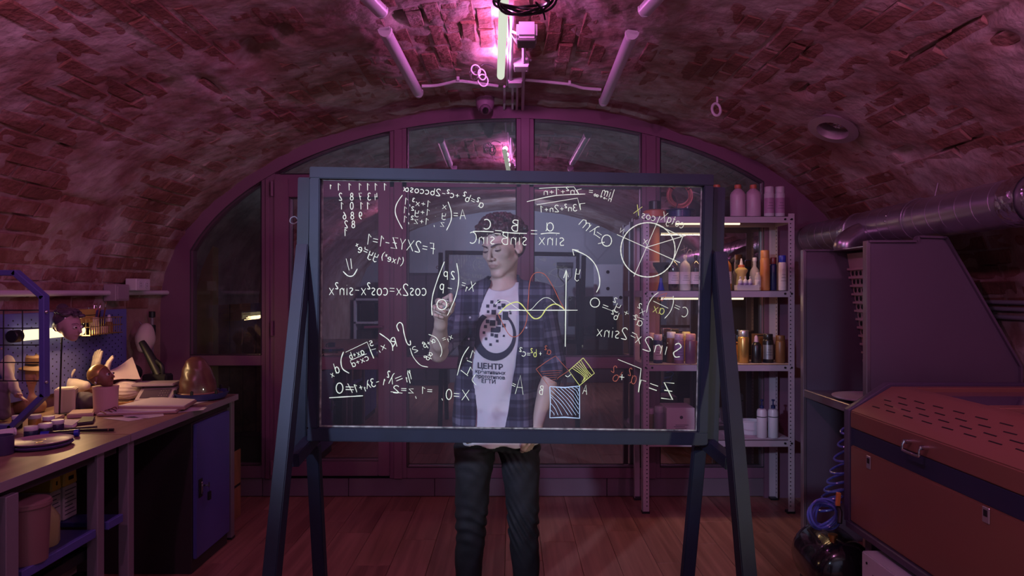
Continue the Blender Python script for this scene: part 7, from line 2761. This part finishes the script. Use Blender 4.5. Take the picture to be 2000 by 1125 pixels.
MB().ell((P(258, 728, 3.84)), (.055, .05, .05), nu=18, nv=12).build('bulb', foot_m, t)
MB().span((P(300, 733, 3.80).x - .07, 3.80, TZ), (P(318, 733, 3.80).x + .02, 3.885, P(300, 733, 3.80).z + .004)).build('base', foot_m, t, bevel=.01)
t = thing('wall_valve', 'small dark gas valve and pipe on the wall near the window jamb', 'valve', (-2.40, 4.36, 1.1))
yv = 4.42
for nm, a, c, r in (('pipe', (-2.39, yv, .84), (-2.39, yv, 1.26), .010), ('body', (-2.39, yv, 1.14), (-2.39, yv, 1.21), .022), ('knob', (-2.39, yv, 1.26), (-2.39, yv, 1.30), .020)):
    MB().cyl(a, c, r, n=14).build(nm, foot_m if nm != 'pipe' else legm, t, bevel=.002)

# ------------------------------------------------------------------ papers
paper_m = mat('paper', (0.62, 0.54, 0.58), .8)
board_p = mat('sketchbook_cover', (0.38, 0.22, 0.20), .7)


def flat_poly(px_pts, z0, th):
    pts = []
    for px, py in px_pts:
        d = (CAMZ - z0) * FOC / (py - HY)
        pts.append(P(px, py, d))
    return MB().prism(pts, (0, 0, th))


for name, label, cat, pts, z0, th, m in (
        ('paper_sheet', 'thin sheet of paper lying lowest at the seam of the two benches', 'paper', [(200, 817), (262, 814), (280, 818), (250, 823)], TZ, .0012, paper_m),
        ('paper_sheet', 'sheet of paper peeping out under the lower sketchbook', 'paper', [(240, 812), (318, 806), (320, 812), (290, 817), (245, 816)], TZ, .0012, paper_m),
        ('paper_sheet', 'single sheet sticking out beside the sketchbooks towards the bench edge', 'paper', [(345, 806), (360, 796), (404, 796), (397, 801)], TZ, .0012, paper_m),
        ('paper_sheet', 'single sheet at the far end of the sketchbook pile', 'paper', [(300, 785), (330, 782), (407, 783), (375, 791)], TZ, .0012, paper_m),
        ('sketchbook', 'lower open sketchbook with brown cover edges', 'book', [(188, 813), (215, 803), (355, 801), (345, 807)], TZ + .002, .010, board_p),
        ('sketchbook', 'upper sketchbook with a white page at the far end of the pile', 'book', [(225, 800), (300, 781), (384, 786), (361, 800)], TZ + .013, .014, board_p)):
    o = flat_poly(pts, z0, th)
    if name == 'sketchbook':
        t = thing(name, label, cat, tuple(flat_poly(pts, z0, th).v[0]))
        o.build('cover', m, t, bevel=.001)
        c = sum((Vector(v) for v in o.v[:4]), Vector()) / 4
        pg = [c + (Vector(v) - c) * .96 + Vector((0, 0, th)) for v in o.v[:4]]
        MB().prism(pg, (0, 0, .004)).build('page', paper_m, t)
    else:
        props(o.build(name, m, smooth=0), label, cat)
# ------------------------------------------------------------------ small things on the near bench
def jar(label, px, py, m, w=22):
    c = BP(px, py)
    r = w * c.y / FOC / 2
    c.y += r
    c.z = TZ
    t = thing('paint_jar', label, 'jar', tuple(c), group='paint jars')
    MB().lathe([(0, 0), (r * .92, 0), (r, .004), (r, .034), (r * .9, .038), (0, .038)], c, 20).build('jar', m, t)
    MB().lathe([(0, .0385), (r * .98, .0385), (r * 1.02, .041), (r * 1.02, .052), (r * .94, .055), (0, .055)], c, 20).build('lid', whit, t)


jar('ochre paint jar with a white lid', 60, 837, mat('ochre_paint', (0.42, 0.24, 0.04), .3))
jar('dark blue paint jar with a white lid, in front of the ochre one', 52, 862, mat('ink_blue_paint', (0.015, 0.02, 0.06), .3), 24)
jar('dark paint jar with a white lid, middle one of the front row', 80, 856, mat('dark_paint', (0.02, 0.02, 0.03), .3), 24)
jar('dark violet paint jar at the end of the row, next to the note paper', 105, 848, mat('violet_paint', (0.03, 0.015, 0.06), .3), 22)
jar('red paint jar tucked behind the dark ones', 88, 840, mat('red_paint', (0.20, 0.02, 0.02), .3), 20)
jar('small black paint jar with a white lid by the picture edge', 27, 838, mat('dark_paint', (0.02, 0.02, 0.03), .3), 18)


def slab(name, label, cat, pts, th, m, page=False):
    o = flat_poly(pts, TZ, th)
    t = thing(name, label, cat, tuple(o.v[0]))
    o.build('block', m, t, bevel=.003)
    c = sum((Vector(v) for v in o.v[:4]), Vector()) / 4
    MB().prism([c + (Vector(v) - c) * .9 + Vector((0, 0, th)) for v in o.v[:4]], (0, 0, .0025)).build('top_sheet', paper_m if page else m, t)


pinkw = mat('pinkish_wood', (0.42, 0.25, 0.25), .6)
slab('wooden_block', 'long pinkish block in front of the pale plaster block', 'block', [(72, 829), (108, 816), (127, 817), (95, 832)], .016, pinkw)
slab('foam_block', 'rounded pinkish block by the foot of the pink pot', 'block', [(130, 818), (140, 808), (186, 806), (182, 815)], .018, pinkw)
slab('note_pad', 'small stack of note paper beside the paint jars', 'paper', [(112, 835), (128, 824), (158, 826), (142, 838)], .012, paper_m, True)
slab('dark_box', 'flat dark box under the note paper', 'box', [(148, 832), (160, 818), (186, 818), (182, 828)], .010, darkm)


def pen(label, a, b_, w, m, caps, cat='pen', name='marker'):
    A3, B3 = BP(*a), BP(*b_)
    r = w * A3.y / FOC / 2
    A3.z = B3.z = TZ + r
    t = thing(name, label, cat, tuple((A3 + B3) / 2))
    MB().cyl(A3, B3, r, n=14).build('barrel', m, t)
    d = (B3 - A3)
    if caps[0]:
        MB().cyl(A3 - d * .005, A3 + d * .22, r * 1.15, n=14).build('cap', caps[0], t)
    if caps[1]:
        MB().cyl(B3 - d * .12, B3 + d * .004, r * 1.15, r * (1.15 if name == 'marker' else .3), n=14).build('end', caps[1], t)


pen('thick black marker with blue ends lying before the paint jars', (80, 857), (154, 852), 13, blk, (bluec, bluec))
pen('paint brush with a blue ferrule lying across the bench seam', (135, 845), (222, 843), 6, blk, (None, brown), 'brush', 'brush')
pen('thin dark pencil lying behind the brush', (122, 841), (190, 836), 4, darkm, (None, None), 'pencil', 'pencil')
pen('short white glue stick at the picture edge', (-12, 858), (30, 852), 17, whit, (None, whit), 'glue stick', 'glue_stick')
c = BP(80, 872)
t = thing('paint_plate', 'round blue plate with smeared gold and brown paint', 'plate', (c.x, c.y, TZ))
rx_p = 55 * c.y / FOC
MB().lathe([(0, 0), (rx_p * .8, 0), (rx_p * .9, .003), (rx_p, .012), (rx_p * 1.01, .015), (rx_p * .97, .0155), (rx_p * .82, .005), (0, .004)], (c.x, c.y, TZ), 40).build('plate', mat('plate_blue', (0.10, 0.08, 0.28), .35), t)
MB().lathe([(0, 0), (rx_p * .8, 0), (rx_p * .9, .003), (rx_p, .012), (rx_p * .97, .0135), (rx_p * .82, .005), (0, .004)], (c.x - .004, c.y + .004, TZ + .0125), 40).build('second_plate', mat('plate_pink', (0.36, 0.22, 0.26), .35), t)
rr = random.Random(8)
for k, m in enumerate((gold, brown, whit, gold, brown)):
    cc = Vector((c.x + rr.uniform(-.5, .5) * rx_p, c.y + rr.uniform(-.4, .4) * rx_p, TZ + .0172))
    b = MB().ell((0, 0, 0), (.020, .009, .0015), Matrix.Rotation(rr.uniform(0, 3), 3, 'Z'), 12, 5)
    b.v = [v + cc for v in b.v]
    b.build('paint_smear', m, t)
c = BP(-8, 892)
t = thing('dark_mug', 'dark mug cut by the picture edge on the near bench', 'mug', (c.x, c.y + .03, TZ))
MB().lathe([(0, 0), (.034, 0), (.036, .004), (.037, .070), (.034, .070), (.033, .01), (0, .008)], (c.x, c.y + .03, TZ), 26).build('mug', mat('mug_dark', (0.05, 0.035, 0.10), .3), t)
MB().tube([(c.x - .03, c.y + .02, TZ + .058), (c.x - .06, c.y + .01, TZ + .05), (c.x - .06, c.y + .01, TZ + .022), (c.x - .03, c.y + .02, TZ + .014)], .005, 8, smooth=4).build('handle', mat('mug_dark', (0.05, 0.035, 0.10), .3), t)
# wire spectacles of small tools by the pot
q = BP(198, 810)
t = thing('wire_tools', 'small tangle of dark wire tools at the foot of the pink pot', 'tool', (q.x, q.y, TZ))
for k in range(5):
    a = rr.uniform(-1, 1)
    c0 = Vector((q.x + .012 * k - .01, q.y - .01, TZ + .006 + .004 * k))
    MB().tube([c0, c0 + Vector((.03 * math.cos(a), .03 * math.sin(a), .012)), c0 + Vector((.06 * math.cos(a + .4), .05 * math.sin(a), .002))], .0022, 6, smooth=3).build('tool', [blk, dred, brown, blk, brown][k], t)
# ------------------------------------------------------------------ fixtures on the vault
pvc_m = mat('white_pvc', (0.62, 0.55, 0.62), 0.38)
diff_m = mat('lamp_diffuser', (0.58, 0.52, 0.60), 0.32)


def vp(px, py, off=0.0):
    p, s, d = vault_hit(px, py)
    n = vnorm(p)
    return p + n * off, n, s, d


# the lit tube
tube = thing('lit_tube_light', 'glowing tube light hanging along the crown of the vault', 'light', tuple((TUBE_A + TUBE_B) / 2))
MB().cyl(TUBE_A, TUBE_B, 0.021, n=18).build('tube', emit_mat('tube_glow', (0.86, 0.92, 0.76), 0.75), tube)
ax = (TUBE_B - TUBE_A).normalized()
for e, d in ((TUBE_A, -1), (TUBE_B, 1)):
    MB().ell(e, (0.021, 0.02, 0.021), nu=14, nv=8).build('end_cap', emit_mat('tube_glow', (0.86, 0.92, 0.76), 0.75), tube)
    MB().tube([e + Vector((0.0, 0.0, 0.015)), e + Vector((-0.004, 0.0, 0.10))], 0.002, 5).build('wire_hanger', steel_m, tube)
# the tube with its reflection in mind goes on behind: two more unlit battens on each flank
def batten(name, label, a, b_, w=0.062, group=None):
    """an unlit LED batten lying on the vault from pixel a to pixel b"""
    (A0, n0, s0, d0), (B0, n1, s1, d1) = vp(*a, 0.045), vp(*b_, 0.045)
    n = (n0 + n1).normalized()
    ax_ = (B0 - A0).normalized()
    sd = ax_.cross(n).normalized()
    t = thing(name, label, 'light', tuple((A0 + B0) / 2), group=group)
    MB().beam(A0, B0, w * 0.86, 0.022, n).build('housing', pvc_m, t, bevel=0.003)
    m = MB()
    vs, fs = [], []
    k = 9
    for e in (A0.lerp(B0, 0.03), A0.lerp(B0, 0.97)):
        for i in range(k):
            th = PI * i / (k - 1)
            vs.append(e + sd * (w / 2 * math.cos(th)) + n * (0.008 + w * 0.42 * math.sin(th)))
    for i in range(k - 1):
        fs.append((i, i + 1, k + i + 1, k + i))
    fs.append(tuple(range(k)))
    fs.append(tuple(range(k, 2 * k)))
    m.add(vs, fs).build('diffuser', diff_m, t, smooth=50)
    for f0, f1 in ((0.0, 0.03), (0.97, 1.0)):
        e0, e1 = A0.lerp(B0, f0), A0.lerp(B0, f1)
        vs = []
        for e in (e0, e1):
            for i in range(k):
                th = PI * i / (k - 1)
                vs.append(e + sd * (w * 0.52 * math.cos(th)) + n * (-0.004 + (w * 0.46 + 0.012) * math.sin(th)))
        MB().add(vs, fs).build('end_cap', pvc_m, t, smooth=50)
    return t


batten('ceiling_batten', 'unlit white ceiling batten on the left flank, beside the dark hole in the brickwork', (748, 38), (815, 166))
batten('ceiling_batten', 'unlit white ceiling batten on the right flank of the vault', (1238, 44), (1181, 184))
batten('ceiling_batten', 'end of the next unlit batten, cut by the top edge above the dark hole', (676, -70), (742, 0))
batten('ceiling_batten', 'end of the next unlit batten, cut by the top edge on the opposite flank', (1322, -70), (1262, -2))


def conduit(name, label, pxs, r=0.009, off=0.034, clips=(), group=None):
    t = thing(name, label, 'conduit', tuple(vp(*pxs[len(pxs) // 2])[0]), group=group)
    MB().tube([vp(x, y, off)[0] for x, y in pxs], r, 8, smooth=4).build('pipe', pvc_m, t)
    for x, y in clips:
        p, n, s, d = vp(x, y, off * 0.7)
        b = MB().box(p, (0.016, 0.03, 0.03))
        b.build('clip', pvc_m, t, bevel=0.002)
    return t


conduit('conduit', 'white conduit from the left batten to the lit tube', [(822, 157), (850, 156), (875, 151), (895, 147), (930, 151), (972, 157)], clips=[(894, 146)])
conduit('conduit', 'white conduit from the junction boxes to the right batten', [(1026, 145), (1060, 148), (1090, 151), (1114, 154), (1140, 161), (1176, 164)], clips=[(1113, 154)])
for k, (xa, xb, lb) in enumerate(((985, 984, 'leftmost thin conduit dropping from the box to the arch'), (1001, 1001, 'second conduit from the left below the lower junction box'), (1010, 1009, 'third conduit from the left below the lower junction box'))):
    conduit('drop_conduit', lb, [(xa, 158), (xa, 185), (xb, 210)], 0.008)
conduit('riser_conduit', 'long straight conduit right of the junction boxes', [(1024, 42), (1023, 90), (1022, 150), (1021, 210)], 0.010)
conduit('riser_conduit', 'paired white conduit between the lit tube and the junction boxes', [(1001, 0), (999, 60), (997, 145)], 0.011)
conduit('riser_conduit', 'thin cable conduit hugging the lit tube', [(990, 20), (993, 70), (990, 156)], 0.005)


def jbox(label, px, py, w, h, dpt):
    p, n, s, d = vp(px, py, dpt / 2)
    t = thing('junction_box', label, 'box', tuple(p))
    MB().box(p, (w, h, dpt)).build('case', pvc_m, t, bevel=0.004, seg=2)
    MB().box(p - Vector((0, 0, dpt / 2 + 0.003)), (w * 0.92, h * 0.92, 0.006)).build('cover', pvc_m, t, bevel=0.002)
    for sx in (-1, 1):
        MB().cyl(p + Vector((sx * w * .38, h * .36, -dpt / 2 - .006)), p + Vector((sx * w * .38, h * .36, -dpt / 2 - .008)), .004, n=8).build('screw', steel_m, t)


jbox('square white junction box halfway along the crown', 1018, 116, 0.085, 0.10, 0.05)
jbox('lower white junction box at the end of the lit tube', 1006, 149, 0.085, 0.10, 0.05)
# beige sensor box by the cables
p, n, s, d = vp(1029, 25, 0.10)
t = thing('siren_box', 'large white box with a grey underside beside the top of the lit tube', 'box', tuple(p))
MB().box(p, (0.095, 0.13, 0.075)).build('case', pvc_m, t, bevel=0.012, seg=2)
MB().box(p + Vector((0, -0.0, -0.042)), (0.085, 0.10, 0.012)).build('grille', mat('grey_grille', (0.20, 0.18, 0.19), 0.6), t, bevel=0.004)
MB().tube([p + Vector((-0.04, 0, 0)), p + Vector((-0.07, .02, .02)), p + Vector((-0.06, .10, .03)), p + Vector((-.04, .12, .0))], 0.006, 8, smooth=4).build('cable', pvc_m, t)
# thin loose cable from the box down to the crown
t = thing('loose_cable', 'thin loose cable sagging beside the junction box', 'cable', tuple(vp(1020, 80, .02)[0]))
MB().tube([vp(1003, 50, .05)[0], vp(1010, 70, .03)[0], vp(1022, 90, .02)[0], vp(1035, 112, .015)[0]], 0.0035, 7, smooth=4).build('strand', pvc_m, t)
MB().ell(vp(1036, 113, .012)[0], 0.008, nu=8, nv=6).build('tip', pvc_m, t)
# black coiled cables at the top edge
cab_m = mat('black_cable', (0.02, 0.014, 0.02), 0.35)
q = P(1022, 0, 2.60)
t = thing('cable_bundle', 'coil of black cable hanging in loops at the top edge', 'cable', tuple(q))
for k in range(5):
    r = 0.098 + 0.012 * (k % 3)
    MB().tube([q + Vector((r * math.cos(a) + .01 * math.sin(k), 0.10 * math.sin(a) + .01 * k, 0.012 * math.sin(2 * a + k * 1.3) + 0.008 * k - .01)) for a in np.linspace(0, 2 * PI, 25)[:-1]], 0.0055, 7, closed=True).build('loop', cab_m, t)
MB().tube([q + Vector((.05, .02, 0)), q + Vector((.08, .06, -.02)), q + Vector((.09, .10, -.035))], .004, 6, smooth=3).build('tail', cab_m, t)
# hooks and rings
p, n, s, d = vp(936, 118, 0.03)
t = thing('wire_loops', 'bundle of small metal hooks hanging on the crown left of the lit tube', 'hook', tuple(p))
rr = random.Random(4)
for k in range(5):
    c = p + Vector((rr.uniform(-.035, .03), rr.uniform(-.02, .02), -0.02 - .012 * k))
    r = rr.uniform(.022, .036)
    a1 = rr.uniform(0, 3)
    u_ = Vector((math.cos(a1), math.sin(a1), 0))
    MB().tube([c + u_ * r * math.cos(a) + Vector((0, 0, -r * math.sin(a) - r * .3)) for a in np.linspace(0, 2 * PI, 17)[:-1]], .004, 6, closed=True).build('ring', steel_m if k % 2 else pvc_m, t)
MB().tube([p + Vector((0.01, 0, 0)), p + Vector((.03, 0, .01)), p + Vector((.07, 0, 0)), p + Vector((.085, 0, -.01))], .003, 6, smooth=3).build('wire', cab_m, t)
p, n, s, d = vp(1402, 185, 0.01)
t = thing('ceiling_ring', 'white ring hook hanging from the brick on the right flank', 'hook', tuple(p))
MB().tube([p, p + Vector((0, 0, -.035))], .006, 8).build('shank', pvc_m, t)
c = p + Vector((-.006, 0, -.075))
MB().tube([c + Vector((.024 * math.cos(a), .012 * math.sin(a), .038 * math.sin(a))) for a in np.linspace(0, 2 * PI, 21)[:-1]], .0075, 8, closed=True).build('ring', pvc_m, t)
# open vent collar with a crumpled duct inside
p, n, s, d = vp(1637, 234, 0.050)
t = thing('vent_collar', 'round metal vent collar half pulled out of the brick vault', 'vent', tuple(p))
ax_ = (n + Vector((0.1, -0.15, 0))).normalized()
MB().lathe([(.080, -.07), (.080, 0), (.122, .004), (.126, .012), (.080, .018), (.074, .006), (.072, -.07)], p, 30, ax=ax_).build('flange', mat('dull_vent', (0.36, 0.28, 0.31), 0.5, metal=0.5), t)
MB().lathe([(0, -.065), (.074, -.065), (.074, -.06), (0, -.06)], p, 24, ax=ax_).build('throat', hole_m, t)
b = MB().ell(p + ax_ * -.02 + Vector((0.015, -0.01, 0)), (.030, .022, .018), nu=14, nv=10)
rr = random.Random(9)
b.v = [v + Vector((rr.uniform(-.005, .005), rr.uniform(-.005, .005), rr.uniform(-.005, .005))) for v in b.v]
b.build('crumpled_liner', foil_m, t, smooth=0)
# dome camera on the arch
q = P(947, 203, YB - 0.30)
t = thing('security_camera', 'small dome camera on the window arch under the crown', 'camera', tuple(q))
MB().lathe([(0, .06), (.058, .06), (.062, .05), (.060, .0), (.045, -.035), (0, -.035)], q + Vector((0, 0.03, 0)), 26, ax=(0, 0.25, 1)).build('housing', mat('camera_shell', (0.30, 0.20, 0.27), 0.45), t)
MB().ell(q + Vector((0.004, -0.015, -.040)), .036, nu=18, nv=12).build('ball', mat('camera_ball', (0.22, 0.15, 0.20), 0.4), t)
MB().cyl(q + Vector((0.006, -0.043, -.052)), q + Vector((0.007, -0.054, -.057)), .020, n=16).build('lens', tank_m, t)
# small sockets and the conduit over the workbench
cdz = CAMZ - (573 - HY) * 3.6 / FOC
XW = -VA + 0.05
t = thing('wall_conduit', 'white conduit running along the wall above the workbench', 'conduit', (XW, 3.5, 1.42))
MB().cyl((XW + .0, 1.4, 1.420), (XW + .0, YB - .06, 1.424), .016, n=12).build('pipe', pvc_m, t)
t = thing('junction_box', 'tall grey box clamped over the wall conduit above the blue pegboard', 'box', (XW + .03, 4.02, 1.42))
MB().span((XW - .03, 3.95, 1.375), (XW + .045, 4.09, 1.475)).build('case', mat('grey_box', (0.33, 0.24, 0.30), 0.5), t, bevel=.004)
MB().span((XW - .03, 3.965, 1.385), (XW + .049, 4.075, 1.465)).build('cover', mat('grey_box', (0.33, 0.24, 0.30), 0.5), t, bevel=.002)
q = (-2.36, 4.20, 1.475)
t = thing('wall_socket', 'double white socket above the wall conduit', 'socket', q)
MB().box(q, (.07, .16, .075)).build('plate', pvc_m, t, bevel=.004)
for dy in (-.035, .035):
    s_ = MB().cyl((q[0] + .034, q[1] + dy, q[2]), (q[0] + .038, q[1] + dy, q[2]), .024, n=16).build('outlet', diff_m, t)
    for dz in (-.008, .008):
        MB().cyl((q[0] + .0375, q[1] + dy, q[2] + dz), (q[0] + .039, q[1] + dy, q[2] + dz), .003, n=6).build('pin_hole', hole_m, s_)
# ------------------------------------------------------------------ what stands behind the camera and shows only as a reflection
t = thing('perforated_panel', 'white panel with round holes leaning on the wall behind the camera', 'panel', (1.85, YR + .08, 0.9))
pn = MB().span((1.28, YR + .05, .98), (1.98, YR + .09, 1.86)).build('panel', mat('panel_white', (0.62, 0.64, 0.72), .6), t, bevel=.004)
rr = random.Random(1)
for x, z in ((1.50, 1.74), (1.86, 1.58), (1.50, 1.48), (1.70, 1.34)):
    MB().cyl((x, YR + .091, z), (x, YR + .093, z), .028, n=16).build('hole', hole_m, pn)
t = thing('rear_bench', 'dark low bench against the wall behind the camera', 'table', (1.3, YR + .3, 0))
MB().span((.75, YR + .05, .72), (2.35, YR + .55, .76)).build('tabletop', darkm, t)
for x in (.8, 2.3):
    for y in (YR + .1, YR + .5):
        MB().span((x - .02, y - .02, 0), (x + .02, y + .02, .72)).build('leg', legm, t)
t = thing('rear_monitor', 'dark monitor on the bench behind the camera', 'monitor', (1.25, YR + .3, .76))
MB().span((.86, YR + .28, .90), (1.55, YR + .31, 1.36)).build('screen', foot_m, t, bevel=.004)
MB().span((1.17, YR + .28, .762), (1.24, YR + .33, .92)).span((1.05, YR + .2, .761), (1.36, YR + .42, .775)).build('stand', foot_m, t)
t = thing('rear_crate', 'orange-brown crate on the bench behind the camera', 'crate', (1.85, YR + .3, .76))
MB().span((1.62, YR + .15, .761), (2.05, YR + .45, 1.08)).build('crate', mat('crate_brown', (0.30, 0.13, 0.06), .6), t, bevel=.004)
MB().span((1.66, YR + .452, .80), (2.01, YR + .456, .84)).build('slat', darkm, t)
# studio lamp on its stand
t = thing('studio_light_stand', 'studio lamp on a slim tripod behind the camera', 'light', (.78, YR + .7, 0))
MB().cyl((.78, YR + .7, .3), (.78, YR + .7, 1.55), .014, n=10).build('pole', foot_m, t)
for a in (0.3, 2.4, 4.5):
    MB().tube([(.78, YR + .7, .45), (.78 + .3 * math.cos(a), YR + .7 + .3 * math.sin(a), 0.01)], .010, 8).build('leg', foot_m, t)
MB().tube([(.68, YR + .7, 1.80), (.68, YR + .7, 1.66), (.78, YR + .7, 1.55), (.88, YR + .7, 1.66), (.88, YR + .7, 1.80)], .010, 8).build('yoke', foot_m, t)
MB().cyl((.66, YR + .7, 1.82), (.90, YR + .7, 1.82), .045, n=18).build('lamp_head', foot_m, t)
# small white shelf and tall cabinet on the other side
t = thing('rear_cabinet', 'dark double cabinet against the wall behind the camera', 'cabinet', (-1.2, YR + .2, 0))
MB().span((-1.65, YR + .02, 0), (-.98, YR + .35, 1.72)).build('body', mat('rear_cab', (0.05, 0.035, 0.05), .5), t, bevel=.004)
for x0, x1 in ((-1.63, -1.325), (-1.305, -1.0)):
    MB().span((x0, YR + .35, .08), (x1, YR + .365, 1.68)).build('door', mat('rear_cab_door', (0.09, 0.06, 0.085), .5), t, bevel=.004)
t = thing('rear_shelf', 'white open shelf with boxes on the wall behind the camera', 'shelf', (-2.0, YR + .5, 0))
for z in (.5, .95, 1.30):
    MB().span((-2.38, YR + .1, z), (-1.74, YR + .5, z + .03)).build('shelf', mat('panel_white', (0.62, 0.64, 0.72), .6), t)
for x in (-2.38, -1.77):
    MB().span((x, YR + .1, 0), (x + .03, YR + .5, 1.33)).build('side', mat('panel_white', (0.62, 0.64, 0.72), .6), t)
for k, (x, z, h) in enumerate(((-2.25, .53, .3), (-1.95, .53, .22), (-2.2, .98, .25), (-1.9, 1.331, .3))):
    q = thing('storage_box', ['tall dark storage box low on the rear shelf', 'short brown storage box low on the rear shelf', 'dark storage box on the middle rear shelf', 'dark red storage box on top of the rear shelf'][k], 'box', (x, YR + .3, z))
    MB().span((x - .1, YR + .15, z), (x + .12, YR + .45, z + h)).build('box', [darkm, brown, blk, dred][k], q, bevel=.003)
    MB().span((x - .103, YR + .147, z + h), (x + .123, YR + .453, z + h + .02)).build('lid', darkm, q)
